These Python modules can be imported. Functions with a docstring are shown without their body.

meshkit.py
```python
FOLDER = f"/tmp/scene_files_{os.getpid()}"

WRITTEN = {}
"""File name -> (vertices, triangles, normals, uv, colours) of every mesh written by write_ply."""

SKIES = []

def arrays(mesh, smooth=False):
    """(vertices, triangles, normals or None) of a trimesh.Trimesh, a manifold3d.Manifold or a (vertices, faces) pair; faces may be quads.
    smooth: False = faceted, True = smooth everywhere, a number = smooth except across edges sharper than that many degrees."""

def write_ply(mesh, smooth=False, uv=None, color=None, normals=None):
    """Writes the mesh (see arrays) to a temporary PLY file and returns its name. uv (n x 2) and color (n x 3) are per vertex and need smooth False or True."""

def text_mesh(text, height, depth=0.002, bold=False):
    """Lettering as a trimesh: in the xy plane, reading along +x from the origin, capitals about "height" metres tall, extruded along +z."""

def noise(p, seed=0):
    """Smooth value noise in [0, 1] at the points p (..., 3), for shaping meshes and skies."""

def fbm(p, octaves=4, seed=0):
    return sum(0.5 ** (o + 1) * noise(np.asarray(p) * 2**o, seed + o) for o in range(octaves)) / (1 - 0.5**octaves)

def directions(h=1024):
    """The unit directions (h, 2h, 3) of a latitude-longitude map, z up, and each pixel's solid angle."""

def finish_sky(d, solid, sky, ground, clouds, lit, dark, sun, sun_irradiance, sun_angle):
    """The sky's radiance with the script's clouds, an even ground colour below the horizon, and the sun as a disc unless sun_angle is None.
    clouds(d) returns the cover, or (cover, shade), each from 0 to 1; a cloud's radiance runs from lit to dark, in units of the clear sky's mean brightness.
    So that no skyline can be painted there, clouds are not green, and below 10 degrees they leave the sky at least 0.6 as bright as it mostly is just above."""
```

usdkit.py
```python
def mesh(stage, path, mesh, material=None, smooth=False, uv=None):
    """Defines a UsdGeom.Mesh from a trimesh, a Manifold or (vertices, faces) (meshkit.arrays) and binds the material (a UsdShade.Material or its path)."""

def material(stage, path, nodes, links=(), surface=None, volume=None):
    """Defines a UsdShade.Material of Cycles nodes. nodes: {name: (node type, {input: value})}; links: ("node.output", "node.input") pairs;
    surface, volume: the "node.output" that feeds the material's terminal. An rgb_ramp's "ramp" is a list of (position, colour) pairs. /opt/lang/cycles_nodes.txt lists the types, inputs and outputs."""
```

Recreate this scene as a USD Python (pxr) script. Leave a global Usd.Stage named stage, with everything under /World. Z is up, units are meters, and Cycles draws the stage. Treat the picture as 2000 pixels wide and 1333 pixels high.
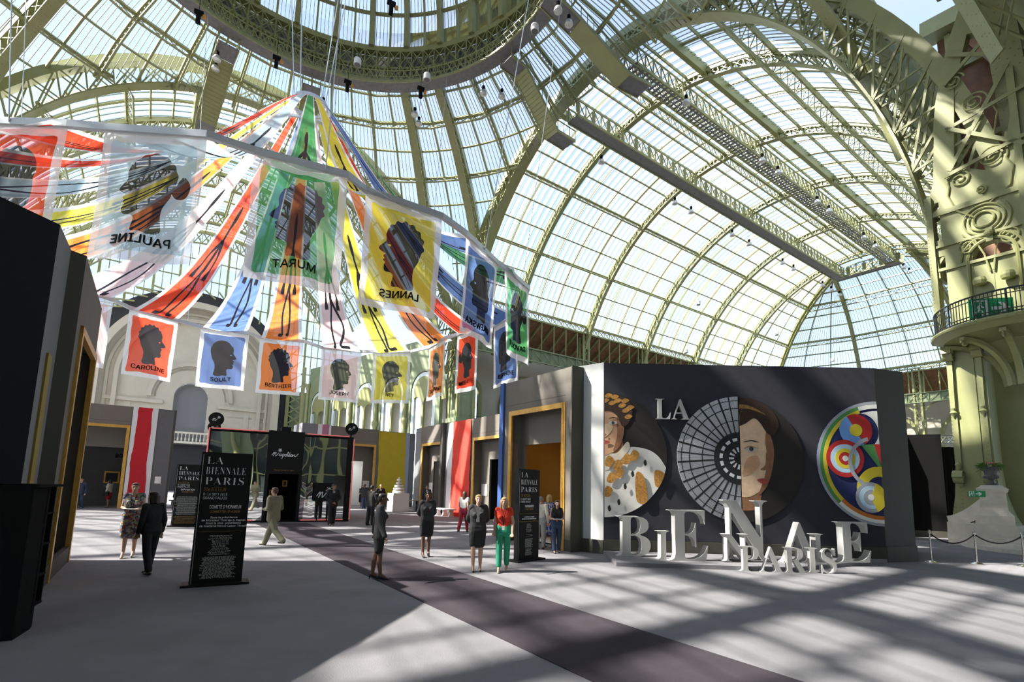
import math, random
import numpy as np, trimesh, manifold3d, shapely, usdkit, meshkit
from shapely.geometry import Polygon, LineString, Point, MultiPolygon, box as sbox
from shapely import affinity
from shapely.ops import unary_union
from pxr import Usd, UsdGeom, UsdLux, UsdShade, Gf, Sdf

random.seed(7); RNG = np.random.default_rng(7)
stage = Usd.Stage.CreateInMemory()
UsdGeom.SetStageUpAxis(stage, 'Z'); UsdGeom.SetStageMetersPerUnit(stage, 1.0)
UsdGeom.Xform.Define(stage, '/World'); UsdGeom.Scope.Define(stage, '/World/Looks')

# ------------------------------------------------------------------ camera, sky, sun, exposure
PITCH, ROLL, EYE = math.radians(7.49), math.radians(1.46), 1.95
_fw = np.array([0, math.cos(PITCH), math.sin(PITCH)]); _u0 = np.array([0, -math.sin(PITCH), math.cos(PITCH)]); _r0 = np.array([1.0, 0, 0])
_R = math.cos(ROLL) * _r0 + math.sin(ROLL) * _u0; _U = -math.sin(ROLL) * _r0 + math.cos(ROLL) * _u0
cam = UsdGeom.Camera.Define(stage, '/World/Camera')
cam.CreateHorizontalApertureAttr(36.0); cam.CreateVerticalApertureAttr(36.0 * 1333 / 2000)
cam.CreateFocalLengthAttr(36.0 * 982.7 / 2000)
cam.CreateVerticalApertureOffsetAttr((819.0 - 666.5) / 2000 * 36)        # a lens shifted upwards
cam.CreateFStopAttr(0.0); cam.CreateClippingRangeAttr(Gf.Vec2f(0.1, 1000))
cam.CreateExposureAttr(-2.35)
m4 = np.eye(4); m4[0, :3] = _R; m4[1, :3] = _U; m4[2, :3] = -_fw; m4[3, :3] = (0, 0, EYE)
cam.AddTransformOp().Set(Gf.Matrix4d(*m4.ravel().tolist()))
SUN_EL = math.radians(44.0); SUN_TO = np.array([-0.988 * math.cos(SUN_EL), -0.15 * math.cos(SUN_EL), math.sin(SUN_EL)])
sun = UsdLux.DistantLight.Define(stage, '/World/Sun'); sun.CreateIntensityAttr(28); sun.CreateAngleAttr(0.53); sun.CreateNormalizeAttr(True); sun.CreateColorAttr(Gf.Vec3f(1.0, 0.93, 0.82))
_z = SUN_TO / np.linalg.norm(SUN_TO); _x = np.cross([0, 0, 1.0], _z); _x /= np.linalg.norm(_x); _y = np.cross(_z, _x)
m4 = np.eye(4); m4[0, :3] = _x; m4[1, :3] = _y; m4[2, :3] = _z
sun.AddTransformOp().Set(Gf.Matrix4d(*m4.ravel().tolist()))
sky = UsdLux.DomeLight.Define(stage, '/World/Sky')
_skym = usdkit.material(stage, '/World/Looks/sky_air', {
    'tc': ('texture_coordinate', {}),
    's': ('sky_texture', {'sky_type': 'multiple_scattering', 'sun_disc': False, 'sun_elevation': SUN_EL, 'sun_rotation': math.atan2(SUN_TO[0], SUN_TO[1]), 'aerosol_density': 2.5, 'altitude': 50.0}),
    'n': ('noise_texture', {'scale': 2.2, 'detail': 5.0, 'roughness': 0.55}),
    'r': ('rgb_ramp', {'ramp': [(0.42, (0, 0, 0)), (0.72, (1, 1, 1))]}),
    'm': ('mix_color', {'b': (3.4, 3.5, 3.55)}), 'k': ('math', {'math_type': 'multiply_add', 'value2': 0.35, 'value3': 0.38}),
    'b': ('background_shader', {'strength': 1.4})},
    [('tc.generated', 'n.vector'), ('n.fac', 'r.fac'), ('r.color', 'k.value1'), ('k.value', 'm.fac'), ('s.color', 'm.a'), ('m.result', 'b.color')], surface='b.background')
UsdShade.MaterialBindingAPI.Apply(sky.GetPrim()).Bind(_skym)

# ------------------------------------------------------------------ helpers
def A(x): return np.asarray(x, float)
def unit(v):
    v = A(v); return v / np.maximum(np.linalg.norm(v, axis=-1, keepdims=True), 1e-12)
QB = np.array([[0, 1, 2, 3], [7, 6, 5, 4], [0, 4, 5, 1], [1, 5, 6, 2], [2, 6, 7, 3], [3, 7, 4, 0]])
def q2t(q): q = np.asarray(q); return np.vstack([q[:, [0, 1, 2]], q[:, [0, 2, 3]]])
TB = q2t(QB)[:, ::-1]
class MB:
    """collects shapes that become ONE mesh"""
    def __init__(s): s.V, s.F, s.n = [], [], 0
    def add(s, v, f):
        v = A(v).reshape(-1, 3); s.V.append(v); s.F.append(np.asarray(f, int) + s.n); s.n += len(v); return s
    def mesh(s, m): return s.add(m.vertices, m.faces)
    def beams(s, p0, p1, w, h, up=(0, 0, 1)):
        p0, p1 = A(p0).reshape(-1, 3), A(p1).reshape(-1, 3); d = unit(p1 - p0); up = np.broadcast_to(A(up), d.shape)
        up = np.where(np.abs((d * unit(up)).sum(1, keepdims=True)) > 0.98, np.array([1.0, 0.013, 0]), up)
        sd = unit(np.cross(d, up)); u2 = np.cross(sd, d); a, b = sd * w / 2, u2 * h / 2
        c = np.stack([p0 - a - b, p0 + a - b, p0 + a + b, p0 - a + b, p1 - a - b, p1 + a - b, p1 + a + b, p1 - a + b], 1)
        return s.add(c.reshape(-1, 3), (TB[None] + 8 * np.arange(len(p0))[:, None, None]).reshape(-1, 3))
    def beam(s, p0, p1, w, h, up=(0, 0, 1)): return s.beams([p0], [p1], w, h, up)
    def box(s, c, size, rz=0.0):
        x, y, z = A(size) / 2; v = A([[-x, -y, -z], [x, -y, -z], [x, y, -z], [-x, y, -z], [-x, -y, z], [x, -y, z], [x, y, z], [-x, y, z]])
        k, q = math.cos(rz), math.sin(rz); v = v @ A([[k, q, 0], [-q, k, 0], [0, 0, 1]]) + A(c); return s.add(v, TB)
    def sweep(s, path, w, h, up, closed=False):
        p = A(path); up = np.broadcast_to(A(up), p.shape)
        d = unit((np.roll(p, -1, 0) - np.roll(p, 1, 0)) if closed else np.gradient(p, axis=0))
        sd = unit(np.cross(d, up)); u2 = np.cross(sd, d); a, b = sd * w / 2, u2 * h / 2
        v = np.stack([p - a - b, p + a - b, p + a + b, p - a + b], 1); n = len(p); m = n if closed else n - 1
        i = np.arange(m)[:, None]; j = np.arange(4)[None]; i2 = (i + 1) % n
        f = q2t(np.stack([i * 4 + j, i * 4 + (j + 1) % 4, i2 * 4 + (j + 1) % 4, i2 * 4 + j], -1).reshape(-1, 4))
        if not closed: e = (n - 1) * 4; f = np.vstack([f, [[0, 3, 2], [0, 2, 1], [e, e + 1, e + 2], [e, e + 2, e + 3]]])
        return s.add(v, f)
    def tube(s, path, r, n=6, closed=False):
        p = A(path); r = np.broadcast_to(A(r), (len(p),))
        d = unit((np.roll(p, -1, 0) - np.roll(p, 1, 0)) if closed else np.gradient(p, axis=0))
        ref = np.where(np.abs(d[:, 2:]) < 0.9, A([0, 0, 1.0]), A([1.0, 0, 0])); a = unit(np.cross(d, ref)); b = np.cross(d, a)
        an = np.arange(n) * 2 * np.pi / n
        v = p[:, None] + r[:, None, None] * (np.cos(an)[None, :, None] * a[:, None] + np.sin(an)[None, :, None] * b[:, None])
        L = len(p); m = L if closed else L - 1; i = np.arange(m)[:, None]; j = np.arange(n)[None]; i2 = (i + 1) % L
        f = q2t(np.stack([i * n + j, i2 * n + j, i2 * n + (j + 1) % n, i * n + (j + 1) % n], -1).reshape(-1, 4))[:, ::-1]
        v = v.reshape(-1, 3)
        if not closed:
            v = np.vstack([v, p[0], p[-1]]); k = np.arange(n); k2 = (k + 1) % n; e = (L - 1) * n
            f = np.vstack([f, np.stack([np.full(n, L * n), k2, k], 1), np.stack([np.full(n, L * n + 1), e + k, e + k2], 1)])
        return s.add(v, f)
    def lathe(s, prof, n=16, o=(0, 0, 0), sx=1.0, sy=1.0):
        p = A(prof); an = np.arange(n) * 2 * np.pi / n
        v = np.stack([p[:, None, 0] * np.cos(an) * sx, p[:, None, 0] * np.sin(an) * sy, np.broadcast_to(p[:, None, 1], (len(p), n))], -1)
        i = np.arange(len(p) - 1)[:, None]; j = np.arange(n)[None]
        f = q2t(np.stack([i * n + j, i * n + (j + 1) % n, (i + 1) * n + (j + 1) % n, (i + 1) * n + j], -1).reshape(-1, 4))
        return s.add(v.reshape(-1, 3) + A(o), f)
    def extr(s, poly, o, ex, ey, depth, both=False):
        ex, ey = unit(ex), unit(ey); en = np.cross(ex, ey); o = A(o) - (en * depth / 2 if both else 0)
        for g in getattr(poly, 'geoms', [poly]):
            if g.is_empty or g.area < 1e-9: continue
            m = trimesh.creation.extrude_polygon(g, depth, engine='earcut'); v = A(m.vertices)
            s.add(o + v[:, :1] * ex + v[:, 1:2] * ey + v[:, 2:] * en, m.faces)
        return s
    def flat(s, poly, fn):
        for g in getattr(poly, 'geoms', [poly]):
            if g.geom_type != 'Polygon' or g.area < 1e-9: continue
            v, f = trimesh.creation.triangulate_polygon(g, engine='earcut'); s.add(fn(A(v)), f)
        return s
    def grid(s, P):
        P = A(P); m, n = P.shape[:2]; i = np.arange(m - 1)[:, None]; j = np.arange(n - 1)[None]
        return s.add(P.reshape(-1, 3), q2t(np.stack([i * n + j, i * n + j + 1, (i + 1) * n + j + 1, (i + 1) * n + j], -1).reshape(-1, 4)))
    def get(s): return np.vstack(s.V), np.vstack(s.F)

_names = {}
def numbered(base, name):
    k = _names.get((base, name), 0); _names[(base, name)] = k + 1
    return f'{base}/{name}' + (f'_{k:03d}' if k else '')
class Thing:
    def __init__(s, prim, loc, rz): s.prim, s.path, s.loc, s.rz = prim, str(prim.GetPath()), A(loc), rz
def tagp(p, label=None, cat=None, group=None, kind=None):
    for k, v in (('label', label), ('category', cat), ('group', group), ('kind', kind)):
        if v: p.SetCustomDataByKey(k, v)
def thing(name, label=None, cat=None, loc=(0, 0, 0), rz=0.0, group=None, kind=None):
    x = UsdGeom.Xform.Define(stage, numbered('/World', name)); x.AddTranslateOp().Set(Gf.Vec3d(*map(float, loc))); x.AddRotateZOp().Set(math.degrees(rz))
    tagp(x.GetPrim(), label, cat, group, kind); return Thing(x.GetPrim(), loc, rz)
def part(T, name, mb, mat, smooth=False, label=None, kind=None, local=False):
    """one Mesh prim under a thing or under a part; the shapes are given in world space unless local"""
    if isinstance(mb, MB):
        if not mb.V: return None
        v, f = mb.get()
    else: v, f = A(mb.vertices), np.asarray(mb.faces)
    if not local:
        k, q = math.cos(T.rz), math.sin(T.rz); v = (v - T.loc) @ A([[k, -q, 0], [q, k, 0], [0, 0, 1]])
    m = usdkit.mesh(stage, numbered(T.path, name), (v, f), mat, smooth=smooth)
    tagp(m.GetPrim(), label, None, None, kind); P = Thing(m.GetPrim(), T.loc, T.rz); return P
def single(name, mb, mat, label, cat, group=None, kind=None, smooth=False):
    v, f = mb.get() if isinstance(mb, MB) else (A(mb.vertices), mb.faces)
    m = usdkit.mesh(stage, numbered('/World', name), (v, f), mat, smooth=smooth); tagp(m.GetPrim(), label, cat, group, kind); return m.GetPrim()
def dup(T, name, loc, rz, label, group=None, cat=None):
    x = UsdGeom.Xform.Define(stage, numbered('/World', name)); x.AddTranslateOp().Set(Gf.Vec3d(*map(float, loc))); x.AddRotateZOp().Set(math.degrees(rz))
    p = x.GetPrim(); was = T.prim.GetCustomData()
    tagp(p, label, cat or was.get('category'), group or was.get('group'), was.get('kind'))
    p.GetReferences().AddInternalReference(T.path); p.SetInstanceable(True); return Thing(p, loc, rz)

def mat(name, col, rough=0.6, metal=0.0, var=0.0, scale=4.0, bump=0.0, bscale=None, spec=0.5, emit=0.0, sheen=0.0, extra=None):
    pi = {'base_color': col, 'roughness': rough, 'metallic': metal, 'specular_ior_level': spec}
    if emit: pi.update(emission_color=col, emission_strength=emit)
    if sheen: pi.update(sheen_weight=sheen, sheen_roughness=0.6)
    if extra: pi.update(extra)
    nodes, links = {'p': ('principled_bsdf', pi)}, []
    if var or bump: nodes['t'] = ('texture_coordinate', {})
    if var:
        lo, hi = tuple(c * (1 - var) for c in col), tuple(min(1, c * (1 + var)) for c in col)
        nodes['n'] = ('noise_texture', {'scale': scale, 'detail': 5.0, 'roughness': 0.6}); nodes['r'] = ('rgb_ramp', {'ramp': [(0.3, lo), (0.7, hi)]})
        links += [('t.object', 'n.vector'), ('n.fac', 'r.fac'), ('r.color', 'p.base_color')]
    if bump:
        nodes['n2'] = ('noise_texture', {'scale': bscale or scale * 8, 'detail': 3.0}); nodes['b'] = ('bump', {'strength': bump, 'distance': 0.02})
        links += [('t.object', 'n2.vector'), ('n2.fac', 'b.height'), ('b.normal', 'p.normal')]
    return usdkit.material(stage, f'/World/Looks/{name}', nodes, links, surface='p.BSDF')

def rivets_mat():
    # painted iron plate with rows of rivet heads (fine relief only)
    return usdkit.material(stage, '/World/Looks/riveted_iron', {
        't': ('texture_coordinate', {}), 'v': ('voronoi_texture', {'scale': 6.0, 'randomness': 0.0}),
        'r': ('rgb_ramp', {'ramp': [(0.0, (1, 1, 1)), (0.16, (0.9, 0.9, 0.9)), (0.2, (0, 0, 0)), (1, (0, 0, 0))]}),
        'b': ('bump', {'strength': 1.0, 'distance': 0.03}), 'n': ('noise_texture', {'scale': 1.2, 'detail': 5.0}),
        'c': ('rgb_ramp', {'ramp': [(0.3, tuple(x * .9 for x in IRON)), (0.7, tuple(x * 1.06 for x in IRON))]}),
        'p': ('principled_bsdf', {'roughness': 0.42, 'specular_ior_level': 0.5})},
        [('t.object', 'v.vector'), ('v.distance', 'r.fac'), ('r.color', 'b.height'), ('b.normal', 'p.normal'), ('t.object', 'n.vector'), ('n.fac', 'c.fac'), ('c.color', 'p.base_color')], surface='p.BSDF')
IRON = (0.265, 0.272, 0.118)
M = {}
M['iron'] = mat('sage_iron', IRON, 0.45, var=0.08, scale=0.8)
M['rivet'] = rivets_mat()
M['bar'] = mat('glazing_iron', (0.24, 0.235, 0.14), 0.5)
M['deck'] = mat('catwalk_deck', (0.16, 0.16, 0.17), 0.6, var=0.2, scale=3)
M['rail'] = mat('dark_railing', (0.03, 0.035, 0.03), 0.5)
M['wood'] = mat('brown_boards', (0.19, 0.085, 0.04), 0.6, var=0.35, scale=1.5)
M['plaster'] = mat('cream_plaster', (0.46, 0.42, 0.35), 0.8, var=0.06, scale=0.7, bump=0.1)
M['stone'] = mat('pale_stone', (0.66, 0.61, 0.52), 0.75, var=0.12, scale=2.5, bump=0.25)
M['black'] = mat('satin_black', (0.010, 0.010, 0.010), 0.55, spec=0.2)
M['matblack'] = mat('matt_black', (0.008, 0.008, 0.008), 0.9, spec=0.1)
M['white'] = mat('white_paint', (0.8, 0.79, 0.77), 0.5)
M['steel'] = mat('polished_steel', (0.75, 0.74, 0.72), 0.18, metal=1.0)

def glass_mat(name, tint, milk=None, period=0.8, axis=(1, 0, 0), duty=0.5, refl=0.05):
    """thin roof pane: clear glass, crossed (where milk is given) by milky strips of glass running up the slope"""
    nodes = {'tr': ('transparent_bsdf', {'color': tint}), 'gl': ('glossy_bsdf', {'roughness': 0.03, 'color': (0.9, 0.9, 0.9)}), 'f': ('fresnel', {'IOR': 1.45}),
             'm': ('mix_closure', {})}
    links = [('f.fac', 'm.fac'), ('tr.BSDF', 'm.closure1'), ('gl.BSDF', 'm.closure2')]
    out = 'm.closure'
    if milk:
        nodes.update({'g': ('geometry', {}), 'd': ('vector_math', {'math_type': 'dot_product', 'vector2': tuple(A(axis) / period)}),
                      'fr': ('math', {'math_type': 'fraction'}), 'lt': ('math', {'math_type': 'less_than', 'value2': duty}), 'mk': ('math', {'math_type': 'multiply', 'value2': milk}),
                      'tl': ('translucent_bsdf', {'color': (0.93, 0.95, 0.97)}), 'df': ('diffuse_bsdf', {'color': (0.7, 0.72, 0.74)}), 'm1': ('mix_closure', {'fac': 0.25}), 'm2': ('mix_closure', {})})
        links += [('g.position', 'd.vector1'), ('d.value', 'fr.value1'), ('fr.value', 'lt.value1'), ('lt.value', 'mk.value1'), ('tl.BSDF', 'm1.closure1'), ('df.BSDF', 'm1.closure2'),
                  ('mk.value', 'm2.fac'), ('m.closure', 'm2.closure1'), ('m1.closure', 'm2.closure2')]
        out = 'm2.closure'
    return usdkit.material(stage, f'/World/Looks/{name}', nodes, links, surface=out)

# ------------------------------------------------------------------ the iron and glass hall: frame of the crossing
AL = math.radians(54.17)
N3 = A([math.sin(AL), math.cos(AL), 0]); T3 = A([-math.cos(AL), math.sin(AL), 0]); Z3 = A([0, 0, 1.0])
CX = 5.6 * N3 + 28.24 * T3                                              # centre of the crossing, on the floor
def fr(e1, e2): return lambda u, s, z: CX + np.multiply.outer(A(u), e1) + np.multiply.outer(A(s), e2) + np.multiply.outer(A(z), Z3)
NV = fr(N3, T3)                                                          # nave frame: u along the nave, s across, z up
M['glass'] = glass_mat('clear_glass', (0.93, 0.96, 0.99))
M['glass_nave'] = glass_mat('striped_glass', (0.92, 0.96, 0.99), milk=0.45, period=0.83, axis=N3)
M['glass_pad'] = glass_mat('striped_glass_far', (0.92, 0.96, 0.99), milk=0.6, period=0.9, axis=T3)
Z0 = 9.7
def ell(a, b, s): return Z0 + b * np.sqrt(np.maximum(0, 1 - (A(s) / a) ** 2))
OA, OB = 24.7, 29.4
# ------------------------------------------------------------------ floor
struct = lambda name, mb, m, **k: single(name, mb, m, None, None, kind='structure', **k)
M['floor'] = mat('grey_carpet', (0.215, 0.208, 0.222), 0.95, var=0.13, scale=0.9, bump=0.25, bscale=60, spec=0.15, sheen=0.05)
M['runner'] = mat('plum_carpet', (0.040, 0.031, 0.040), 0.95, var=0.22, scale=1.1, bump=0.25, bscale=60, spec=0.15, sheen=0.05)
mb = MB(); c = CX + 25 * N3
mb.add([c + 160 * N3 - 100 * T3, c + 160 * N3 + 130 * T3, c - 160 * N3 + 130 * T3, c - 160 * N3 - 100 * T3], [[0, 1, 2], [0, 2, 3]])
struct('floor', mb, M['floor'])
RD = A([-0.62, 0.785, 0]); RD = unit(A([-1.2, 0.0, 0]) * 0 + A([-10.9 - 1.2, 23.4 - 5.0, 0])); 
ra, rb = A([-11.0, 22.29, 0]), A([0.85, 5.42, 0]); rc, rd = A([-9.2, 23.3, 0]), A([3.06, 5.53, 0])
d_ = unit(rb - ra); rb2 = rb + d_ * 4; rd2 = rd + unit(rd - rc) * 4
mb = MB()
for z in (0.012,):
    P = [ra + Z3 * z, rb2 + Z3 * z, rd2 + Z3 * z, rc + Z3 * z]; B = [p - Z3 * z for p in P]
    mb.add(P + B, [[0, 1, 2], [0, 2, 3], [0, 4, 5], [0, 5, 1], [1, 5, 6], [1, 6, 2], [2, 6, 7], [2, 7, 3], [3, 7, 4], [3, 4, 0]])
single('carpet_runner', mb, M['runner'], 'dark plum carpet runner leading across the grey floor to the mirrored kiosk', 'carpet')

# ------------------------------------------------------------------ arches, purlins, glazing
def arch(T, pos, nrm, ao, bo, ai, bi, wo, ho, wi, hi, nb, smax, lw=0.1, faces=(0.0,), so_max=None, solid_from=None, name='rib', double=True, rivet=False):
    """an arched rib: outer chord, inner chord and the lattice between them, each a part of T's rib"""
    sm_o = so_max or smax; ph = np.linspace(-math.asin(sm_o / ao), math.asin(sm_o / ao), 57); ph2 = np.linspace(-math.asin(min(1, smax / ai)), math.asin(min(1, smax / ai)), 57)
    po = pos(ao * np.sin(ph), Z0 + bo * np.cos(ph)); pi_ = pos(ai * np.sin(ph2), Z0 + bi * np.cos(ph2))
    rad = lambda P: unit(P - pos(A([0.0]), A([Z0 - 4.0])))
    im = M['rivet'] if rivet else M['iron']
    R = part(T, name, MB().sweep(po, wo, ho, rad(po)), M['iron'])
    part(R, 'inner_chord', MB().sweep(pi_, wi, hi, rad(pi_)), im)
    k = np.linspace(-1, 1, nb + 1); so = ao * np.sin(k * math.asin(sm_o / ao) * .985); si = ai * np.sin(k * math.asin(min(1, smax / ai)) * .985)
    no = pos(so, ell(ao, bo, so)); ni = pos(si, ell(ai, bi, si)); mb = MB()
    for f in faces:
        o = nrm * f
        mb.beams(no + o, ni + o, lw, lw, nrm); mb.beams(no[:-1] + o, ni[1:] + o, lw, lw * .5, nrm)
        if double: mb.beams(ni[:-1] + o, no[1:] + o, lw, lw * .5, nrm)
    part(R, 'lattice', mb, M['iron'])
    return R

def lattice_purlin(T, p0s, p1s, inward, depth=1.15, step=1.15, name='purlin', ch=(0.24, 0.3)):
    """polyline girders: upper chord along p0s..p1s, lower chord, cross bracing"""
    mb, lt = MB(), MB()
    for p0, p1, nn in zip(p0s, p1s, inward):
        L = np.linalg.norm(p1 - p0); n = max(2, int(L / step)); k = np.linspace(0, 1, n + 1)[:, None]
        a = p0 + (p1 - p0) * k; b = a + nn * depth
        mb.beam(p0, p1, ch[0], ch[1], nn); mb.beam(b[0], b[-1], 0.14, 0.14, nn)
        lt.beams(a[:-1], b[1:], 0.055, 0.055); lt.beams(b[:-1], a[1:], 0.055, 0.055); lt.beams(a, b, 0.06, 0.06)
    R = part(T, name, mb, M['iron']); part(R, 'bracing', lt, M['iron']); return R

S_MAIN = [0.0, 5.78, 11.8, 17.56, 21.43]
S_THIN = [2.0, 3.9, 7.8, 9.8, 13.9, 15.8, 19.2, 20.5]
def inward_at(e_s, s):
    g = unit(np.multiply.outer(A(s) / OA ** 2, e_s) + np.multiply.outer((ell(OA, OB, s) - Z0) / OB ** 2, Z3)); return -g

def barrel(T, F, e1, e2, us, ncols, gm, a=OA, b=OB, ai=23.4, bi=28.4, smax=21.43, detail=True, sc=1.0, bars=0.42, ribs=True):
    """a glazed barrel vault between the rib planes us"""
    sm = [s * sc for s in S_MAIN]; st = [s * sc for s in S_THIN]; u0, u1 = us[0], us[-1]
    P = lambda u, s: F(u, s, ell(a, b, s))
    if ribs:
        for i, u in enumerate(us[1:] if ribs == 1 else us):
            arch(T, lambda s, z, u=u: F(np.full(len(s), u), s, z), e1, a - .25, b - .25, ai, bi, 0.42, 0.42, 0.5, 0.07, 44, smax, 0.085, (-.17, .17) if detail else (0,))
    inw = lambda s: -unit(np.multiply.outer(A(s) / a ** 2, e2) + np.multiply.outer((ell(a, b, s) - Z0) / b ** 2, Z3))
    for sg in (-1, 1):
        for s in sm[1:4]:
            s = s * sg; w = inw(s); o = P(A([u0, u1]), A([s, s])) + w * .2
            if abs(s) > sm[1] + .1: lattice_purlin(T, [o[0]], [o[1]], [w])
            else:
                part(T, 'purlin', MB().beam(o[0], o[1], 0.5, 0.75, w), M['iron'])
        for s in st:
            s = s * sg; o = P(A([u0, u1]), A([s, s])) + inw(s) * .1
            part(T, 'purlin', MB().beam(o[0], o[1], 0.13, 0.22, inw(s)), M['iron'])
    o = P(A([u0, u1]), A([0., 0.])) - Z3 * .2; lattice_purlin(T, [o[0]], [o[1]], [-Z3])
    ph = np.linspace(-1, 1, 41) * math.asin(smax / a); ss = a * np.sin(ph); rf = MB(); br = MB()
    cols = [(us[i] + (us[i + 1] - us[i]) * k / n) for i, n in enumerate(ncols) for k in range(n)] + [u1]
    for u in cols:
        if min(abs(u - x) for x in us) < .01: continue
        for du in (-.11, .11):
            p = P(np.full(41, u + du), ss); rf.sweep(p + inw(ss) * .06, 0.06, 0.14, -inw(ss))
    part(T, 'rafter', rf, M['iron'], kind='stuff')
    if detail:
        n = int((u1 - u0) / bars)
        for u in np.linspace(u0, u1, n + 1)[1:-1]: br.sweep(P(np.full(41, u), ss), 0.035, 0.06, -inw(ss))
        part(T, 'glazing_bar', br, M['bar'], kind='stuff')
    edges = [-s for s in sm[::-1]] + sm[1:]
    for i in range(len(cols) - 1):
        for k in range(len(edges) - 1):
            q = np.linspace(edges[k], edges[k + 1], 6); G = np.stack([P(np.full(6, cols[i]), q), P(np.full(6, cols[i + 1]), q)]) - inw(q) * .03
            part(T, 'roof_pane', MB().grid(G), gm, smooth=False)

UA, UB, DU = 22.9, 30.37, 12.45
US = [UA, UB, UB + DU, UB + 2 * DU, UB + 3 * DU, UB + 4 * DU]
nave = thing('ceiling', kind='structure', loc=CX)
barrel(nave, NV, N3, T3, US, [2, 4, 4, 4, 4], M['glass_nave'])
# the polygonal end of the nave
UF = US[-1]
def hip(k, d):                                                            # corner lines of the end, at distance d from the middle
    d = A(d); return [(np.zeros_like(d), d), (.73 * d, d), (d - 2.0, 4.6 + .15 * d), (d - 2.0, -4.6 - .15 * d), (.73 * d, -d), (np.zeros_like(d), -d)][k]
dd = np.array(sorted(S_MAIN[1:] + S_THIN[2:])); dz = ell(OA, OB, dd); dm = np.array(S_MAIN[1:])
HP = lambda k, d: NV(UF + hip(k, d)[0], hip(k, d)[1], ell(OA, OB, d))
fine = np.linspace(4.6, 21.43, 17)
for k in (1, 2, 3, 4):
    p = HP(k, fine); out = unit(np.gradient(p, axis=0)); side = unit(np.cross(out, Z3)); w = np.cross(out, side); w = np.where(w[:, 2:] > 0, -w, w)
    R = part(nave, 'rib', MB().sweep(p + w * .25, 0.5, 0.5, -w), M['iron']); part(R, 'inner_chord', MB().sweep(p + w * 1.1, 0.4, 0.08, -w), M['iron'])
    lt = MB(); a_, b_ = p + w * .3, p + w * 1.1; lt.beams(a_[:-1], b_[1:], .08, .05); lt.beams(b_[:-1], a_[1:], .08, .05); part(R, 'lattice', lt, M['iron'])
br = MB(); rf = MB()
for k, nc in ((0, 3), (1, 3), (2, 4), (3, 3), (4, 3)):
    for d in dd:
        a_, b_ = HP(k, [d])[0], HP(k + 1, [d])[0]; mid = CX + N3 * UF + Z3 * 5; w = unit(mid - (a_ + b_) / 2)
        if np.abs(dm[1:] - d).min() < .01: lattice_purlin(nave, [a_ + w * .2], [b_ + w * .2], [w], step=1.0)
        else: part(nave, 'purlin', MB().beam(a_ + w * .1, b_ + w * .1, .13, .2, w), M['iron'])
    A_, B_ = HP(k, fine), HP(k + 1, fine); Lm = np.linalg.norm(B_[-1] - A_[-1]); nb = max(3, int(Lm / .5))
    for j in range(1, nb):
        p = A_ + (B_ - A_) * j / nb; w = unit(CX + N3 * UF + Z3 * 5 - p); br.sweep(p, .035, .06, -w)
    for i in range(nc + 1):
        if 0 < i < nc:
            p = A_ + (B_ - A_) * i / nc; w = unit(CX + N3 * UF + Z3 * 5 - p); rf.sweep(p + w * .06, .12, .16, -w)
    ee = [4.6] + list(dm[1:])
    for i in range(nc):
        for e in range(3):
            q = np.linspace(ee[e], ee[e + 1], 5); a2, b2 = HP(k, q), HP(k + 1, q)
            part(nave, 'roof_pane', MB().grid(np.stack([a2 + (b2 - a2) * i / nc, a2 + (b2 - a2) * (i + 1) / nc])), M['glass'] if k else M['glass_nave'])
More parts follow.
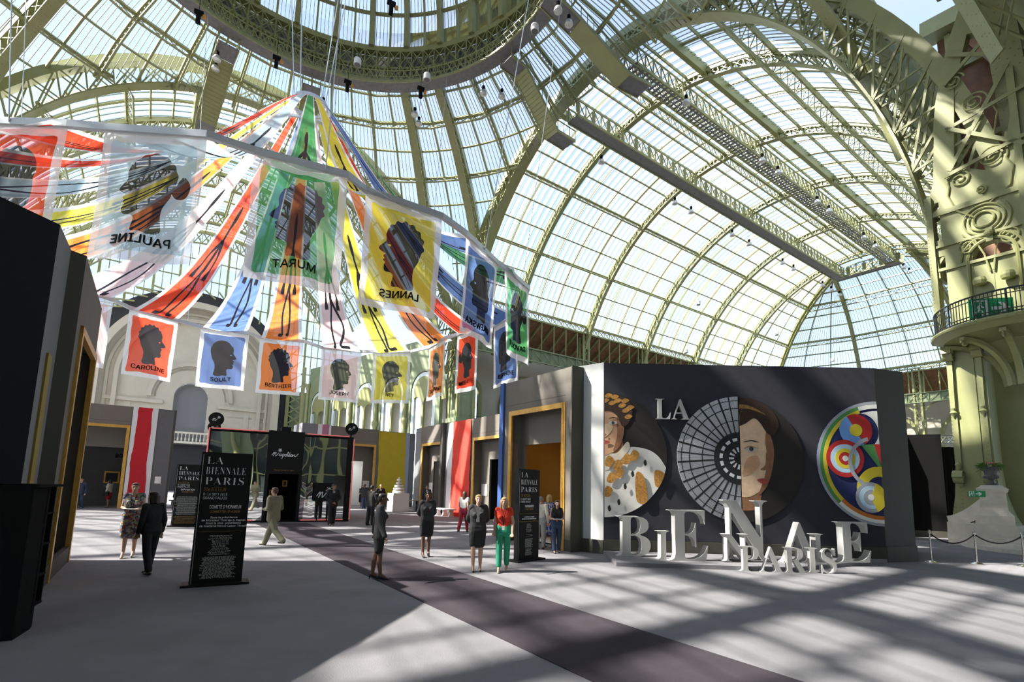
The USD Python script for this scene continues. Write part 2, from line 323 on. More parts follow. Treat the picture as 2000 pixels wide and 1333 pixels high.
part(nave, 'glazing_bar', br, M['bar'], kind='stuff'); part(nave, 'rafter', rf, M['iron'], kind='stuff')

# the four great arches of the crossing
cross = thing('ceiling', kind='structure', loc=CX)
XA, XV = 22.9, 22.7
for sg in (1, -1):
    arch(cross, lambda s, z: NV(np.full(len(s), sg * XA), s, z), N3, OA, OB, 22.0, 28.4, 0.9, 0.7, 1.15, 0.12, 34, 21.95, 0.11, (-.42, .42), so_max=24.3, rivet=True, name='great_arch')
    av, ao, ai = (22.7, 23.8, 21.5) if sg > 0 else (-24.8, 26.6, 24.2)
    arch(cross, lambda s, z: NV(s, np.full(len(s), av), z), T3, ao, 30.2 if sg > 0 else 29.1, ai, 28.1 if sg > 0 else 27.0, 0.9, 0.7, 1.0, 0.12, 34, ai - .05, 0.11, (-.38, .38), so_max=ao * .985, rivet=True, name='great_arch')
# the glass of the crossing: a bowl of revolution between the ring and the four arches
PR = A([17.1, 18.0, 20.5, 23.0, 25.1, 27.6, 29.6, 31.3, 32.8, 34.4, 36]); PZ = A([39.4, 38.9, 38.0, 36.6, 35.0, 33.0, 30.54, 28.0, 24.4, 19.5, 13.5])
pz = lambda r: np.interp(r, PR, PZ)
PC = lambda r, az: NV(A(r) * np.cos(az), A(r) * np.sin(az), pz(r))
def rmax(az): return np.minimum(np.minimum(XA / np.maximum(1e-6, np.abs(np.cos(az))), np.where(np.sin(az) > 0, XV, 24.8) / np.maximum(1e-6, np.abs(np.sin(az)))), 32.8)
NSEG = 64; DA = 2 * math.pi / NSEG
def pw(r, az):                                                            # pointing down and inwards from the bowl
    sl = np.gradient(np.interp(np.linspace(17, 35.5, 80), PR, PZ), np.linspace(17, 35.5, 80)); g = np.interp(r, np.linspace(17, 35.5, 80), sl)
    e = np.multiply.outer(np.cos(az) * np.ones_like(r), N3) + np.multiply.outer(np.sin(az) * np.ones_like(r), T3); return -unit(Z3 - e * A(g)[..., None])
br = MB()
for k in range(NSEG):
    az = math.pi / 4 + k * DA; rm = rmax(az)
    kk = min((k % 16), 16 - (k % 16)); main = kk == 1; mid = kk % 2 == 1
    if rm < 17.5: continue
    r = np.linspace(17.1, 34.2 if main else rm, 22 if main else 18); p = PC(r, az); w = pw(r, az)
    if main:
        R = part(cross, 'rib', MB().sweep(p + w * .35, 0.75, 0.7, -w), M['iron']); dp = np.interp(r, [17, 27, 31, 35], [.9, 2.0, 2.2, 2.2])[:, None]
        part(R, 'inner_chord', MB().sweep(p + w * dp, 0.75, 0.1, -w), M['rivet']); lt = MB(); a_, b_ = p + w * .6, p + w * dp
        for o in (-.3, .3):
            sd = (np.multiply.outer(-np.sin(az), N3) + np.multiply.outer(np.cos(az), T3)) * o
            lt.beams(a_[:-1] + sd, b_[1:] + sd, .1, .06); lt.beams(b_[:-1] + sd, a_[1:] + sd, .1, .06)
        part(R, 'lattice', lt, M['iron'])
    elif mid:
        R = part(cross, 'rib', MB().sweep(p + w * .15, .22, .3, -w), M['iron']); lt = MB(); q = p + w * .9; R2 = part(R, 'inner_chord', MB().sweep(q, .14, .12, -w), M['iron'])
        lt.beams(p[:-1] + w[:-1] * .2, q[1:], .06, .05); lt.beams(q[:-1], p[1:] + w[1:] * .2, .06, .05); part(R, 'lattice', lt, M['iron'])
    else: part(cross, 'rib', MB().sweep(p + w * .12, .16, .24, -w), M['iron'])
    for j in range(1, 6):
        a2 = az + DA * j / 6; r2 = np.linspace(17.1, max(17.2, float(rmax(a2))), 14); br.sweep(PC(r2, a2), .035, .06, -pw(r2, a2))
    for r0, r1 in ((17.1, 20.5), (20.5, 25.1), (25.1, 29.6), (29.6, 32.8)):
        an = az + DA * np.linspace(0, 1, 4); hi = np.minimum(r1, rmax(an)); lo = np.minimum(r0, hi)
        if (hi - lo).max() < .1: continue
        G = np.stack([PC(lo + (hi - lo) * f, an) for f in np.linspace(0, 1, 4)]); part(cross, 'roof_pane', MB().grid(G), M['glass'])
part(cross, 'glazing_bar', br, M['bar'], kind='stuff')
azs = np.linspace(0, 2 * math.pi, 361)
for r0, lat in ((18.0, 0), (20.5, 1), (22.9, 0), (25.1, 1), (27.4, 0), (29.6, 1), (31.3, 0)):
    ok = rmax(azs) > r0; runs, cur = [], []
    for i, o in enumerate(ok):
        if o: cur.append(i)
        elif cur: runs.append(cur); cur = []
    if cur: runs.append(cur)
    if len(runs) > 1 and runs[0][0] == 0 and runs[-1][-1] == 360: runs[0] = runs.pop() + runs[0]
    for run in runs:
        a = np.unwrap(azs[run[::max(1, len(run) // 24)]]); rr = np.full(len(a), r0); p = PC(rr, a); w = pw(rr, a)
        if len(a) < 2: continue
        if lat:
            q = p + w * 1.1; R = part(cross, 'purlin', MB().sweep(p + w * .15, .24, .28, -w), M['iron']); part(R, 'lower_chord', MB().sweep(q, .14, .14, -w), M['iron'])
            af = np.linspace(a[0], a[-1], max(3, int((a[-1] - a[0]) * r0 / 1.2))); rr = np.full(len(af), r0); p = PC(rr, af); q = p + pw(rr, af) * 1.1
            lt = MB(); lt.beams(p[:-1], q[1:], .055, .055); lt.beams(q[:-1], p[1:], .055, .055); lt.beams(p, q, .06, .06); part(R, 'bracing', lt, M['iron'])
        else: part(cross, 'purlin', MB().sweep(p + w * .08, .14, .22, -w), M['iron'])
# ring girder and the dome above it
dome = thing('ceiling', kind='structure', loc=CX)
circ = lambda r, z, n=96: NV(r * np.cos(np.arange(n) * 2 * np.pi / n), r * np.sin(np.arange(n) * 2 * np.pi / n), np.full(n, z))
RG = part(dome, 'ring_girder', MB().sweep(circ(17.2, 42.9), .7, .5, Z3, True).sweep(circ(17.1, 39.5), .7, .35, Z3, True).sweep(circ(17.25, 41.2), .2, .22, Z3, True), M['iron'])
lt = MB()
for rr in (16.85, 17.4):
    a_, b_, c_ = circ(rr, 42.7), circ(rr, 39.6), circ(rr, 41.2)
    lt.beams(a_, np.roll(c_, -1, 0), .1, .07); lt.beams(c_, np.roll(a_, -1, 0), .1, .07); lt.beams(c_, np.roll(b_, -1, 0), .1, .07); lt.beams(b_, np.roll(c_, -1, 0), .1, .07); lt.beams(a_, b_, .12, .1)
part(RG, 'lattice', lt, M['iron'])
part(RG, 'web', MB().sweep(circ(17.65, 41.4), .06, 2.6, Z3, True), M['deck'])
DH = 16.0; dr = lambda z: 17.2 * np.sqrt(np.maximum(0, 1 - ((A(z) - 43) / DH) ** 2)); DP = lambda z, az: NV(dr(z) * np.cos(az), dr(z) * np.sin(az), z)
zz = np.linspace(43, 43 + DH * .985, 15); br = MB()
for k in range(NSEG):
    az = math.pi / 4 + k * DA; p = DP(zz, az); w = unit(CX + Z3 * 43 - p)
    if k % 2: part(dome, 'rib', MB().sweep(p + w * .3, .45, .7, -w), M['iron'])
    else: part(dome, 'rib', MB().sweep(p + w * .12, .16, .26, -w), M['iron'])
    for j in range(1, 5): br.sweep(DP(zz[:12], az + DA * j / 5), .035, .06, unit(DP(zz[:12], az) - CX - Z3 * 43))
    for z0_, z1_ in ((43, 48.5), (48.5, 53.8), (53.8, 58.7)):
        G = np.stack([DP(np.full(2, z), az + A([0, DA])) for z in np.linspace(z0_, z1_, 4)]); part(dome, 'roof_pane', MB().grid(G), M['glass'])
part(dome, 'glazing_bar', br, M['bar'], kind='stuff')
for z in (46.4, 49.6, 52.6, 55.4, 57.6): part(dome, 'purlin', MB().sweep(circ(float(dr(z)) - .1, z), .2, .26, Z3, True), M['iron'])
part(dome, 'lantern_base', MB().lathe([(3.2, 58.4), (3.2, 59.2), (0, 59.6)], 32, CX), M['iron'])

# ------------------------------------------------------------------ vault of the far wing, seen through the far arch
far = thing('ceiling', kind='structure', loc=CX)
FV = fr(T3, -N3)
barrel(far, FV, T3, -N3, [22.7, 28.5, 38.0, 48.5, 56.0], [2, 3, 3, 2], M['glass_pad'], a=22.4, b=28.6, ai=20.8, bi=26.6, smax=18.6, sc=18.6 / 21.43, bars=0.9)
# the nave's other half, on the left: the same vault turned half round about the crossing
dup(nave, 'ceiling', CX, math.pi, None)
# ------------------------------------------------------------------ aisles, side walls and end wall of the hall
def arch_poly(w, h, n=20, z0=0.0):
    r = w / 2; a = np.linspace(0, math.pi, n); return Polygon([(r, z0)] + [(r * math.cos(t), z0 + h - r + r * math.sin(t)) for t in a] + [(-r, z0)])
def wall_fr(o, ex): return lambda v: A(o) + v[:, :1] * unit(ex) + v[:, 1:2] * Z3
M['fascia'] = mat('green_fascia', (0.21, 0.25, 0.14), 0.6, var=0.08, scale=1.0)
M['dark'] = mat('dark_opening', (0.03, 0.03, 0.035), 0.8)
M['greydoor'] = mat('grey_shutter', (0.16, 0.165, 0.18), 0.6)
def aisle(name, sgn, us, u0, u1, walls=True, F=NV, foot=21.43, zf=24.2):
    """the gallery beside the nave: edge girder, sloping boarded ceiling, fascia, plaster wall with arches, columns"""
    W = thing(name, kind='structure', loc=F(0, sgn * foot, 0))
    q = lambda u, s, z: F(u, sgn * s, z)
    lt, mb = MB(), MB(); n = int((u1 - u0) / 1.1); uu = np.linspace(u0, u1, n + 1); a_, b_ = q(uu, np.full(n + 1, foot), np.full(n + 1, zf + .1)), q(uu, np.full(n + 1, foot), np.full(n + 1, zf - .9))
    mb.beam(a_[0], a_[-1], .3, .25).beam(b_[0], b_[-1], .3, .2); lt.beams(a_[:-1], b_[1:], .09, .07); lt.beams(b_[:-1], a_[1:], .09, .07); lt.beams(a_, b_, .1, .1)
    G = part(W, 'edge_girder', mb, M['iron']); part(G, 'bracing', lt, M['iron'])
    mb = MB().grid([[q(u0, foot + .1, zf - .9), q(u1, foot + .1, zf - .9)], [q(u0, foot + 6, zf - 4.6), q(u1, foot + 6, zf - 4.6)]]); part(W, 'boarded_ceiling', mb, M['wood'])
    mb = MB(); n = int((u1 - u0) / 2.1); uu = np.linspace(u0, u1, n + 1); k = np.ones(n + 1)
    mb.beams(q(uu, k * foot, k * (zf - 1.0)), q(uu, k * (foot + 5.6), k * (zf - 4.7)), .14, .3); mb.beams(q(uu, k * foot, k * (zf - .9)), q(uu, k * foot, k * (zf - 4.8)), .12, .14)
    part(W, 'rafter', mb, M['iron'])
    mb = MB().beam(q(u0, foot + .2, zf - 5.6), q(u1, foot + .2, zf - 5.6), .15, 1.5).beam(q(u0, foot, zf - 4.8), q(u1, foot, zf - 4.8), .3, .15).beam(q(u0, foot, zf - 6.4), q(u1, foot, zf - 6.4), .3, .15)
    n = int((u1 - u0) / 1.5); uu = np.linspace(u0, u1, n + 1); k = np.ones(n + 1); a_, b_ = q(uu, k * (foot - .05), k * (zf - 4.9)), q(uu, k * (foot - .05), k * (zf - 6.3))
    mb.beams(a_[:-1], b_[1:], .1, .06); mb.beams(a_, b_, .12, .08)
    part(W, 'fascia', mb, M['fascia'])
    if walls:
        ex = unit(q(1., 0, 0) - q(0., 0, 0)); uu = sorted([u0] + [u for u in us if u0 < u < u1] + [u1])
        for a, b in zip(uu[:-1], uu[1:]):
            if b - a < 3: continue
            w = b - a; o = q((a + b) / 2, foot + 5.6, 0); hole = arch_poly(w - 3.0, 15.5 if w < 9 else 16.8)
            part(W, 'plaster_bay', MB().extr(sbox(-w / 2, 0, w / 2, zf - 4.4).difference(hole), o, ex, Z3, .5, True), M['plaster'])
            part(W, 'recess', MB().extr(hole, o + (q(0., 1., 0) - q(0., 0, 0)) * 1.0, ex, Z3, .3, True), M['plaster'])
            rim = hole.buffer(.12).difference(hole.buffer(-.45)); part(W, 'arch_moulding', MB().extr(rim.intersection(sbox(-w, 7, w, 30)), q((a + b) / 2, foot + 5.2, 0), ex, Z3, .35, True), M['iron'])
            win = arch_poly(min(2.6, w * .3), 4.2, z0=9.6); part(W, 'niche', MB().extr(win, q((a + b) / 2, foot + 6.35, 0), ex, Z3, .1, True), M['fascia'])
    for u in us:
        if not (u0 - .5 < u < u1 + .5): continue
        o = q(u, foot + .5, 0); mb = MB(); ex = unit(q(1., 0, 0) - q(0., 0, 0)); ey = unit(q(0., 1., 0) - q(0., 0, 0))
        for du in (-.5, .5):
            for ds in (-.4, .4): mb.beam(o + ex * du + ey * ds, o + ex * du + ey * ds + Z3 * (zf - .5), .28, .28, ex)
        C = part(W, 'column', mb, M['iron']); zz = np.linspace(.3, zf - 1, 22)[:, None]; lt = MB()
        for ds in (-.45, .45):
            a_ = o + ex * -.5 + ey * ds + Z3 * zz; b_ = o + ex * .5 + ey * ds + Z3 * zz; lt.beams(a_[:-1], b_[1:], .1, .04); lt.beams(b_[:-1], a_[1:], .1, .04)
        part(C, 'bracing', lt, M['iron'])
        part(C, 'base_plate', MB().box(o + Z3 * 4.4, (1.3, 1.1, 8.8), math.pi / 2 - AL), M['fascia'])
        for sg2 in (-1, 1):                                               # curled brackets under the fascia
            th = np.linspace(0, math.pi / 2, 9); pth = o + ex * (sg2 * (.5 + 2.6 * (1 - np.cos(th))))[:, None] + Z3 * (zf - 9.0 + 2.6 * np.sin(th))[:, None]
            part(C, 'bracket', MB().sweep(pth, .25, .14, ey), M['iron'])
    # gallery floor and railing
    part(W, 'gallery_floor', MB().beam(q(u0, foot + 3, 8.6), q(u1, foot + 3, 8.6), 6.0, .35), M['fascia'])
    mb = MB(); n = int((u1 - u0) / .3); uu = np.linspace(u0, u1, n + 1); k = np.ones(n + 1)
    mb.beams(q(uu, k * foot, k * 8.8), q(uu, k * foot, k * 9.8), .025, .025).beam(q(u0, foot, 9.8), q(u1, foot, 9.8), .06, .05).beam(q(u0, foot, 8.95), q(u1, foot, 8.95), .04, .04)
    part(W, 'railing', mb, M['rail'])
    return W
aisle('wall_far', 1, [UB, UB + DU, UB + 2 * DU, UB + 3 * DU, UB + 4 * DU, -UB, -UB - DU], XA + 1.2, UF + 14)
aisle('wall_near', -1, [UB + DU, UB + 2 * DU, UB + 3 * DU, UB + 4 * DU], XA + 6, UF + 14)
FE = fr(-T3, N3); aisle('wall_end', 1, [-12.0, 0.0, 12.0], -20, 20, F=lambda u, s, z: CX + N3 * (UF + 20.5 - 21.43) + np.multiply.outer(A(s), N3) + np.multiply.outer(A(u), T3) + np.multiply.outer(A(z), Z3))
aisle('wall_left', 1, [-UB, -UB - DU], -UB - DU - 8, -XA - 1.2)
aisle('wall_left', -1, [-UB, -UB - DU, -UB - 2 * DU], -UB - 4 * DU, -XA - 3)

CE = CX - N3 * 1.2
# end wall of the far wing: a great plaster lunette with nested arches and a tall door
EW = thing('wall_back', kind='structure', loc=CE + T3 * 57)
pE = lambda v, d=0.0: CE + T3 * (57.0 - d) + v[:, :1] * N3 + v[:, 1:2] * Z3
ringp = lambda r, w, zc=15.6: Point(0, zc).buffer(r, 32).difference(Point(0, zc).buffer(r - w, 32)).union(sbox(-r, 0, -r + w, zc)).union(sbox(r - w, 0, r, zc)).difference(sbox(-r + w, 0, r - w, zc))
full = sbox(-26, 0, 26, 40); door = arch_poly(4.2, 15.3)
part(EW, 'wall_panel', MB().extr(Point(0, 15.6).buffer(11.3, 32).union(sbox(-11.3, 0, 11.3, 15.6)).difference(door), CE + T3 * 57, N3, Z3, .6), M['plaster'])
for r, w, d in ((11.4, .9, .9), (9.9, .35, .35), (9.0, .5, .5), (5.2, .5, .4), (4.4, .25, .25)):
    g = ringp(r, w, 15.6 if r > 6 else 13.0)
    if r < 6: g = g.intersection(sbox(-9, 12.9, 9, 30))
    part(EW, 'arch_moulding', MB().extr(g.intersection(sbox(-20, 5, 20, 40)), CE + T3 * (57 - d), N3, Z3, d + .1), M['plaster'])
for x in (-8.3, -7.2, -3.4, 3.4, 7.2, 8.3): part(EW, 'pilaster', MB().box(CE + T3 * 56.7 + N3 * x + Z3 * 6, (.7, .7, 12), math.pi / 2 - AL), M['plaster'])
for x in (-6.6, 6.6):
    part(EW, 'cornice', MB().box(CE + T3 * 56.6 + N3 * x + Z3 * 12.2, (6.6, .9, .5), math.pi / 2 - AL).box(CE + T3 * 56.7 + N3 * x + Z3 * 10.9, (6.6, .6, .2), math.pi / 2 - AL), M['plaster'])
    part(EW, 'blind_window', MB().box(CE + T3 * 56.9 + N3 * (x * .85) + Z3 * 7.6, (1.2, .5, 1.8), math.pi / 2 - AL), M['stone'])
D1 = part(EW, 'door', MB().extr(door, CE + T3 * 57.4, N3, Z3, .3), M['greydoor'])
mb = MB()
for x in (-.9, 0, .9): mb.beam(CE + T3 * 57.25 + N3 * x + Z3 * 8, CE + T3 * 57.25 + N3 * x + Z3 * 14.8, .09, .1, T3)
for z in (9, 11, 12.8): mb.beam(CE + T3 * 57.25 - N3 * 2 + Z3 * z, CE + T3 * 57.25 + N3 * 2 + Z3 * z, .1, .09)
part(D1, 'glazing_bar', mb, M['rail'])
BAL = part(EW, 'balustrade', MB().box(CE + T3 * 55.8 + Z3 * 8.1, (6.2, .3, .25), math.pi / 2 - AL).box(CE + T3 * 55.8 + Z3 * 6.7, (6.2, 1.6, .3), math.pi / 2 - AL), M['stone'])
mb = MB()
for x in np.linspace(-2.9, 2.9, 14): mb.lathe([(.05, 0), (.13, .3), (.05, .7), (.1, 1.2)], 8, CE + T3 * 55.8 + N3 * x + Z3 * 6.85)
part(BAL, 'baluster', mb, M['stone'])
part(EW, 'dark_doorway', MB().box(CE + T3 * 56.6 + Z3 * 3.2, (5.0, .9, 6.4), math.pi / 2 - AL), M['dark'])
rest = full.difference(Point(0, 15.6).buffer(11.3, 32).union(sbox(-11.3, 0, 11.3, 15.6))).intersection(Point(0, 9.7).buffer(24, 32).union(sbox(-24, 0, 24, 10)))
band = Point(0, 15.6).buffer(13.4, 32).union(sbox(-13.4, 0, 13.4, 15.6)); part(EW, 'dark_band', MB().extr(rest.intersection(band), CE + T3 * 57.2, N3, Z3, .3), M['dark'])
gl = rest.difference(band).intersection(sbox(-24, 16, 24, 40)); part(EW, 'side_wall', MB().extr(rest.difference(band).intersection(sbox(-24, 0, 24, 16)), CE + T3 * 57.2, N3, Z3, .3), M['fascia'])
part(EW, 'gable_pane', MB().extr(gl, CE + T3 * 57.2, N3, Z3, .02), M['glass'])
mb = MB()
for x in np.arange(-21, 21.1, 1.0): mb.beam(CE + T3 * 57.1 + N3 * x + Z3 * 16, CE + T3 * 57.1 + N3 * x + Z3 * 37.5, .1 if round(x) % 3 else .3, .14, T3)
for z in (19, 22, 25, 28, 31, 34): mb.beam(CE + T3 * 57.0 - N3 * 22 + Z3 * z, CE + T3 * 57.0 + N3 * 22 + Z3 * z, .14, .16, T3)
part(EW, 'glazing_bar', mb, M['iron'])
lt = MB()
for k in range(25):                                                      # iron scrollwork round the lunette
    a = math.pi * k / 24; p = CE + T3 * 56.4 + N3 * (math.cos(a) * 12.8) + Z3 * (15.6 + 12.8 * math.sin(a)); q_ = CE + T3 * 56.4 + N3 * (math.cos(a + .13) * 15.6) + Z3 * (15.6 + 14.0 * math.sin(a + .13))
    lt.beam(p, q_, .2, .2, T3)
for sx in (-1, 1):
    for z in np.arange(1, 15, 1.6): lt.beam(CE + T3 * 56.4 + N3 * sx * 12.8 + Z3 * z, CE + T3 * 56.4 + N3 * sx * 15 + Z3 * (z + 1.6), .18, .18, T3).beam(CE + T3 * 56.4 + N3 * sx * 15 + Z3 * z, CE + T3 * 56.4 + N3 * sx * 12.8 + Z3 * (z + 1.6), .18, .18, T3)
    lt.beam(CE + T3 * 56.3 + N3 * sx * 12.8, CE + T3 * 56.3 + N3 * sx * 12.8 + Z3 * 16, .4, .4).beam(CE + T3 * 56.3 + N3 * sx * 15, CE + T3 * 56.3 + N3 * sx * 15 + Z3 * 20, .4, .4)
part(EW, 'scrollwork', lt, M['iron'])
# two-storey arcade between the lunette and the right-hand piers of the far arch
AC = thing('wall_back', kind='structure', loc=CX + T3 * 50 + N3 * 18)
p0, p1 = CX + T3 * 54.5 + N3 * 14.5, CX + T3 * 24.0 + N3 * 21.8; ex = unit(p1 - p0); LW = np.linalg.norm(p1 - p0); nb = 5; bw = LW / nb; en = np.cross(ex, Z3)
M['block'] = mat('glass_blocks', (0.72, 0.78, 0.80), 0.25)
for i in range(nb):
    o = p0 + ex * bw * (i + .5); hole = arch_poly(bw - 1.6, 15.5, z0=0); low = arch_poly((bw - 2.4) / 2, 12.4)
    part(AC, 'iron_bay', MB().extr(sbox(-bw / 2, 0, bw / 2, 19.5).difference(hole), o, ex, Z3, .5, True), M['fascia'])
    rim = hole.buffer(-.1).difference(hole.buffer(-.6)).intersection(sbox(-9, 5, 9, 30)); B = part(AC, 'glass_block_border', MB().extr(rim, o, ex, Z3, .3, True), M['block'])
    pr_ = hole.buffer(-.6); sub = unary_union([affinity.translate(low, x, 0) for x in (-(bw - 1.8) / 4, (bw - 1.8) / 4)])
    part(AC, 'inner_arch', MB().extr(pr_.difference(sub), o + en * .1, ex, Z3, .3, True), M['iron'])
    part(AC, 'recess', MB().extr(hole, o - en * 1.6 if (en @ (o - A([0, 0, 0]))) < 0 else o + en * 1.6, ex, Z3, .2, True), M['plaster'])
    c = p0 + ex * bw * i; part(AC, 'column', MB().lathe([(.55, 0), (.55, .6), (.3, .8), (.28, 9), (.45, 9.4), (.45, 9.8), (.28, 10), (.26, 16), (.5, 16.6), (.5, 17)], 14, c - en * -.4), M['iron'], smooth=40)

# ------------------------------------------------------------------ piers of the crossing
def pier_simple(u, s):
    Pp = thing('pier', kind='structure', loc=NV(u, s, 0)); o = NV(u, s, 0); rz = math.pi / 2 - AL
    part(Pp, 'shaft', MB().box(o + Z3 * 8, (2.2, 2.0, 16), rz).box(o + Z3 * 1, (3, 2.8, 2), rz).box(o + Z3 * 9.2, (2.7, 2.5, .5), rz), M['fascia'])
    mb = MB()
    for a in (-1, 1):
        for b in (-1, 1): mb.beam(o + N3 * a + T3 * b * .9, o + N3 * a + T3 * b * .9 + Z3 * 24.5, .4, .4, N3)
    part(Pp, 'post', mb, M['iron'])
    zz = np.linspace(2, 24, 19)[:, None]; lt = MB()
    for d1, d2 in ((N3, T3 * .9), (N3, -T3 * .9), (T3 * .9, N3), (T3 * .9, -N3)):
        a_, b_ = o + d2 - d1 + Z3 * zz, o + d2 + d1 + Z3 * zz; lt.beams(a_[:-1], b_[1:], .14, .06); lt.beams(b_[:-1], a_[1:], .14, .06)
    part(Pp, 'bracing', lt, M['iron'])
for u, s in ((23.6, 22.4), (-23.6, 22.4), (-23.8, -24.0)): pier_simple(u, s)

# the riveted pier on the right, with its balcony, scrolls and rosette (front face towards the entrance)
PU = 22.4; NP = lambda v, z, d=0.0: NV(PU - d, v - 28.24, z)              # v across (towards the far side), z up, d out of the face
PIER = thing('pier', kind='structure', loc=NP(5.6, 0))
EXP, EYP = -T3, Z3                                                        # face coordinates: x to the right as seen
fx = lambda poly, d0, d1: (poly, NP(0, 0, d0) * 0 + NV(PU - d0, -28.24, 0), EXP, Z3, d1)
def face(poly, d0, thick):                                                # polygon in (-v, z), standing out by 'thick' from d0
    return MB().extr(poly, NV(PU - d0, -28.24, 0), EXP, Z3, thick)        # EXP x Z3 points along -N3 (towards the camera)
prof = [(-6.75, .6), (-6.55, 1.2), (-6.42, 2.0), (-6.33, 3.2), (-6.33, 8.4), (-5.08, 8.4), (-5.08, 3.0), (-5.0, 2.0), (-4.8, 1.2), (-4.55, .6), (-4.55, 0), (-6.75, 0)]
SH = part(PIER, 'shaft', face(Polygon(prof), -1.3, 1.3), M['rivet'])
part(SH, 'centre_strip', face(Polygon([(-5.98, .8), (-5.98, 8.3), (-5.42, 8.3), (-5.42, .8)]), 0, .05), M['iron'])
for x in (-6.2, -5.25):
    part(SH, 'flange', face(sbox(x - .1, 2.4, x + .1, 8.3), 0, .09), M['rivet'])
    sp = lambda c, r, t0, t1, k=.75: [c + A([math.cos(t), math.sin(t)]) * r * (1 - k * (t - t0) / (t1 - t0)) for t in np.linspace(t0, t1, 26)]
    for zc, rr in ((8.05, .34), (2.75, .28)):
        th = np.linspace(0, 4.2 * math.pi, 40); rad = rr * (1 - .8 * th / th[-1]); d = .22 + rad * np.cos(th); z = zc + rad * np.sin(th)
        P = np.stack([NP(-x, zz_, dd_) for dd_, zz_ in zip(d, z)]); part(SH, 'scroll_console', MB().sweep(P, .34, .07, np.gradient(P, axis=0) @ np.array([[0, 0, 0], [0, 0, 0], [0, 0, 0]]) + unit(P - NP(-x, zc, .22))), M['iron'])
    part(SH, 'console_drop', face(Polygon([(x - .07, 5.6), (x + .07, 5.6), (x + .1, 7.9), (x - .1, 7.9)]), 0, .16), M['iron'])
    part(SH, 'finial', MB().lathe([(0, -.25), (.06, -.1), (.14, 0), (.06, .1), (.1, .2), (0, .3)], 10, NP(-x, 5.5, .14)).lathe([(0, -.5), (.04, -.3), (.12, 0), (0, .14)], 10, NP(-x, 3.3, .12)), M['iron'], smooth=40)
part(SH, 'side_web', MB().beam(NP(5.0, 0, -2.2), NP(5.0, 8.6, -2.2), .2, 2.0, T3), M['iron'])
part(SH, 'rear_post', MB().beam(NP(4.7, 0, -2.6), NP(4.7, 8.6, -2.6), .5, .5, T3).beam(NP(6.1, 0, -2.6), NP(6.1, 8.6, -2.6), .5, .5, T3), M['rivet'])
up_hole = unary_union([affinity.translate(arch_poly(1.25, 3.55), -4.52, 9.2), sbox(-6.3, 9.2, -6.06, 12.6).buffer(.02), sbox(-6.33, 13.4, -6.1, 15.2), Polygon([(-6.5, 15.9), (-6.25, 15.9), (-6.05, 18.4), (-6.3, 18.4)])])
outer = Polygon([(-6.5, 8.4), (-6.48, 12), (-6.4, 15), (-6.2, 17.5), (-5.9, 20), (-5.3, 22.6), (-4.4, 25), (-3.2, 25), (-2.5, 20), (-2.3, 14), (-2.3, 8.4)])
lattice_hole = Polygon([(-5.45, 16.6), (-5.2, 20.3), (-4.6, 22.6), (-3.7, 22.2), (-3.35, 18.9), (-4.0, 15.6)])
UW = part(PIER, 'upper_wall', face(outer.difference(up_hole).difference(lattice_hole), -.5, .5), M['iron'])
pathv = lambda pts, d: np.stack([NV(PU - d, -v - 28.24, z) for v, z in pts])
for ring, w in ((0.66, .04), (.5, .034), (.33, .05), (.85, .03)):
    a = np.linspace(0, 2 * math.pi, 33)[:-1] if ring < .8 else np.linspace(-2.6, .6, 24); p = pathv([(-4.66 + ring * math.cos(t), 13.75 + ring * math.sin(t)) for t in a], .06)
    part(UW, 'rosette_ring', MB().tube(p, w, 6, closed=ring < .8), M['iron'], smooth=40)
part(UW, 'rosette_boss', MB().lathe([(0, .12), (.16, .1), (.24, 0)], 16), M['iron']) if False else None
def spiral(cx, cz, r, t0, turns, sgn=1, tail=None, w=.036, d=.06, nm='scroll'):
    th = np.linspace(0, turns * 2 * math.pi, int(22 * turns)); rr = r * (.16 + .84 * (1 - th / th[-1])); pts = [(cx + q * math.cos(t0 + sgn * t), cz + q * math.sin(t0 + sgn * t)) for q, t in zip(rr, th)]
    if tail: pts = list(tail) + pts
    part(UW, nm, MB().tube(pathv(pts, d), w, 6), M['iron'], smooth=40)
spiral(-5.25, 12.72, .34, 1.57, 2, 1, [(-4.62, 11.4), (-4.75, 12.2), (-5.0, 12.9)]); spiral(-3.95, 12.72, .34, 1.57, 2, -1, [(-4.5, 11.4), (-4.4, 12.2), (-4.2, 12.9)])
spiral(-5.3, 15.9, .42, 3.6, 2, -1, [(-4.9, 13.9), (-5.5, 14.5), (-5.75, 15.3)]); spiral(-4.2, 16.4, .5, -.6, 2, 1, [(-4.4, 14.4), (-3.75, 14.9), (-3.6, 15.7)]); spiral(-4.65, 15.1, .2, -1.5, 1.6, 1)
spiral(-4.6, 19.2, .45, 0, 2, 1, [(-4.1, 17.2), (-3.9, 18.3)]); spiral(-5.2, 20.6, .4, 0, 2, 1); spiral(-3.6, 21.4, .5, 3, 2, -1)
arc_ = lambda r0, r1, zc: [(-4.52 + r0 * math.cos(t), zc + r1 * math.sin(t)) for t in np.linspace(0, math.pi, 20)]
part(UW, 'arch_moulding', MB().tube(pathv([(-3.75, 10.4)] + arc_(.77, .77, 12.05) + [(-5.29, 10.4)], .07), .07, 6).tube(pathv(arc_(1.0, 1.0, 12.05), .05), .05, 6), M['iron'], smooth=40)
part(UW, 'keystone', MB().box(NP(4.52, 12.95, .12), (.2, .22, .6), math.pi / 2 - AL).lathe([(0, -.16), (.14, -.08), (.16, 0), (.14, .08), (0, .16)], 12, NP(4.52, 13.0, .25)), M['iron'])
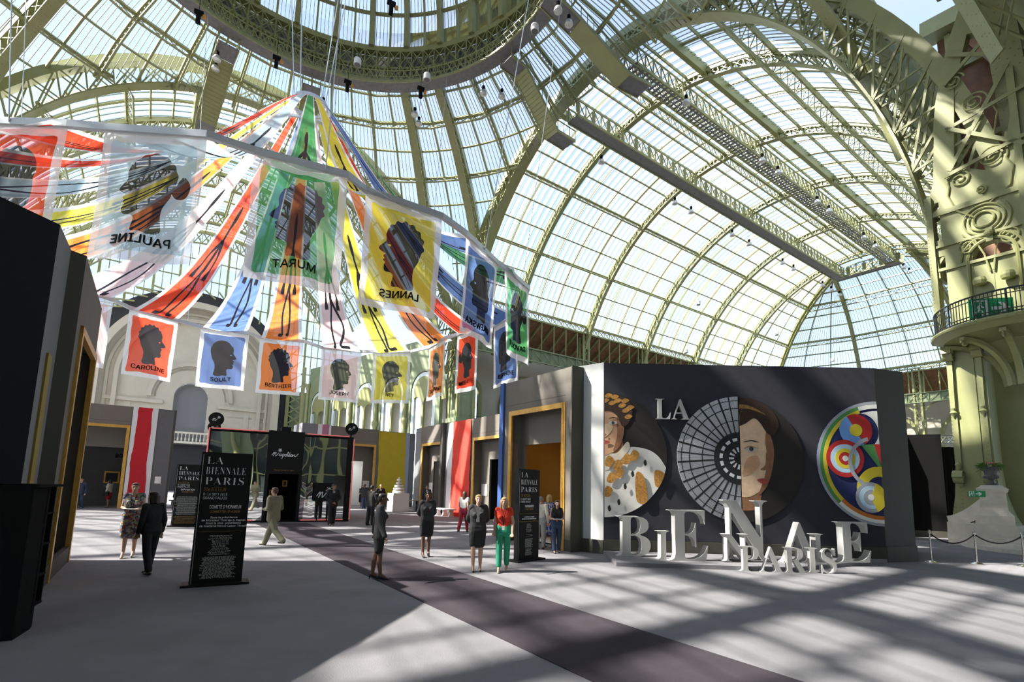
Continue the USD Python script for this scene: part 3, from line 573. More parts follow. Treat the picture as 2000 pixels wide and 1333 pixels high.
for z0_, z1_, x0, x1 in ((14.55, 14.7, -6.4, -2.3), (11.95, 12.0, -6.45, -2.3), (13.05, 13.08, -6.4, -2.3)): part(UW, 'stringcourse', face(sbox(x0, z0_ - .04, x1, z1_ + .04), 0, .1), M['iron'])
mb = MB()
for (xa, za), (xb, zb) in (((-5.6, 16.4), (-3.2, 20.6)), ((-5.6, 18.5), (-3.2, 16.4)), ((-5.5, 20.6), (-2.9, 22.8)), ((-5.6, 18.4), (-3.0, 18.9)), ((-5.3, 22), (-3.1, 20.4)), ((-5.8, 16.2), (-3.0, 16.8))):
    mb.beam(NP(-xa, za, .15), NP(-xb, zb, .15), .16, .06, N3)
part(UW, 'brace', mb, M['iron'])
for sx, nm in ((-3.4, 0), (-6.45, 1)):
    part(UW, 'flange', face(sbox(sx - .12, 8.6, sx + .12, 15.5 if nm else 20), 0, .16), M['rivet'])
for v in (5.05, 3.98): part(UW, 'jamb', MB().box(NP(v, 10.6, -.1), (.16, 1.1, 2.9), math.pi / 2 - AL).lathe([(.0, -.2), (.2, -.14), (.24, 0), (.2, .14), (0, .2)], 12, NP(v - .1 if v > 4.5 else v + .1, 11.0, .25)), M['iron'])
# balcony round the pier
BC = NP(4.0, 0, -.4); BR = 3.0; BZ = 8.75
ba = np.linspace(math.radians(96), math.radians(262), 33)                  # half round, on the camera's side (angles from N3 to T3)
bp = lambda r, z: np.stack([BC + N3 * r * math.cos(a) + T3 * r * math.sin(a) * .9 + Z3 * z for a in ba])
BAL2 = part(PIER, 'balcony', MB().grid(np.stack([bp(.3, BZ), bp(BR, BZ)])).grid(np.stack([bp(BR, BZ), bp(BR, BZ - .14)])).grid(np.stack([bp(BR, BZ - .14), bp(BR - .35, BZ - .32), bp(1.2, BZ - .5), bp(.4, BZ - 1.3)])), M['iron'])
part(BAL2, 'edge_moulding', MB().tube(bp(BR + .02, BZ - .06), .09, 8), M['rivet'], smooth=40)
mb = MB().tube(bp(BR - .08, BZ + 1.0), .035, 6).tube(bp(BR - .08, BZ + .82), .02, 5).tube(bp(BR - .08, BZ + .22), .02, 5).tube(bp(BR - .08, BZ + .1), .025, 5)
bs = np.linspace(ba[0], ba[-1], 62)
for i, a in enumerate(bs):
    o = BC + N3 * (BR - .08) * math.cos(a) + T3 * (BR - .08) * math.sin(a) * .9; mb.beam(o + Z3 * BZ, o + Z3 * (BZ + 1.0), .02 if i % 8 else .05, .02 if i % 8 else .05)
    if i % 2: q = BC + N3 * (BR - .08) * math.cos(a + .02) + T3 * (BR - .08) * math.sin(a + .02) * .9; mb.tube([q + Z3 * (BZ + .16 + .06 * math.cos(t)) + (T3 * .06 * math.sin(t)) for t in np.linspace(0, 6.28, 9)], .012, 4)
part(BAL2, 'railing', mb, M['rail'])
for a in (1.9, 2.5, 3.1, 3.7):
    d = N3 * math.cos(a) + T3 * math.sin(a) * .9; th = np.linspace(0, math.pi / 2, 10)
    P = np.stack([BC + d * (.6 + (BR - 1.0) * (1 - math.cos(t))) + Z3 * (BZ - 2.3 + 1.85 * math.sin(t)) for t in th]); part(BAL2, 'bracket', MB().sweep(P, .16, .2, np.cross(d, Z3)), M['iron'])
    part(BAL2, 'bracket_scroll', MB().tube([BC + d * (BR - .5 + .16 * (1 - t / 13) * math.cos(t)) + Z3 * (BZ - .62 + .16 * (1 - t / 13) * math.sin(t)) for t in np.linspace(0, 12, 26)], .04, 5), M['iron'])
part(PIER, 'boarded_gable', MB().grid([[NV(XA + 5.5, -21.5, 10), NV(XA + 5.5, -44, 10)], [NV(XA + 5.0, -21.5, 27.5), NV(XA + 5.0, -44, 26.0)]]), M['wood'])
mb = MB()
for k in range(12): mb.beam(NV(XA + 5.3, -22 - 2 * k, 10), NV(XA + 4.8, -22 - 2 * k, 27), .25, .3, N3)
for z in (16.0, 20.5, 25.0): mb.beam(NV(XA + 5.1, -21.5, z), NV(XA + 5.1, -44, z), .3, .4, N3)
mb.beam(NV(XA + 4.6, -21.0, 27.6), NV(XA + 4.6, -44, 26.2), .9, 1.1, N3).beam(NV(XA + 2.5, -21.4, 30.0), NV(XA + 2.5, -40, 29.0), .6, .7, N3)
part(PIER, 'gable_frame', mb, M['iron'])
# boards of the gallery ceiling behind the pier
part(PIER, 'boarded_ceiling', MB().grid([[NP(6.0, 27.4, -6), NP(-9, 27.4, -6)], [NP(2.4, 17.5, -1.2), NP(-9, 17.5, -1.2)]]), M['wood'])
part(PIER, 'gallery_beam', MB().beam(NP(3.0, 18.2, 0), NP(-8, 18.2, 0), .5, .8).beam(NP(3.0, 22.4, -2), NP(-8, 22.4, -2), .4, .6).beam(NP(3, 9, -1), NP(-8, 9, -1), 1.4, .6), M['iron'])
for v in (1.6, -.4):
    th = np.linspace(0, math.pi / 2, 12); P = np.stack([NP(v + 1.9 * (1 - math.cos(t)), 14.5 + 6.5 * math.sin(t), .1) for t in th]); part(PIER, 'curved_bracket', MB().sweep(P, .3, .35, N3), M['iron'])

# stone stair with pedestal at the foot of the pier
ST = thing('stairs', kind='structure', loc=NP(4.2, 0, .5))
for k in range(9):
    r0 = 3.5 - k * .36; o = NP(3.1 - .12 * k, 0, -.6); a = np.linspace(math.radians(80), math.radians(300), 22)
    pts = [o + N3 * math.cos(t) * r0 * 1.15 + T3 * math.sin(t) * r0 * .95 for t in a]; poly = Polygon([(p @ N3, p @ T3) for p in pts])
    part(ST, 'step', MB().extr(poly, Z3 * (k * .15 if k else 0.0), N3, T3, .15 if k else .15), M['stone'])
PD = NP(5.05, 0, 1.0)
part(ST, 'plinth', MB().box(PD + Z3 * .45, (1.5, 1.5, .9), math.pi / 2 - AL).box(NP(5.9, .45, .0), (1.9, 1.3, .9), math.pi / 2 - AL), M['stone'])
PEDS = part(ST, 'pedestal', MB().lathe([(.78, .9), (.78, 1.25), (.66, 1.35), (.56, 1.45), (.52, 2.1), (.62, 2.18), (.66, 2.28), (.5, 2.36), (.42, 2.42), (0, 2.42)], 4, PD), M['stone'])
P = np.stack([NP(6.5 - t * 1.3, .9 + .9 * t ** 1.6, .75) for t in np.linspace(0, 1, 9)]); part(ST, 'curved_balustrade', MB().sweep(P, .35, .5, Z3), M['stone'])
GLY = {"L":[0.936,[[[[0.037,0.0],[0.035,0.038],[0.069,0.039],[0.125,0.06],[0.146,0.081],[0.162,0.128],[0.162,0.872],[0.151,0.909],[0.126,0.939],[0.084,0.956],[0.036,0.961],[0.035,0.994],[0.547,0.995],[0.548,0.961],[0.475,0.956],[0.434,0.94],[0.418,0.924],[0.402,0.887],[0.397,0.153],[0.407,0.097],[0.435,0.069],[0.486,0.059],[0.598,0.064],[0.698,0.089],[0.758,0.124],[0.817,0.183],[0.847,0.228],[0.893,0.333],[0.934,0.338],[0.882,0.006],[0.875,0.0]]]]],"A":[0.956,[[[[-0.017,0.0],[-0.019,0.038],[0.038,0.056],[0.073,0.091],[0.107,0.16],[0.446,1.014],[0.489,1.019],[0.849,0.17],[0.899,0.075],[0.92,0.055],[0.97,0.038],[0.97,0.002],[0.502,0.0],[0.501,0.039],[0.58,0.05],[0.611,0.071],[0.622,0.098],[0.603,0.168],[0.552,0.287],[0.231,0.289],[0.172,0.158],[0.162,0.098],[0.185,0.059],[0.215,0.044],[0.278,0.039],[0.279,0.001]],[[0.255,0.364],[0.259,0.353],[0.524,0.357],[0.39,0.683],[0.378,0.678]]]]],"B":[0.971,[[[[0.037,0.0],[0.035,0.038],[0.069,0.039],[0.125,0.06],[0.141,0.077],[0.162,0.133],[0.162,0.862],[0.14,0.925],[0.104,0.951],[0.036,0.961],[0.035,0.994],[0.582,0.995],[0.65,0.985],[0.734,0.961],[0.814,0.911],[0.838,0.882],[0.863,0.827],[0.868,0.737],[0.858,0.692],[0.823,0.633],[0.784,0.599],[0.705,0.559],[0.655,0.549],[0.65,0.54],[0.749,0.51],[0.808,0.48],[0.862,0.436],[0.897,0.387],[0.917,0.317],[0.917,0.252],[0.902,0.187],[0.857,0.113],[0.813,0.074],[0.754,0.039],[0.626,0.005]],[[0.397,0.128],[0.42,0.069],[0.456,0.054],[0.524,0.054],[0.591,0.08],[0.637,0.136],[0.657,0.216],[0.652,0.368],[0.616,0.444],[0.55,0.49],[0.485,0.505],[0.398,0.501]],[[0.397,0.877],[0.402,0.554],[0.475,0.554],[0.545,0.574],[0.592,0.615],[0.607,0.646],[0.623,0.706],[0.618,0.839],[0.592,0.9],[0.541,0.941],[0.456,0.951],[0.415,0.936],[0.407,0.923]]]]],"I":[0.569,[[[[0.032,0.0],[0.03,0.038],[0.094,0.049],[0.125,0.065],[0.151,0.091],[0.162,0.122],[0.167,0.857],[0.157,0.908],[0.141,0.934],[0.089,0.956],[0.031,0.961],[0.03,0.994],[0.533,0.995],[0.533,0.961],[0.48,0.956],[0.434,0.94],[0.418,0.924],[0.402,0.887],[0.402,0.123],[0.413,0.091],[0.444,0.06],[0.538,0.039],[0.539,0.002]]]]],"E":[0.966,[[[[0.029,0.032],[0.036,0.039],[0.084,0.039],[0.126,0.055],[0.156,0.097],[0.167,0.158],[0.162,0.873],[0.146,0.919],[0.126,0.939],[0.089,0.956],[0.036,0.961],[0.035,0.994],[0.871,0.994],[0.87,0.701],[0.839,0.703],[0.823,0.781],[0.778,0.861],[0.707,0.911],[0.582,0.941],[0.451,0.941],[0.429,0.935],[0.408,0.914],[0.402,0.896],[0.405,0.54],[0.491,0.544],[0.547,0.57],[0.577,0.6],[0.607,0.655],[0.628,0.749],[0.666,0.753],[0.667,0.263],[0.628,0.261],[0.622,0.324],[0.602,0.389],[0.557,0.45],[0.486,0.48],[0.405,0.485],[0.402,0.109],[0.424,0.074],[0.481,0.059],[0.598,0.064],[0.688,0.084],[0.743,0.109],[0.817,0.169],[0.857,0.223],[0.898,0.313],[0.939,0.314],[0.882,0.001],[0.032,0.0]]]]],"N":[1.083,[[[[0.042,0.0],[0.041,0.039],[0.104,0.044],[0.146,0.071],[0.167,0.137],[0.167,0.847],[0.077,0.95],[0.04,0.962],[0.04,0.994],[0.347,0.994],[0.852,0.381],[0.858,0.387],[0.853,0.883],[0.842,0.914],[0.816,0.94],[0.727,0.961],[0.726,0.993],[1.048,0.994],[1.048,0.962],[0.968,0.945],[0.937,0.914],[0.927,0.882],[0.921,-0.024],[0.884,-0.024],[0.864,-0.005],[0.241,0.752],[0.235,0.746],[0.235,0.122],[0.256,0.071],[0.277,0.055],[0.328,0.039],[0.362,0.038],[0.363,0.002]]]]],"P":[0.917,[[[[0.037,0.0],[0.035,0.038],[0.069,0.039],[0.125,0.06],[0.146,0.081],[0.162,0.128],[0.162,0.872],[0.135,0.93],[0.099,0.951],[0.036,0.961],[0.035,0.994],[0.586,0.995],[0.69,0.98],[0.734,0.965],[0.804,0.926],[0.867,0.852],[0.887,0.803],[0.897,0.748],[0.887,0.648],[0.847,0.569],[0.779,0.505],[0.685,0.466],[0.601,0.451],[0.397,0.447],[0.402,0.117],[0.423,0.071],[0.444,0.055],[0.495,0.039],[0.529,0.038],[0.529,0.001]],[[0.402,0.908],[0.402,0.505],[0.494,0.505],[0.536,0.515],[0.577,0.536],[0.622,0.597],[0.637,0.658],[0.632,0.819],[0.602,0.89],[0.571,0.92],[0.54,0.936],[0.48,0.946],[0.436,0.941]]]]],"R":[1.034,[[[[0.037,0.0],[0.035,0.038],[0.069,0.039],[0.125,0.06],[0.146,0.081],[0.162,0.128],[0.162,0.872],[0.135,0.93],[0.099,0.951],[0.036,0.961],[0.035,0.994],[0.582,0.995],[0.719,0.97],[0.774,0.951],[0.833,0.916],[0.882,0.862],[0.907,0.803],[0.907,0.668],[0.882,0.608],[0.833,0.555],[0.744,0.505],[0.704,0.494],[0.696,0.48],[0.952,0.1],[0.998,0.05],[1.049,0.038],[1.053,0.001],[0.741,0.001],[0.445,0.458],[0.436,0.466],[0.403,0.466],[0.397,0.46],[0.402,0.117],[0.423,0.071],[0.444,0.055],[0.495,0.039],[0.529,0.038],[0.529,0.001]],[[0.407,0.913],[0.398,0.518],[0.407,0.51],[0.456,0.51],[0.56,0.53],[0.596,0.55],[0.626,0.58],[0.652,0.632],[0.667,0.744],[0.646,0.85],[0.631,0.881],[0.581,0.925],[0.495,0.946],[0.429,0.935]]]]],"S":[0.853,[[[[0.093,0.341],[0.1,0.348],[0.137,0.343],[0.172,0.225],[0.202,0.165],[0.271,0.085],[0.307,0.059],[0.382,0.034],[0.476,0.034],[0.532,0.055],[0.582,0.1],[0.608,0.158],[0.608,0.231],[0.582,0.282],[0.517,0.337],[0.265,0.466],[0.172,0.544],[0.123,0.628],[0.113,0.668],[0.113,0.793],[0.128,0.847],[0.172,0.921],[0.226,0.97],[0.281,1.0],[0.355,1.02],[0.454,1.02],[0.538,1.005],[0.632,0.976],[0.671,0.975],[0.695,0.997],[0.703,1.019],[0.744,1.019],[0.745,0.703],[0.739,0.696],[0.706,0.697],[0.681,0.776],[0.626,0.866],[0.571,0.92],[0.486,0.965],[0.417,0.975],[0.377,0.97],[0.326,0.95],[0.28,0.904],[0.26,0.837],[0.265,0.798],[0.285,0.753],[0.321,0.717],[0.366,0.687],[0.656,0.544],[0.75,0.45],[0.784,0.351],[0.784,0.232],[0.769,0.177],[0.715,0.089],[0.651,0.035],[0.592,0.005],[0.523,-0.015],[0.35,-0.02],[0.207,0.024],[0.168,0.025],[0.148,0.012],[0.132,-0.024],[0.095,-0.024]]]]]}
def glyph(c):
    adv, ps = GLY[c]; return adv, unary_union([Polygon(p[0], p[1:]).buffer(0) for p in ps])
def serif(text, h, sp=0.06, thin=0.0):
    x, out = 0.0, []
    for c in text:
        if c == ' ': x += .35 * h; continue
        adv, g = glyph(c); g = g.buffer(-thin) if thin else g; out.append(affinity.translate(affinity.scale(g, h, h, origin=(0, 0)), x, 0)); x += adv * h + sp * h
    return unary_union(out), x
class TX:
    def __init__(s, m): s.m, s.L, s.rows = m, [], MB()
    def extr(s, *a_, **k_): s.rows.extr(*a_, **k_)
def put_text(mb, text, h, o, ex, ey, align='l', bold=False, depth=.004, width=None):
    if isinstance(mb, TX): q_ = MB(); mb.L.append(q_); mb = q_
    m = meshkit.text_mesh(text, h, depth, bold); v = A(m.vertices); w = v[:, 0].max() - v[:, 0].min(); v[:, 0] -= v[:, 0].min()
    if width: v[:, 0] *= width / w; w = width
    if align == 'c': v[:, 0] -= w / 2
    en = np.cross(ex, ey); mb.add(A(o) + v[:, :1] * ex + v[:, 1:2] * ey + v[:, 2:] * en, m.faces); return w
FD, PD_ = A([-.5786, .8156, 0]), A([.8156, .5786, 0])
M['taupe'] = mat('taupe_panel', (0.165, 0.147, 0.125), 0.85, var=0.05, scale=2, bump=0.05)
M['greyp'] = mat('grey_panel', (0.20, 0.205, 0.215), 0.85, var=0.05, scale=2)
M['greyd'] = mat('dim_grey_panel', (0.13, 0.13, 0.135), 0.85, var=0.05, scale=2)
M['olive'] = mat('dark_skirting', (0.055, 0.052, 0.040), 0.7)
M['gold'] = mat('gold_frame', (0.66, 0.37, 0.08), 0.35, metal=0.35, var=0.12, scale=6)
M['signw'] = mat('sign_white', (0.78, 0.76, 0.72), 0.6)
M['blue'] = mat('royal_blue', (0.045, 0.10, 0.31), 0.8)
M['ochre'] = mat('ochre_wall', (0.55, 0.30, 0.06), 0.85)
M['red'] = mat('red_cloth', (0.72, 0.05, 0.03), 0.85, var=0.08, scale=2)
M['whitec'] = mat('white_cloth', (0.74, 0.74, 0.76), 0.85)
M['yellow'] = mat('mustard_cloth', (0.46, 0.34, 0.012), 0.85, var=0.06, scale=2)
M['pinkc'] = mat('rose_cloth', (0.42, 0.17, 0.27), 0.85)
M['navy'] = mat('charcoal_navy', (0.036, 0.036, 0.046), 0.85, spec=0.25, var=0.06, scale=2)
M['nearblack'] = mat('near_black_navy', (0.012, 0.013, 0.018), 0.8, spec=0.2)
M['char'] = mat('charcoal_grey', (0.062, 0.060, 0.052), 0.8, var=0.05, scale=2)
M['brown'] = mat('dark_brown_wood', (0.06, 0.028, 0.015), 0.5, var=0.2, scale=3)
M['goldtxt'] = mat('gold_print', (0.30, 0.19, 0.045), 0.6)
M['whitetxt'] = mat('white_print', (0.72, 0.74, 0.76), 0.6)
M['printgrey'] = mat('small_print_grey', (0.45, 0.46, 0.47), 0.6)
M['greytxt'] = mat('grey_print', (0.35, 0.35, 0.35), 0.6)

class Wall:
    """a stand wall along ex from o; local x along, z up, faces -n"""
    def __init__(s, o, ex, label, name='exhibition_stand', n=None):
        s.o, s.ex = A(list(o) + [0] if len(o) == 2 else o), unit(A(list(ex) + [0] if len(ex) == 2 else ex)); s.n = np.cross(s.ex, Z3) if n is None else n
        s.T = thing(name, label, 'exhibition stand', s.o); s.fx = s.ex if np.cross(s.ex, Z3) @ s.n < 0 else s.ex
    def at(s, x, z, d=0.0): return s.o + s.ex * x + Z3 * z - s.n * d       # d > 0 stands out of the face
    def slab(s, x0, x1, z0, z1, d0, d1, nm, m, parent=None, label=None):
        a, b = s.at(x0, z0, d0), s.at(x1, z1, d1); c = (s.at(x0, z0, d0) + s.at(x1, z1, d1)) / 2
        return part(parent or s.T, nm, MB().box(c, (abs(x1 - x0), abs(d1 - d0), abs(z1 - z0)), math.atan2(s.ex[1], s.ex[0])), m, label=label)
    def portal(s, x0, x1, h, a, b, ht, m, rec=.54, door=None, din=None, fw=.17, inner=None, skirt=True, room=None, sign=None):
        """wall x0..x1 with a gold-framed recess a..b up to ht, doorway 'door' (x0,x1,top) in the back of the recess"""
        W = s.slab(x0, a, 0, h, 0, -.7, 'wall_panel', m); s.slab(b, x1, 0, h, 0, -.7, 'wall_panel', m); s.slab(a, b, ht, h, 0, -.7, 'wall_panel', m)
        s.slab(x0, x1, ht + .22, ht + .235, .004, 0, 'panel_joint', M['olive'])
        if skirt: s.slab(x0, a, 0, .34, .03, 0, 'skirting', M['olive']); s.slab(b, x1, 0, .34, .03, 0, 'skirting', M['olive'])
        F = s.slab(a, a + fw, 0, ht, .05, -.02, 'gold_frame', M['gold']); s.slab(b - fw, b, 0, ht, .05, -.02, 'gold_frame', M['gold']); s.slab(a + fw, b - fw, ht - fw, ht, .05, -.02, 'gold_frame', M['gold'])
        for q in (.35, .75): s.slab(a + fw * q, a + fw * q + .02, 0, ht, .07, .05, 'bead', M['gold'], F)
        im = inner or M['taupe']; s.slab(a - .02, a + .02, 0, ht, 0, -rec, 'reveal', im); s.slab(b - .02, b + .02, 0, ht, 0, -rec, 'reveal', im)
        if door:
            d0, d1, dt = door
            if d0 > a + .05: s.slab(a, d0, 0, ht, -rec, -rec - .12, 'back_panel', im)
            if d1 < b - .05: s.slab(d1, b, 0, ht, -rec, -rec - .12, 'back_panel', im)
            s.slab(d0, d1, dt, ht, -rec, -rec - .12, 'back_panel', im)
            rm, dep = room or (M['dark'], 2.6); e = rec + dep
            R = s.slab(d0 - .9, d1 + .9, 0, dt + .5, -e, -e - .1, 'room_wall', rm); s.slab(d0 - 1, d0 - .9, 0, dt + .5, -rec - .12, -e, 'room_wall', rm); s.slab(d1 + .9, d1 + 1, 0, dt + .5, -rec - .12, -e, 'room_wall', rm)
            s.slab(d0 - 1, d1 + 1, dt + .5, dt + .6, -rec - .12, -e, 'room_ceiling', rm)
        else: s.slab(a, b, 0, ht, -rec, -rec - .12, 'back_panel', im)
        if sign:
            S = s.slab(sign[0], sign[1], sign[2], sign[3], -rec + .03 if a < sign[0] < b and rec else .03, -rec if a < sign[0] < b and rec else 0, 'name_plate', M['signw'])

# ---- stands along the right of the runner
O1, O2 = A([1.69, 15.83, 0]), A([2.417, 22.637, 0])
w = Wall(O1, FD, 'tall taupe stand with gold-framed doorway into an ochre room, beside the big portrait wall', n=PD_)
w.portal(-.38, 3.38, 5.73, -.04, 3.05, 4.62, M['taupe'], door=(.62, 2.86, 3.42), room=(M['ochre'], 2.6))
w.slab(-.38, -.04, 0, 5.73, .02, 0, 'pilaster', M['taupe']); w.slab(-.42, -.38, 0, 5.73, .1, -1.3, 'end_fin', M['olive']); w.slab(3.38, 3.62, 0, 5.74, .08, -.6, 'blue_fin', M['blue'])
w.slab(2.5, 2.84, 1.33, 1.97, -.5, -.53, 'name_plate', M['signw'])
w.slab(.9, 2.8, .06, .08, -.54, -3.0, 'room_floor', M['stone'])
RL = UsdLux.SphereLight.Define(stage, w.T.path + '/room_lamp_light'); RL.CreateRadiusAttr(.12); RL.CreateIntensityAttr(60.0); RL.CreateColorAttr(Gf.Vec3f(1, .78, .5)); RL.AddTranslateOp().Set(Gf.Vec3d(*(w.at(1.6, 3.2, -1.6) - w.T.loc).tolist()))
pf = thing('framed_picture', 'small dark picture in a black frame on the ochre wall inside the doorway', 'picture', w.at(1.05, 1.75, -3.1)); part(pf, 'frame', MB().box(w.at(1.05, 2.05, -3.1), (.5, .05, .72), math.atan2(FD[1], FD[0])), M['black']); part(pf, 'canvas', MB().box(w.at(1.05, 2.05, -3.06), (.4, .03, .6), math.atan2(FD[1], FD[0])), M['brown'])
hl = thing('wall_lamp', 'black dome-shaped lamp on the ochre wall above the sign totem', 'lamp', w.at(2.2, 2.9, -2.9)); part(hl, 'shade', MB().lathe([(0, .28), (.12, .26), (.3, .08), (.34, 0), (0, .02)], 18, w.at(2.2, 2.65, -2.9)), M['black'], smooth=40); part(hl, 'stem', MB().tube([w.at(2.2, 2.9, -2.9), w.at(2.2, 3.1, -3.1)], .02), M['black'])
w = Wall(O2, FD, 'taupe stand with gold-framed dark doorway between the red cloth and the blue fin', n=PD_)
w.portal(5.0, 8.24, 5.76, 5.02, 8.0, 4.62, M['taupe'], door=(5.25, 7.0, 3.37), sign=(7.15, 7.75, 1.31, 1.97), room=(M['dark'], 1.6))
c_ = Wall(O2 + FD * 8.26, FD, 'x', n=PD_) if False else None
def banner_wall(o, ex, n, L, h, mid, m0, m1, label, cat='cloth', name='cloth_hanging', edge0=0.1, edge1=0.1, seed=3):
    """tall cloth with a ragged painted stripe, hung flat on a stand wall"""
    T = thing(name, label, cat, o); rg = np.random.default_rng(seed); zs = np.linspace(0.02, h, 24); nz = lambda: np.cumsum(rg.normal(0, .018, 24))
    l, r = edge0 * L + nz(), L - edge1 * L + nz(); fn = wall_fr(A(o) - n * .05, ex)
    part(T, 'border', MB().extr(sbox(0, 0, L, h), A(o) - n * .02, ex, Z3, .02, True), m0)
    part(T, 'painted_field', MB().extr(Polygon(list(zip(l, zs)) + list(zip(r[::-1], zs[::-1]))), A(o) - n * .035, ex, Z3, .012, True), m1); return T
wb = Wall(O2 + FD * 8.24, FD, 'plain grey stand wall behind the tall red cloth', n=PD_); wb.slab(0, 3.15, 0, 5.74, 0, -.5, 'wall_panel', M['greyp']); wb.slab(0, 3.15, 0, .34, .015, 0, 'skirting', M['olive'])
banner_wall(O2 + FD * 8.24 - PD_ * .02, FD, PD_, 2.75, 5.75, None, M['whitec'], M['red'], 'tall bright red painted cloth hanging between two stands, right of the runner', edge0=.0, edge1=.24)
w = Wall(O2, FD, 'taupe stand with gold-framed white doorway left of the tall red cloth', n=PD_)
w.portal(11.67, 15.05, 5.78, 11.7, 14.8, 4.62, M['taupe'], door=(12.1, 14.0, 3.42), sign=(14.0, 14.55, 1.3, 1.98), room=(M['white'], 1.8))
w.slab(11.35, 11.67, 0, 5.78, .25, -.7, 'dark_pillar', M['char']); w.slab(15.05, 16.1, 0, 5.78, -.1, -.7, 'grey_pilaster', M['greyp'])
cb = thing('display_cabinet', 'dark brown wooden cabinet inside the white doorway left of the red cloth', 'cabinet', w.at(12.9, 0, -1.5)); cm = part(cb, 'carcass', MB().box(w.at(12.9, 1.05, -1.5), (1.1, .6, 2.1), math.atan2(FD[1], FD[0])), M['brown']); part(cb, 'top', MB().box(w.at(12.9, 2.12, -1.5), (1.2, .7, .08), math.atan2(FD[1], FD[0])), M['brown'])
for x in (12.65, 13.15): part(cb, 'door', MB().box(w.at(x, 1.05, -1.18), (.44, .04, 1.8), math.atan2(FD[1], FD[0])), M['brown'])

# ---- back row behind the kiosk: striped return, taupe portal, mustard cloth
K = A([-13.43, 37.33, 0]); w = Wall(K, PD_, 'taupe stand with gold-framed doorway onto a bright white room, right of the kiosk', n=FD)
w.portal(0, 3.73, 6.0, .4, 3.5, 4.8, M['taupe'], door=(1.5, 2.75, 3.5), sign=(2.8, 3.3, 1.33, 2.0), room=(M['white'], 3.0))
KL = UsdLux.RectLight.Define(stage, w.T.path + '/room_panel_light'); KL.CreateWidthAttr(1.2); KL.CreateHeightAttr(1.2); KL.CreateIntensityAttr(70.0); KL.AddTranslateOp().Set(Gf.Vec3d(*(w.at(2.1, 3.9, -2.0) - w.T.loc).tolist()))
for x in (1.9, 2.4): w.slab(x - .06, x + .06, 0, 3.6, -2.0, -2.12, 'white_post', M['white'])
w.slab(1.55, 1.8, 0.1, 2.4, -2.5, -2.6, 'dark_panel', M['dark'])
w2 = Wall(K + PD_ * 3.75, PD_, 'mustard-yellow stand wall end with grey fin, behind the white cake sculpture', n=FD); w2.slab(0, 2.6, 0, 5.95, -.1, -.6, 'wall_panel', M['greyd']); w2.slab(2.55, 3.0, 0, 5.92, .05, -.6, 'grey_fin', M['greyd']); w2.slab(0, 3, 0, .34, .06, 0, 'skirting', M['olive'])
banner_wall(K + PD_ * 3.75 - FD * -.0, PD_, FD, 2.55, 5.9, None, mat('lilac_cloth', (.30, .31, .42), .85), M['yellow'], 'wide mustard-yellow painted cloth on the wall behind the white cake sculpture', edge0=.0, edge1=.08, seed=5)
w3 = Wall(K - PD_ * 2.05, PD_, 'grey stand wall with rose-striped cloth seen over the kiosk', n=FD); w3.slab(0, 2.05, 0, 6.05, 0, -.5, 'wall_panel', M['greyp'])
for x0, x1, m in ((-.0, .28, 'white'), (.28, .5, 'taupe'), (.5, .75, 'whitec')): w3.slab(-.03, 0, 0, 6.05, -x0 * 3.5, -x1 * 3.5, 'side_stripe', M[m])
banner_wall(K - PD_ * .98 - FD * .0, PD_, FD, .95, 6.05, None, M['whitec'], M['pinkc'], 'narrow rose-pink cloth on grey wall above the kiosk roof', edge0=.18, edge1=.2, seed=6)

# ---- stand at the back left, behind the two talking women
L0 = A([-21.3, 31.5, 0]); LD = unit(A([.832, .555, 0])); LN = A([-LD[1], LD[0], 0]); w = Wall(L0, LD, 'dim taupe stand with wide gold-framed opening at the back left', n=LN)
w.portal(-7.2, -2.1, 6.1, -6.9, -2.0 - .12, 4.95, M['taupe'], rec=.9, door=(-6.8, -2.25, 3.62), room=(M['greyd'], 3.0), inner=M['taupe']); w.slab(-2.12, 0, 0, 6.1, 0, -.7, 'wall_panel', M['greyd']); w.slab(0, .12, 0, 6.1, .0, -1.6, 'end_fin', M['olive'])
mb = MB(); put_text(mb, 'BO', .22, w.at(-2.95, 3.1, -3.85), LD, Z3, bold=True, depth=.02); part(w.T, 'lettering', mb, M['matblack'])
w.slab(-.62, -.3, 1.5, 1.92, .03, 0, 'name_plate', M['signw'])
banner_wall(L0 - LD * 2.08 - LN * .0, LD, LN, 1.25, 6.1, None, M['whitec'], mat('crimson_cloth', (.50, .012, .02), .85), 'deep crimson painted cloth with white edges at the back left', edge0=.16, edge1=.16, seed=9)
for i, (x, z, s_) in enumerate(((-6.1, 1.9, .5), (-4.9, 1.9, .4), (-3.0, 1.8, .5))):
    pc = thing('framed_picture', ['dark oil painting in gilt frame, leftmost in the dim back-left stand', 'tall narrow dark picture in gilt frame in the middle of the dim back-left stand', 'dark picture in gilt frame nearest the gold edge of the dim back-left stand'][i], 'picture', w.at(x, z, -3.8), group=None)
    part(pc, 'frame', MB().box(w.at(x, z, -3.82), (s_ + .3, .06, s_ * 1.5), math.atan2(LD[1], LD[0])), M['gold']); part(pc, 'canvas', MB().box(w.at(x, z, -3.78), (s_ + .12, .05, s_ * 1.5 - .18), math.atan2(LD[1], LD[0])), M['dark'])

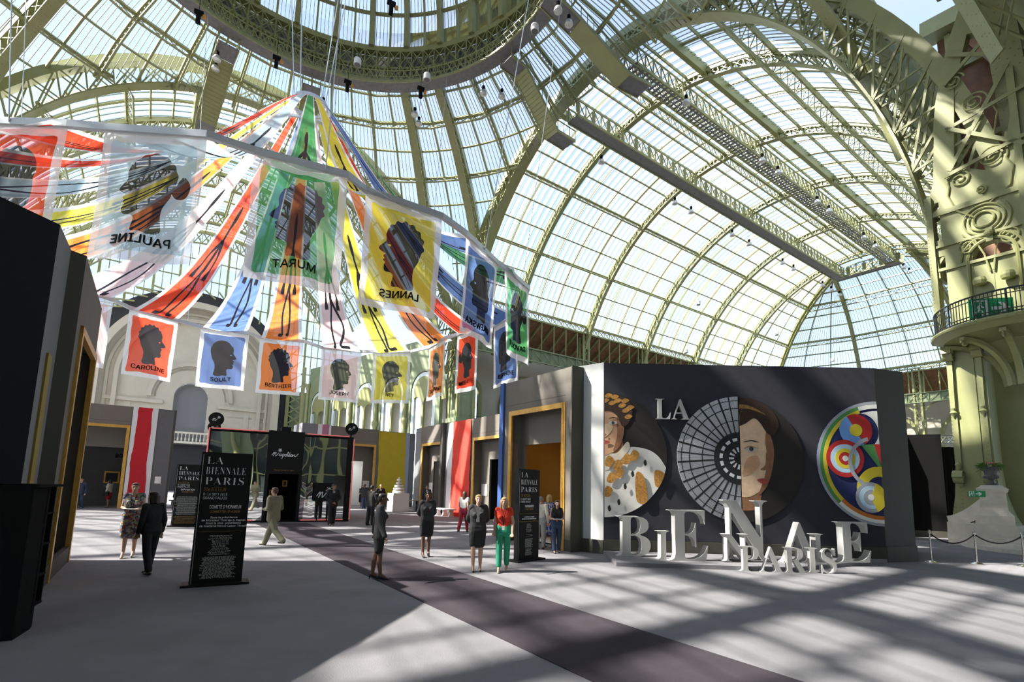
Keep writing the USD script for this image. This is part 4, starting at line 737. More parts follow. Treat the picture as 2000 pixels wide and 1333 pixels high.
# ---- near left: tall dark stand seen edge-on
c0, c1, c2, c3, c4 = A([-7.4, 7.7, 0]), A([-8.02, 8.62, 0]), A([-7.93, 8.85, 0]), A([-10.05, 11.83, 0]), A([-7.85, 5.6, 0]); HL = 5.95
def slabw(T, p, q, z0, z1, th, m, nm, off=0.0, label=None):                # upright slab from p to q; its face on the right-hand side of the line
    d = unit(q - p); n_ = A([d[1], -d[0], 0]); c = (p + q) / 2 - n_ * (th / 2 - off) + Z3 * (z0 + z1) / 2
    return part(T, nm, MB().box(c, (np.linalg.norm(q - p), th, z1 - z0), math.atan2(d[1], d[0])), m, label=label)
NL = thing('exhibition_stand', 'tall near-black stand filling the left edge, with gold-framed entrance seen edge-on', 'exhibition stand', c0)
slabw(NL, c0 - unit(c0 - c4) * 7.5, c0, 0, HL, .4, M['nearblack'], 'wall_panel', label='dark navy side'); slabw(NL, c0, c1, 0, HL, .3, M['greyp'], 'wall_panel', label='pale grey return')
slabw(NL, c0 + (c1 - c0) * .34, c0 + (c1 - c0) * .62, 0, 3.9, .1, mat('old_gold', (.30, .21, .03), .6), 'gold_strip', .03)
slabw(NL, c1, c2, 0, HL, 1.0, M['olive'], 'end_panel'); d_ = unit(c3 - c2); LW_ = np.linalg.norm(c3 - c2)
slabw(NL, c2, c2 + d_ * .5, 0, HL, .7, M['taupe'], 'wall_panel'); slabw(NL, c3 - d_ * .18, c3, 0, HL, .7, M['taupe'], 'wall_panel'); slabw(NL, c2 + d_ * .5, c3 - d_ * .18, 4.75, HL, .7, M['taupe'], 'wall_panel')
slabw(NL, c2 + d_ * .5, c2 + d_ * .66, 0, 4.75, .1, M['gold'], 'gold_frame', .05); slabw(NL, c3 - d_ * .34, c3 - d_ * .18, 0, 4.75, .1, M['gold'], 'gold_frame', .05); slabw(NL, c2 + d_ * .5, c3 - d_ * .18, 4.6, 4.75, .1, M['gold'], 'gold_frame', .05)
n_ = A([d_[1], -d_[0], 0]); slabw(NL, c2 + d_ * .5 - n_ * .6, c3 - d_ * .18 - n_ * .6, 0, 4.75, .1, M['greyp'], 'back_panel'); slabw(NL, c3, c3 - n_ * .9, 0, HL, .1, M['olive'], 'end_panel')
slabw(NL, c2 + d_ * 1.9 - n_ * .57, c2 + d_ * 2.5 - n_ * .57, 1.25, 2.15, .03, M['signw'], 'name_plate'); slabw(NL, c2 + d_ * .8 - n_ * .55, c2 + d_ * 1.5 - n_ * .55, 0, 3.4, .05, M['dark'], 'doorway')
slabw(NL, c2, c3, 0, .34, .1, M['olive'], 'skirting', .03)

# ---- the portrait wall on the right with its platform and letters
WL, WR, FL, FR_ = A([2.8, 15.23, 0]), A([11.02, 15.02, 0]), A([2.04, 15.9, 0]), A([12.21, 15.42, 0])
PW = thing('display_wall', 'huge charcoal display wall with round pictures behind the white BIENNALE letters', 'display wall', (WL + WR) / 2)
slabw(PW, WL, WR, 0, 5.78, .35, M['navy'], 'front_panel'); slabw(PW, FL, WL, 0, 5.8, .3, mat('pale_grey_panel', (.52, .52, .51), .8), 'pale_side_panel'); slabw(PW, WR, FR_, 0, 5.78, .3, M['char'], 'side_panel')
slabw(PW, FR_, FR_ + A([2.2, 3.6, 0]), 0, 5.6, .3, M['char'], 'rear_panel')
slabw(PW, WL, WR, 0, .42, .1, M['olive'], 'skirting', .03); slabw(PW, FL, WL, 0, .4, .1, M['olive'], 'skirting', .03); slabw(PW, WR, FR_, 0, .45, .1, M['olive'], 'skirting', .04)
WX = unit(WR - WL); WN = A([WX[1], -WX[0], 0]); LWW = np.linalg.norm(WR - WL); ox = lambda d: WL + WN * d
def disc(nm, cx, cz, r, clip, layers, label):
    """flat round picture on the wall, printed in layers (polygons in disc units)"""
    T = thing('round_picture', label, 'picture', ox(0) + WX * cx + Z3 * cz); base = Point(0, 0).buffer(1, 48).intersection(clip); d = .01
    for k, (pn, poly, m) in enumerate(layers):
        g = (base if poly is None else poly.intersection(base)); g = affinity.translate(affinity.scale(g, r, r, origin=(0, 0)), cx, cz)
        if not g.is_empty:
            many = pn in ('gold_chain', 'ermine_tails', 'wreath')
            for g1 in (getattr(g, 'geoms', [g]) if many else [g]): part(T, pn, MB().extr(g1, ox(d), WX, Z3, .02 if k == 0 else .0025), m)
        d += .02 if k == 0 else .0026
    return T
def blob(pts, n=10):
    p = A(pts); q = np.vstack([p[-2:], p, p[:3]]); out = []
    for i in range(2, len(p) + 2):
        for t in np.linspace(0, 1, n, endpoint=False):
            a, b, c, d = q[i - 1], q[i], q[i + 1], q[i + 2] if i + 2 < len(q) else q[i + 1]
            out.append(.5 * ((2 * b) + (-a + c) * t + (2 * a - 5 * b + 4 * c - d) * t * t + (-a + 3 * b - 3 * c + d) * t ** 3))
    return Polygon(out).buffer(0)
C_ = lambda n, c, v=.12, s=6: M.setdefault(n, mat('print_' + n, c, .75, var=v, scale=s))
skin, skin2, skin3 = C_('skin', (.58, .33, .19)), C_('skin_shade', (.26, .12, .06)), C_('skin_light', (.75, .52, .34)); dkb, hairp, lips = C_('umber', (.014, .011, .010)), C_('hair', (.035, .016, .009), .4, 12), C_('lips', (.36, .07, .05))
erm, goldp, lace = C_('ermine', (.70, .68, .64), .08, 4), C_('bullion', (.42, .20, .04), .45, 18), C_('lace', (.62, .56, .46)); eyew, eyed = C_('eye_white', (.55, .50, .46)), C_('iris', (.05, .045, .045))
right_, left_ = sbox(0, -2, 2, 2), sbox(-2, -2, 0, 2)
lay = [('background', None, dkb), ('robe', blob([(-.2, -1.1), (-.2, -.12), (.12, .02), (.42, .12), (.75, .06), (.95, -.15), (1.05, -.5), (.6, -1.1)]), erm),
       ('neck', blob([(-.1, -.1), (-.1, .2), (.22, .3), (.3, .12), (.2, -.05)]), skin2), ('collar', blob([(-.1, -.22), (0, .0), (.2, .02), (.36, .2), (.4, .1), (.25, -.1), (.05, -.26)]), lace),
       ('face', blob([(-.2, .0), (-.2, .75), (.12, .78), (.27, .62), (.3, .4), (.24, .16), (.12, .02)]), skin), ('cheek_shade', blob([(.14, .05), (.2, .3), (.2, .6), (.3, .6), (.31, .36), (.25, .14)]), skin2), ('cheek', blob([(-.1, .24), (.05, .3), (.13, .42), (.08, .5), (-.1, .42)]), skin3),
       ('hair', blob([(-.2, .62), (.05, .7), (.2, .62), (.28, .46), (.38, .5), (.45, .7), (.38, .88), (.15, .98), (-.2, 1.0)]), hairp), ('wreath', unary_union([blob([(x, z), (x + .06, z + .05), (x + .13, z + .02), (x + .06, z - .03)], 4) for x, z in [(-.05, .86), (.06, .82), (.15, .86), (.22, .78), (.28, .7), (.32, .6), (.1, .92), (.27, .86), (.0, .94), (.35, .75)]]), goldp),
       ('brow', blob([(.06, .565), (.14, .6), (.23, .57), (.14, .58)], 4), hairp), ('eye', blob([(.06, .5), (.13, .535), (.2, .5), (.13, .475)], 5), eyew), ('iris', Point(.135, .505).buffer(.025), eyed), ('mouth', blob([(-.1, .2), (.03, .215), (.09, .19), (.02, .155), (-.1, .15)], 5), lips), ('nose_shade', blob([(-.05, .3), (.0, .33), (.03, .3), (-.02, .28)], 4), skin2),
       ('gold_chain', unary_union([blob([(x - .07, z - .05), (x, z + .09), (x + .09, z + .03), (x + .03, z - .08)], 5) for x, z in [(.06, -.12), (.2, -.18), (.34, -.08), (.1, -.38), (.22, -.3), (.04, -.6), (.46, -.02)]] + [blob([(.5, -.3), (.62, -.35), (.68, -.7), (.6, -.78), (.5, -.7)]), blob([(.8, -.25), (.95, -.3), (.9, -.5), (.8, -.48)])]), goldp),
       ('ermine_tails', unary_union([blob([(x, z), (x + .03, z + .04), (x + .05, z - .03), (x + .02, z - .06)], 4) for x, z in [(.05, -.85), (.2, -.75), (.3, -.5), (.42, -.3), (.62, -.12)]]), dkb)]
disc('a', .02, 2.96, 1.88, sbox(0, -2, 2, 2), lay, 'round portrait of a figure in white ermine and gold, cut by left wall end')
dkm, glm = C_('dome_black', (.012, .012, .014)), C_('dome_white', (.62, .63, .66), .05)
ringd = lambda a, b: Point(0, 0).buffer(b, 48).difference(Point(0, 0).buffer(a, 48))
spk = unary_union([LineString([(.42 * math.cos(t), .42 * math.sin(t)), (math.cos(t), math.sin(t))]).buffer(.013 if k % 2 == 0 else .009) for k, t in enumerate(np.linspace(math.pi / 2, 3 * math.pi / 2, 20))])
fsp = unary_union([LineString([(.42 * math.cos(t), .42 * math.sin(t)), (math.cos(t), math.sin(t))]).buffer(.0028) for t in np.linspace(math.pi / 2, 3 * math.pi / 2, 153)])
lay = [('background', None, glm), ('fine_bars', fsp, C_('dome_grey', (.28, .28, .31))), ('ribs', spk.union(ringd(.6, .612)).union(ringd(.8, .815)).union(ringd(.93, .94)), dkm), ('hub', Point(0, 0).buffer(.42, 40), dkm),
       ('hub_lights', unary_union([ringd(.28, .33).intersection(Polygon([(0, 0), (math.cos(t), math.sin(t)), (math.cos(t + .25), math.sin(t + .25))])) for t in np.linspace(1.7, 4.5, 8)] + [ringd(.1, .18).intersection(Polygon([(0, 0), (math.cos(t), math.sin(t)), (math.cos(t + .22), math.sin(t + .22))])) for t in np.linspace(1.7, 4.4, 7)]), glm)]
disc('b', 4.08, 2.92, 1.88, left_, lay, 'half-round picture of a white glass dome with black ribs behind the big N')
dress = C_('gown', (.16, .12, .08)); head = C_('headband', (.30, .17, .05), .4, 14)
lay = [('background', None, dkb), ('neck', blob([(-.2, -.75), (-.2, -.3), (.25, -.42), (.3, -.62), (.2, -.8)]), skin2), ('face', blob([(-.2, -.5), (-.2, .75), (.15, .74), (.4, .55), (.5, .2), (.48, -.12), (.36, -.42), (.16, -.58), (0, -.6)]), skin3), ('face_shade', blob([(.44, .5), (.53, .2), (.5, -.12), (.4, -.42), (.26, -.56), (.36, -.3), (.42, 0), (.4, .3)]), skin2), ('cheek', blob([(.02, -.26), (.2, -.2), (.3, -.08), (.26, .06), (.1, .0)]), skin),
       ('hair', blob([(-.2, .5), (.06, .56), (.22, .66), (.32, .6), (.44, .42), (.56, .42), (.62, .6), (.5, .82), (.2, .98), (-.2, 1.0)]), hairp), ('headband', blob([(-.2, .86), (.12, .88), (.4, .74), (.5, .62), (.42, .72), (.12, .82), (-.2, .8)]), head), ('brow', blob([(.04, .27), (.18, .31), (.3, .27), (.18, .29)], 5), hairp),
       ('eye', blob([(.06, .16), (.15, .21), (.27, .17), (.16, .11)], 6), eyew), ('iris', Point(.17, .165).buffer(.036), eyed), ('lid', blob([(.05, .16), (.15, .215), (.28, .17), (.15, .2)], 5), skin2), ('nose_shade', blob([(.4, .12), (.44, -.08), (.4, -.16), (.3, -.16), (.38, -.08)]), skin2), ('mouth', blob([(.24, -.33), (.33, -.3), (.43, -.34), (.34, -.39)], 5), lips)]
disc('c', 4.09, 2.9, 1.87, right_, lay, 'half-round portrait of a dark-haired woman glancing aside, behind the big N')
P_ = lambda n, c: M.setdefault('p_' + n, mat('paint_' + n, c, .7))
pr, pb, py_, pg, pw_, pn, pgy, po, plb = P_('red', (.45, .02, .02)), P_('sky', (.14, .32, .70)), P_('yellow', (.62, .50, .03)), P_('green', (.07, .24, .07)), P_('white', (.72, .72, .68)), P_('navy', (.015, .025, .11)), P_('grey', (.32, .34, .38)), P_('orange', (.55, .16, .02)), P_('pale', (.42, .60, .74))
sect = lambda cx, cz, r0, r1, a0, a1: Polygon([(cx + r1 * math.cos(t), cz + r1 * math.sin(t)) for t in np.linspace(a0, a1, 26)] + [(cx + r0 * math.cos(t), cz + r0 * math.sin(t)) for t in np.linspace(a1, a0, 26)])
up, dn = (math.pi * .62, math.pi * 1.22), (math.pi * 1.22, math.pi * 1.6)
lay = [('background', None, pn), ('outer_ring', sect(0, 0, .955, 1, 1.5, 5), pgy), ('outer_arc', sect(0, 0, .9, .955, 1.9, 3.9), pg), ('outer_arc', sect(0, 0, .84, .9, 1.9, 3.9), py_), ('outer_arc', sect(0, 0, .9, .955, 3.9, 4.9), pw_), ('outer_arc', sect(0, 0, .84, .9, 3.9, 4.9), po), ('outer_arc', sect(0, 0, .88, .95, 1.4, 1.9), pw_),
       ('cream_field', sect(0, 0, .0, .84, 1.45, 1.95).difference(Point(-.3, .5).buffer(.3)), pw_),
       ('sky_half', sect(-.36, .52, 0, .26, 2.1, 5.2), pb), ('red_half', sect(-.36, .52, 0, .26, -1.05, 2.1), pr), ('yellow_eye', Point(-.36, .52).buffer(.1), py_),
       ('target', Point(-.56, .06).buffer(.3), pr), ('target', Point(-.56, .06).buffer(.23), plb), ('target', Point(-.56, .06).buffer(.16), py_), ('target', Point(-.56, .06).buffer(.1), pr), ('target', Point(-.56, .06).buffer(.045), pw_),
       ('wedge', Polygon([(-.3, .28), (-.1, .3), (.02, -.16)]), pg), ('wedge', Polygon([(-.1, .3), (.02, .3), (.02, -.1)]), pr), ('yellow_arc', sect(-.05, -.42, .2, .36, 1.2, 3.4), py_), ('grey_arc', sect(-.1, .0, .36, .42, 1.8, 4.4), pgy),
       ('small_target', Point(-.2, -.55).buffer(.24), pgy), ('small_target', Point(-.2, -.55).buffer(.18), plb), ('small_target', Point(-.2, -.55).buffer(.12), pgy), ('small_target', sect(-.2, -.55, .0, .24, -1.2, 1.2), py_), ('small_target', Point(-.2, -.55).buffer(.05), pw_)]
disc('d', LWW - .02, 2.88, 1.86, left_, lay, 'abstract round picture of coloured rings and arcs cut by the right end of the wall')
# small LA on the wall, platform, free-standing letters
M['letter'] = mat('letter_white', (.50, .49, .47), .55)
def letter(c, p, h, ex, depth, label, grp=None, w=None, thin=.012, name='letter'):
    adv, g = glyph(c); g = g.buffer(-thin, join_style=2); b = g.bounds; g = affinity.translate(g, -b[0], -b[1]); sx = (w / (b[2] - b[0])) if w else h; g = affinity.scale(g, sx, h / (b[3] - b[1]), origin=(0, 0))
    en = np.cross(ex, Z3); return single(name, MB().extr(g, A(p) - en * depth, ex, Z3, depth), M['letter'], label, 'letter', grp)
letter('L', WL + WX * 1.56 + Z3 * 4.05 + WN * .14, .62, WX, .12, 'small white wall letter L of the word LA, above left of the glass dome picture', w=.44)
letter('A', WL + WX * 2.03 + Z3 * 4.05 + WN * .14, .62, WX, .12, 'small white wall letter A of the word LA, above left of the glass dome picture', w=.54)
pts = [(2.79, 15.2), (2.70, 12.95), (7.0, 12.80), (10.94, 14.9)]
single('platform', MB().extr(Polygon(pts), (0, 0, 0), A([1., 0, 0]), A([0, 1., 0]), .10), M['floor'], 'low grey carpeted platform with dark edge under the big white letters', 'platform')
SPEC = [('B', 2.97, 14.05, 1.08, .93, 'big B, first letter'), ('I', 3.95, 13.65, .74, .32, 'small I between B and E'), ('E', 4.20, 13.46, 1.31, 1.06, 'tall E right of the small I'), ('N', 5.62, 13.46, .72, .70, 'small N in front of the tall N'), ('N', 5.78, 13.80, 1.60, 1.26, 'tallest letter, the giant N'), ('A', 7.32, 13.74, 1.05, 1.0, 'big A right of the giant N'), ('L', 8.22, 13.90, .74, .56, 'small L beside the big A'), ('E', 8.95, 13.96, 1.08, .95, 'last big E at the right')]
for c, x, y, h, w_, lb in SPEC: letter(c, (x, y, .10), h, unit(WX + A([0, .12, 0])), .24, f'free-standing white serif letter, {lb} of BIENNALE', w=w_)
for c, x, y, w_, lb in (('P', 5.70, 12.70, .46, 'P at the left'), ('A', 6.18, 12.69, .56, 'A second'), ('R', 6.78, 12.68, .53, 'R in the middle'), ('I', 7.33, 12.67, .27, 'I next to last'), ('S', 7.68, 12.66, .36, 'S at the right end')): letter(c, (x, y, 0), .60, WX, .12, f'low white letter on the floor, {lb} of the word PARIS', w=w_)

# ---- black sign totems
def totem(p, q, h, label, body):
    p, q = A(list(p) + [0]), A(list(q) + [0]); ex = unit(q - p); en = np.cross(ex, Z3); W = np.linalg.norm(q - p); T = thing('sign_totem', label, 'sign', (p + q) / 2); rz = math.atan2(ex[1], ex[0])
    part(T, 'panel', MB().box((p + q) / 2 - en * .06 + Z3 * (h / 2 + .02), (W, .12, h), rz), M['black']); part(T, 'base_plate', MB().box((p + q) / 2 - en * .06 + Z3 * .02, (W + .24, .42, .04), rz), M['black'])
    part(T, 'edge_strip', MB().box(p + ex * .03 + en * .003 + Z3 * (h / 2), (.012, .006, h * .98), rz), M['greytxt'])
    at = lambda x, z: p + ex * (x * W) + en * .002 + Z3 * z; k = W / .82
    for i, tx in enumerate(('LA', 'BIENNALE', 'PARIS')):
        g, wd = serif(tx, .135 * k, .1, .025); s_ = .80 * W / wd if i == 1 else 1; 
        if i == 1: g = affinity.scale(g, min(1, s_), 1, origin=(0, 0))
        part(T, 'title_line', MB().extr(g, at(.1, h - .20 - .185 * k * i), ex, Z3, .004), M['whitetxt'])
    mb, mg = TX(M['whitetxt']), TX(M['goldtxt']); put_text(mg, '30e EDITION', .062 * k, at(.1, h - .68 * k), ex, Z3, width=.42 * W); put_text(mb, '8-16 SEPT 2018', .05 * k, at(.1, h - .76 * k), ex, Z3, width=.46 * W); put_text(mb, 'GRAND PALAIS', .05 * k, at(.1, h - .83 * k), ex, Z3, width=.46 * W)
    body(mb, mg, at, ex, W, h, k); 
    for tx, nm in ((mb, 'white_text_line'), (mg, 'gold_text_line')):
        for l in tx.L: part(T, nm, l, tx.m)
        part(T, 'small_print' if tx is mb else 'gold_print', tx.rows, M['printgrey'] if tx is mb else tx.m, kind='stuff')
    return T
def rows(mb, at, ex, W, z0, z1, n, wf, rg, hh=.008):                        # lines of small print, too fine to read
    for i, z in enumerate(np.linspace(z0, z1, n)):
        w_ = wf(i / max(1, n - 1)) * rg.uniform(.8, 1.1); x = .5 - w_ / 2
        while x < .5 + w_ / 2:
            l = rg.uniform(.025, .07); mb.extr(sbox(0, 0, l * W, hh), at(x, z), ex, Z3, .003); x += l + .013
def body1(mb, mg, at, ex, W, h, k):
    rg = np.random.default_rng(1); put_text(mb, "COMITÉ D'HONNEUR", .06, at(.55, h - 1.02), ex, Z3, 'c', True, width=.62 * W); put_text(mg, 'COMMITTEE OF HONOR', .05, at(.55, h - 1.10), ex, Z3, 'c', True, width=.58 * W)
    for i, tx in enumerate(('Sous la présidence', 'de Monsieur Thomas S. Kaplan', 'Sous la vice-présidence', 'de Madame Becca Cason Thrash')): put_text(mb, tx, .036, at(.54, h - 1.20 - .052 * i), ex, Z3, 'c', True)
    mg.extr(sbox(0, 0, .84 * W, .005), at(.08, h - 1.44), ex, Z3, .003); rows(mb, at, ex, W, h - 1.52, h - 1.86, 18, lambda t: .3 if .2 < t < .75 else .42, rg); rows(mb, at, ex, W, h - 1.90, .12, 27, lambda t: .62, rg)
def body2(mb, mg, at, ex, W, h, k):
    rg = np.random.default_rng(2); put_text(mb, 'EXPOSITION', .055, at(.5, h - 1.0), ex, Z3, 'c', True); put_text(mg, 'EXHIBITION', .045, at(.5, h - 1.08), ex, Z3, 'c', True); rows(mb, at, ex, W, h - 1.25, h - 1.95, 26, lambda t: .8, rg, .009); rows(mg, at, ex, W, .4, .12, 10, lambda t: .8, rg, .009)
def body3(mb, mg, at, ex, W, h, k):
    rg = np.random.default_rng(3); put_text(mb, 'PARTENAIRES', .058, at(.52, h - .98), ex, Z3, 'c', True, width=.42 * W); put_text(mg, 'PARTNERS', .045, at(.52, h - 1.05), ex, Z3, 'c', True); mg.extr(sbox(0, 0, .84 * W, .005), at(.08, h - 1.15), ex, Z3, .003)
    put_text(mb, 'LA BIENNALE PARIS', .03, at(.52, h - 1.25), ex, Z3, 'c', True); put_text(mb, 'REMERCIE SES PARTENAIRES', .03, at(.52, h - 1.30), ex, Z3, 'c', True); put_text(mg, 'LA BIENNALE PARIS THANKS ITS PARTNERS', .026, at(.52, h - 1.36), ex, Z3, 'c')
    rows(mb, at, ex, W, h - 1.42, h - 1.62, 9, lambda t: .22, rg); rows(mb, at, ex, W, h - 1.7, h - 1.73, 2, lambda t: .25, rg); rows(mb, at, ex, W, h - 1.80, h - 2.02, 14, lambda t: .32, rg); rows(mb, at, ex, W, h - 2.06, .14, 10, lambda t: .28, rg)
totem((-5.73, 9.36), (-5.00, 9.78), 2.40, 'black totem listing the honour committee, nearest the camera on the left', body1)
totem((-13.18, 20.0), (-12.42, 20.45), 2.42, 'black totem of small print half hidden behind the nearer left totem', body2)
totem((.22, 13.24), (.80, 13.86), 2.36, 'black partners totem standing before the ochre doorway on the right', body3)
# ------------------------------------------------------------------ mirrored kiosk at the head of the runner
KA, KD = A([-13.28, 22.03, 0]), unit(A([.88, .4752, 0])); KN = A([KD[1], -KD[0], 0]); KL_, KH, KDEP = 6.18, 4.10, 5.4; kr = math.atan2(KD[1], KD[0])
M['mirror'] = mat('mirror', (.84, .86, .86), .015, metal=1.0); M['neon'] = mat('pink_neon', (1.0, .22, .22), .4, emit=1.1)
KI = thing('mirrored_kiosk', 'mirror-clad kiosk with pink neon edges and black doorway at the head of the runner', 'kiosk', KA + KD * KL_ / 2 - KN * KDEP / 2)
kat = lambda x, z, d=0.0: KA + KD * x + Z3 * z + KN * d
def kbox(x0, x1, z0, z1, d0, d1, nm, m, P=KI, label=None): return part(P, nm, MB().box((kat(x0, z0, d0) + kat(x1, z1, d1)) / 2, (x1 - x0, abs(d1 - d0), z1 - z0), kr), m, label=label)
kbox(0, KL_, KH - .06, KH, -KDEP, 0, 'roof', M['black']); kbox(0, KL_, 0, .06, -KDEP, .02, 'base', M['black']); kbox(0, KL_, .06, KH - .06, -KDEP, -KDEP + .08, 'rear_panel', M['black'])
rg = np.random.default_rng(4)
def mirror(p, q, nm='mirror_panel'):                                      # slightly buckled mirror sheet
    us, vs = np.linspace(0, 1, 14), np.linspace(.08, KH - .1, 16); wv = meshkit.fbm(np.stack(np.meshgrid(us * 2 + p[0], vs, [0.0], indexing='ij'), -1)[:, :, 0] * .5, 2) * .02
    n_ = np.cross(unit(q - p), Z3); part(KI, nm, MB().grid(np.stack([[p + (q - p) * u + Z3 * z + n_ * wv[i, j] for j, z in enumerate(vs)] for i, u in enumerate(us)])), M['mirror'], smooth=True)
for x0, x1 in ((.08, 1.2), (1.2, 2.36), (3.9, 4.5), (4.5, 5.9)): mirror(kat(x0, 0, -.02), kat(x1, 0, -.02))
mirror(kat(0, 0, -KDEP + .1), kat(0, 0, -.1), 'side_mirror'); mirror(kat(KL_, 0, -.1), kat(KL_, 0, -KDEP + .1), 'side_mirror')
for x in (0.02, 5.9): kbox(x, x + (.06 if x < 1 else .26), 0, KH, -.14, .02, 'corner_post', M['black'])
D_ = kbox(2.36, 3.9, 2.2, KH + .08, -.12, .14, 'header_sign', M['black']); kbox(2.36, 2.5, 0, 2.2, -.9, .14, 'door_jamb', M['black']); kbox(3.78, 3.9, 0, 2.2, -.9, .14, 'door_jamb', M['black'])
kbox(2.5, 3.78, 0.06, 2.2, -1.3, -1.2, 'dark_interior', M['matblack']); kbox(2.9, 3.3, KH + .08, KH + .3, -.4, 0, 'roof_box', M['black'])
for x0, x1, z, d in ((.1, 2.3, KH + .02, .04), (4.0, 5.95, KH + .02, .04), (.1, 2.0, .09, .06), (4.0, 5.9, .09, .06)): part(KI, 'neon_tube', MB().tube([kat(x0, z, d), kat(x1, z, d)], .028, 8), M['neon'])
for x, z0, z1, d in ((.0, 1.6, KH, .05), (6.2, .1, KH - .1, .05), (-.03, 1.6, KH, -KDEP)): part(KI, 'neon_tube', MB().tube([kat(x, z0, d), kat(x, z1, d)], .028, 8), M['neon'])
part(KI, 'neon_tube', MB().tube([kat(0, KH + .02, 0), kat(0, KH + .02, -KDEP)], .028, 8), M['neon'])
def stroke(mb, lines, w, o, ex, s, d=.006):
    for ln in lines: mb.extr(LineString(A(ln) * s).buffer(w * s / 2, 4).simplify(.003 * s), o, ex, Z3, d)
def smooth_line(p, n=8):
    p = A(p); q = np.vstack([2 * p[0] - p[1], p, 2 * p[-1] - p[-2]]); out = []
    for i in range(1, len(p)):
        a, b, c, d = q[i - 1], q[i], q[i + 1], q[i + 2]
        for t in np.linspace(0, 1, n, endpoint=False): out.append(.5 * (2 * b + (c - a) * t + (2 * a - 5 * b + 4 * c - d) * t * t + (3 * b - a - 3 * c + d) * t ** 3))
    return np.vstack(out + [p[-1:]])
NN = smooth_line([(0, .12), (.14, .34), (.22, .42), (.2, .2), (.12, 0), (.26, .28), (.4, .42), (.38, .2), (.38, .02), (.5, .12), (.66, .36)])
def star(cx, cy, r): return [[(cx + .25 * r * math.cos(a), cy + .25 * r * math.sin(a)), (cx + r * (1 if k % 2 else .75) * math.cos(a), cy + r * (1 if k % 2 else .75) * math.sin(a))] for k, a in enumerate(np.linspace(.3, .3 + 2 * math.pi, 11)[:-1])]
WORD = [NN] + [smooth_line(l) for l in ([(.9, .26), (.78, .24), (.7, .12), (.78, .02), (.9, .14), (.93, .26), (.92, .06), (1.02, .1)], [(1.02, .1), (1.1, .26), (1.02, -.26)], [(1.08, .2), (1.2, .26), (1.24, .12), (1.14, .02), (1.06, .1)],
    [(1.42, .24), (1.32, .2), (1.32, .04), (1.44, .04), (1.46, .18), (1.4, .25)], [(1.5, .1), (1.62, .4), (1.66, .5), (1.58, .46), (1.56, .1), (1.64, .02)], [(1.64, .04), (1.78, .14), (1.78, .24), (1.68, .2), (1.7, .04), (1.84, .06)],
    [(1.74, .34), (1.84, .44)], [(1.98, .24), (1.88, .2), (1.9, .04), (2.02, .06), (2.02, .2), (1.96, .25)], [(2.08, .24), (2.1, .04), (2.18, .2), (2.28, .24), (2.28, .06), (2.4, .06), (2.66, .36)])]
mb = MB(); stroke(mb, WORD, .06, kat(2.56, 3.0, .142), KD, .42); stroke(mb, star(.78, .66, .22), .045, kat(2.56, 3.0, .142), KD, .42); part(D_, 'signature_logo', mb, M['whitetxt'], kind='stuff')
mb = MB(); put_text(mb, 'Maison fondée en 1804', .055, kat(3.13, 2.34, .142), KD, Z3, 'c'); part(D_, 'gold_lettering', mb, M['goldtxt'])
def monogram(T, o, ex, s):
    mb = MB(); stroke(mb, [NN * A([1, 1])], .06, o, ex, s); stroke(mb, star(.86, .58, .24), .04, o, ex, s); part(T, 'monogram', mb, M['whitetxt'], kind='stuff')
for (x, d), lb in (((.22, .0), 'front left corner of the kiosk roof'), ((-.0, -4.3), 'rear left corner of the kiosk roof'), ((6.05, .0), 'front right corner of the kiosk roof')):
    T = thing('roof_medallion', f'black round medallion with white monogram on the {lb}', 'sign', kat(x, KH + .05, d - .06)); mb = MB(); mb.extr(Point(0, 0).buffer(.3, 24), kat(x, KH + .42, d - .03), KD, Z3, .06)
    part(T, 'disc', mb, M['black']); part(T, 'post', MB().beam(kat(x, KH + .0, d - .05), kat(x, KH + .16, d - .05), .08, .06), M['black']); monogram(T, kat(x - .16, KH + .33, d + .032), KD, .3)
T = thing('monogram_board', 'square black board with white monogram standing against the kiosk mirror by the guard', 'sign', kat(4.9, 0, .22)); part(T, 'board', MB().box(kat(4.93, 1.40, .2), (.92, .05, .86), kr), M['black']); part(T, 'easel', MB().beam(kat(4.7, .06, .1), kat(4.7, 1.0, .18), .04, .04).beam(kat(5.16, .06, .1), kat(5.16, 1.0, .18), .04, .04), M['black']); monogram(T, kat(4.62, 1.14, .227), KD, .62)
for x, z, lb in ((2.75, 1.3, 'small gold-framed picture low in the dark kiosk doorway'), (3.3, 1.75, 'gold mask-like ornament hanging in the dark kiosk doorway')):
    T = thing('gilded_ornament', lb, 'picture', kat(x, z, -1.15)); part(T, 'frame', MB().box(kat(x, z, -1.17), (.22, .04, .3), kr), M['gold']); part(T, 'centre', MB().box(kat(x, z, -1.14), (.12, .04, .19), kr), M['brown'])

# ------------------------------------------------------------------ cake-like sculpture, trestle table, benches
PX = A([-7.56, 34.5, 0]); T = thing('pedestal', 'white box pedestal under the stacked-disc sculpture before the mustard cloth', 'pedestal', PX); part(T, 'body', MB().box(PX + Z3 * .62, (1.15, 1.0, 1.2), .62), M['white']); part(T, 'plinth', MB().box(PX + Z3 * .02, (1.1, .95, .04), .62), M['whitec'])
T = thing('disc_sculpture', 'white tiered sculpture of stacked discs like a cake on the box pedestal', 'sculpture', PX + Z3 * 1.22)
for i, (r, z, h) in enumerate(((.42, 1.22, .19), (.37, 1.43, .17), (.32, 1.62, .17), (.20, 1.82, .15), (.16, 2.05, .14))):
    part(T, 'disc', MB().lathe([(0, z), (r * .93, z), (r, z + .04), (r, z + h - .06), (r * .9, z + h - .02), (0, z + h - .02)], 24, PX), M['white'], smooth=40)
    part(T, 'rod', MB().lathe([(.06, z + h - .03), (.06, z + h + .1)], 8, PX), M['whitec'])
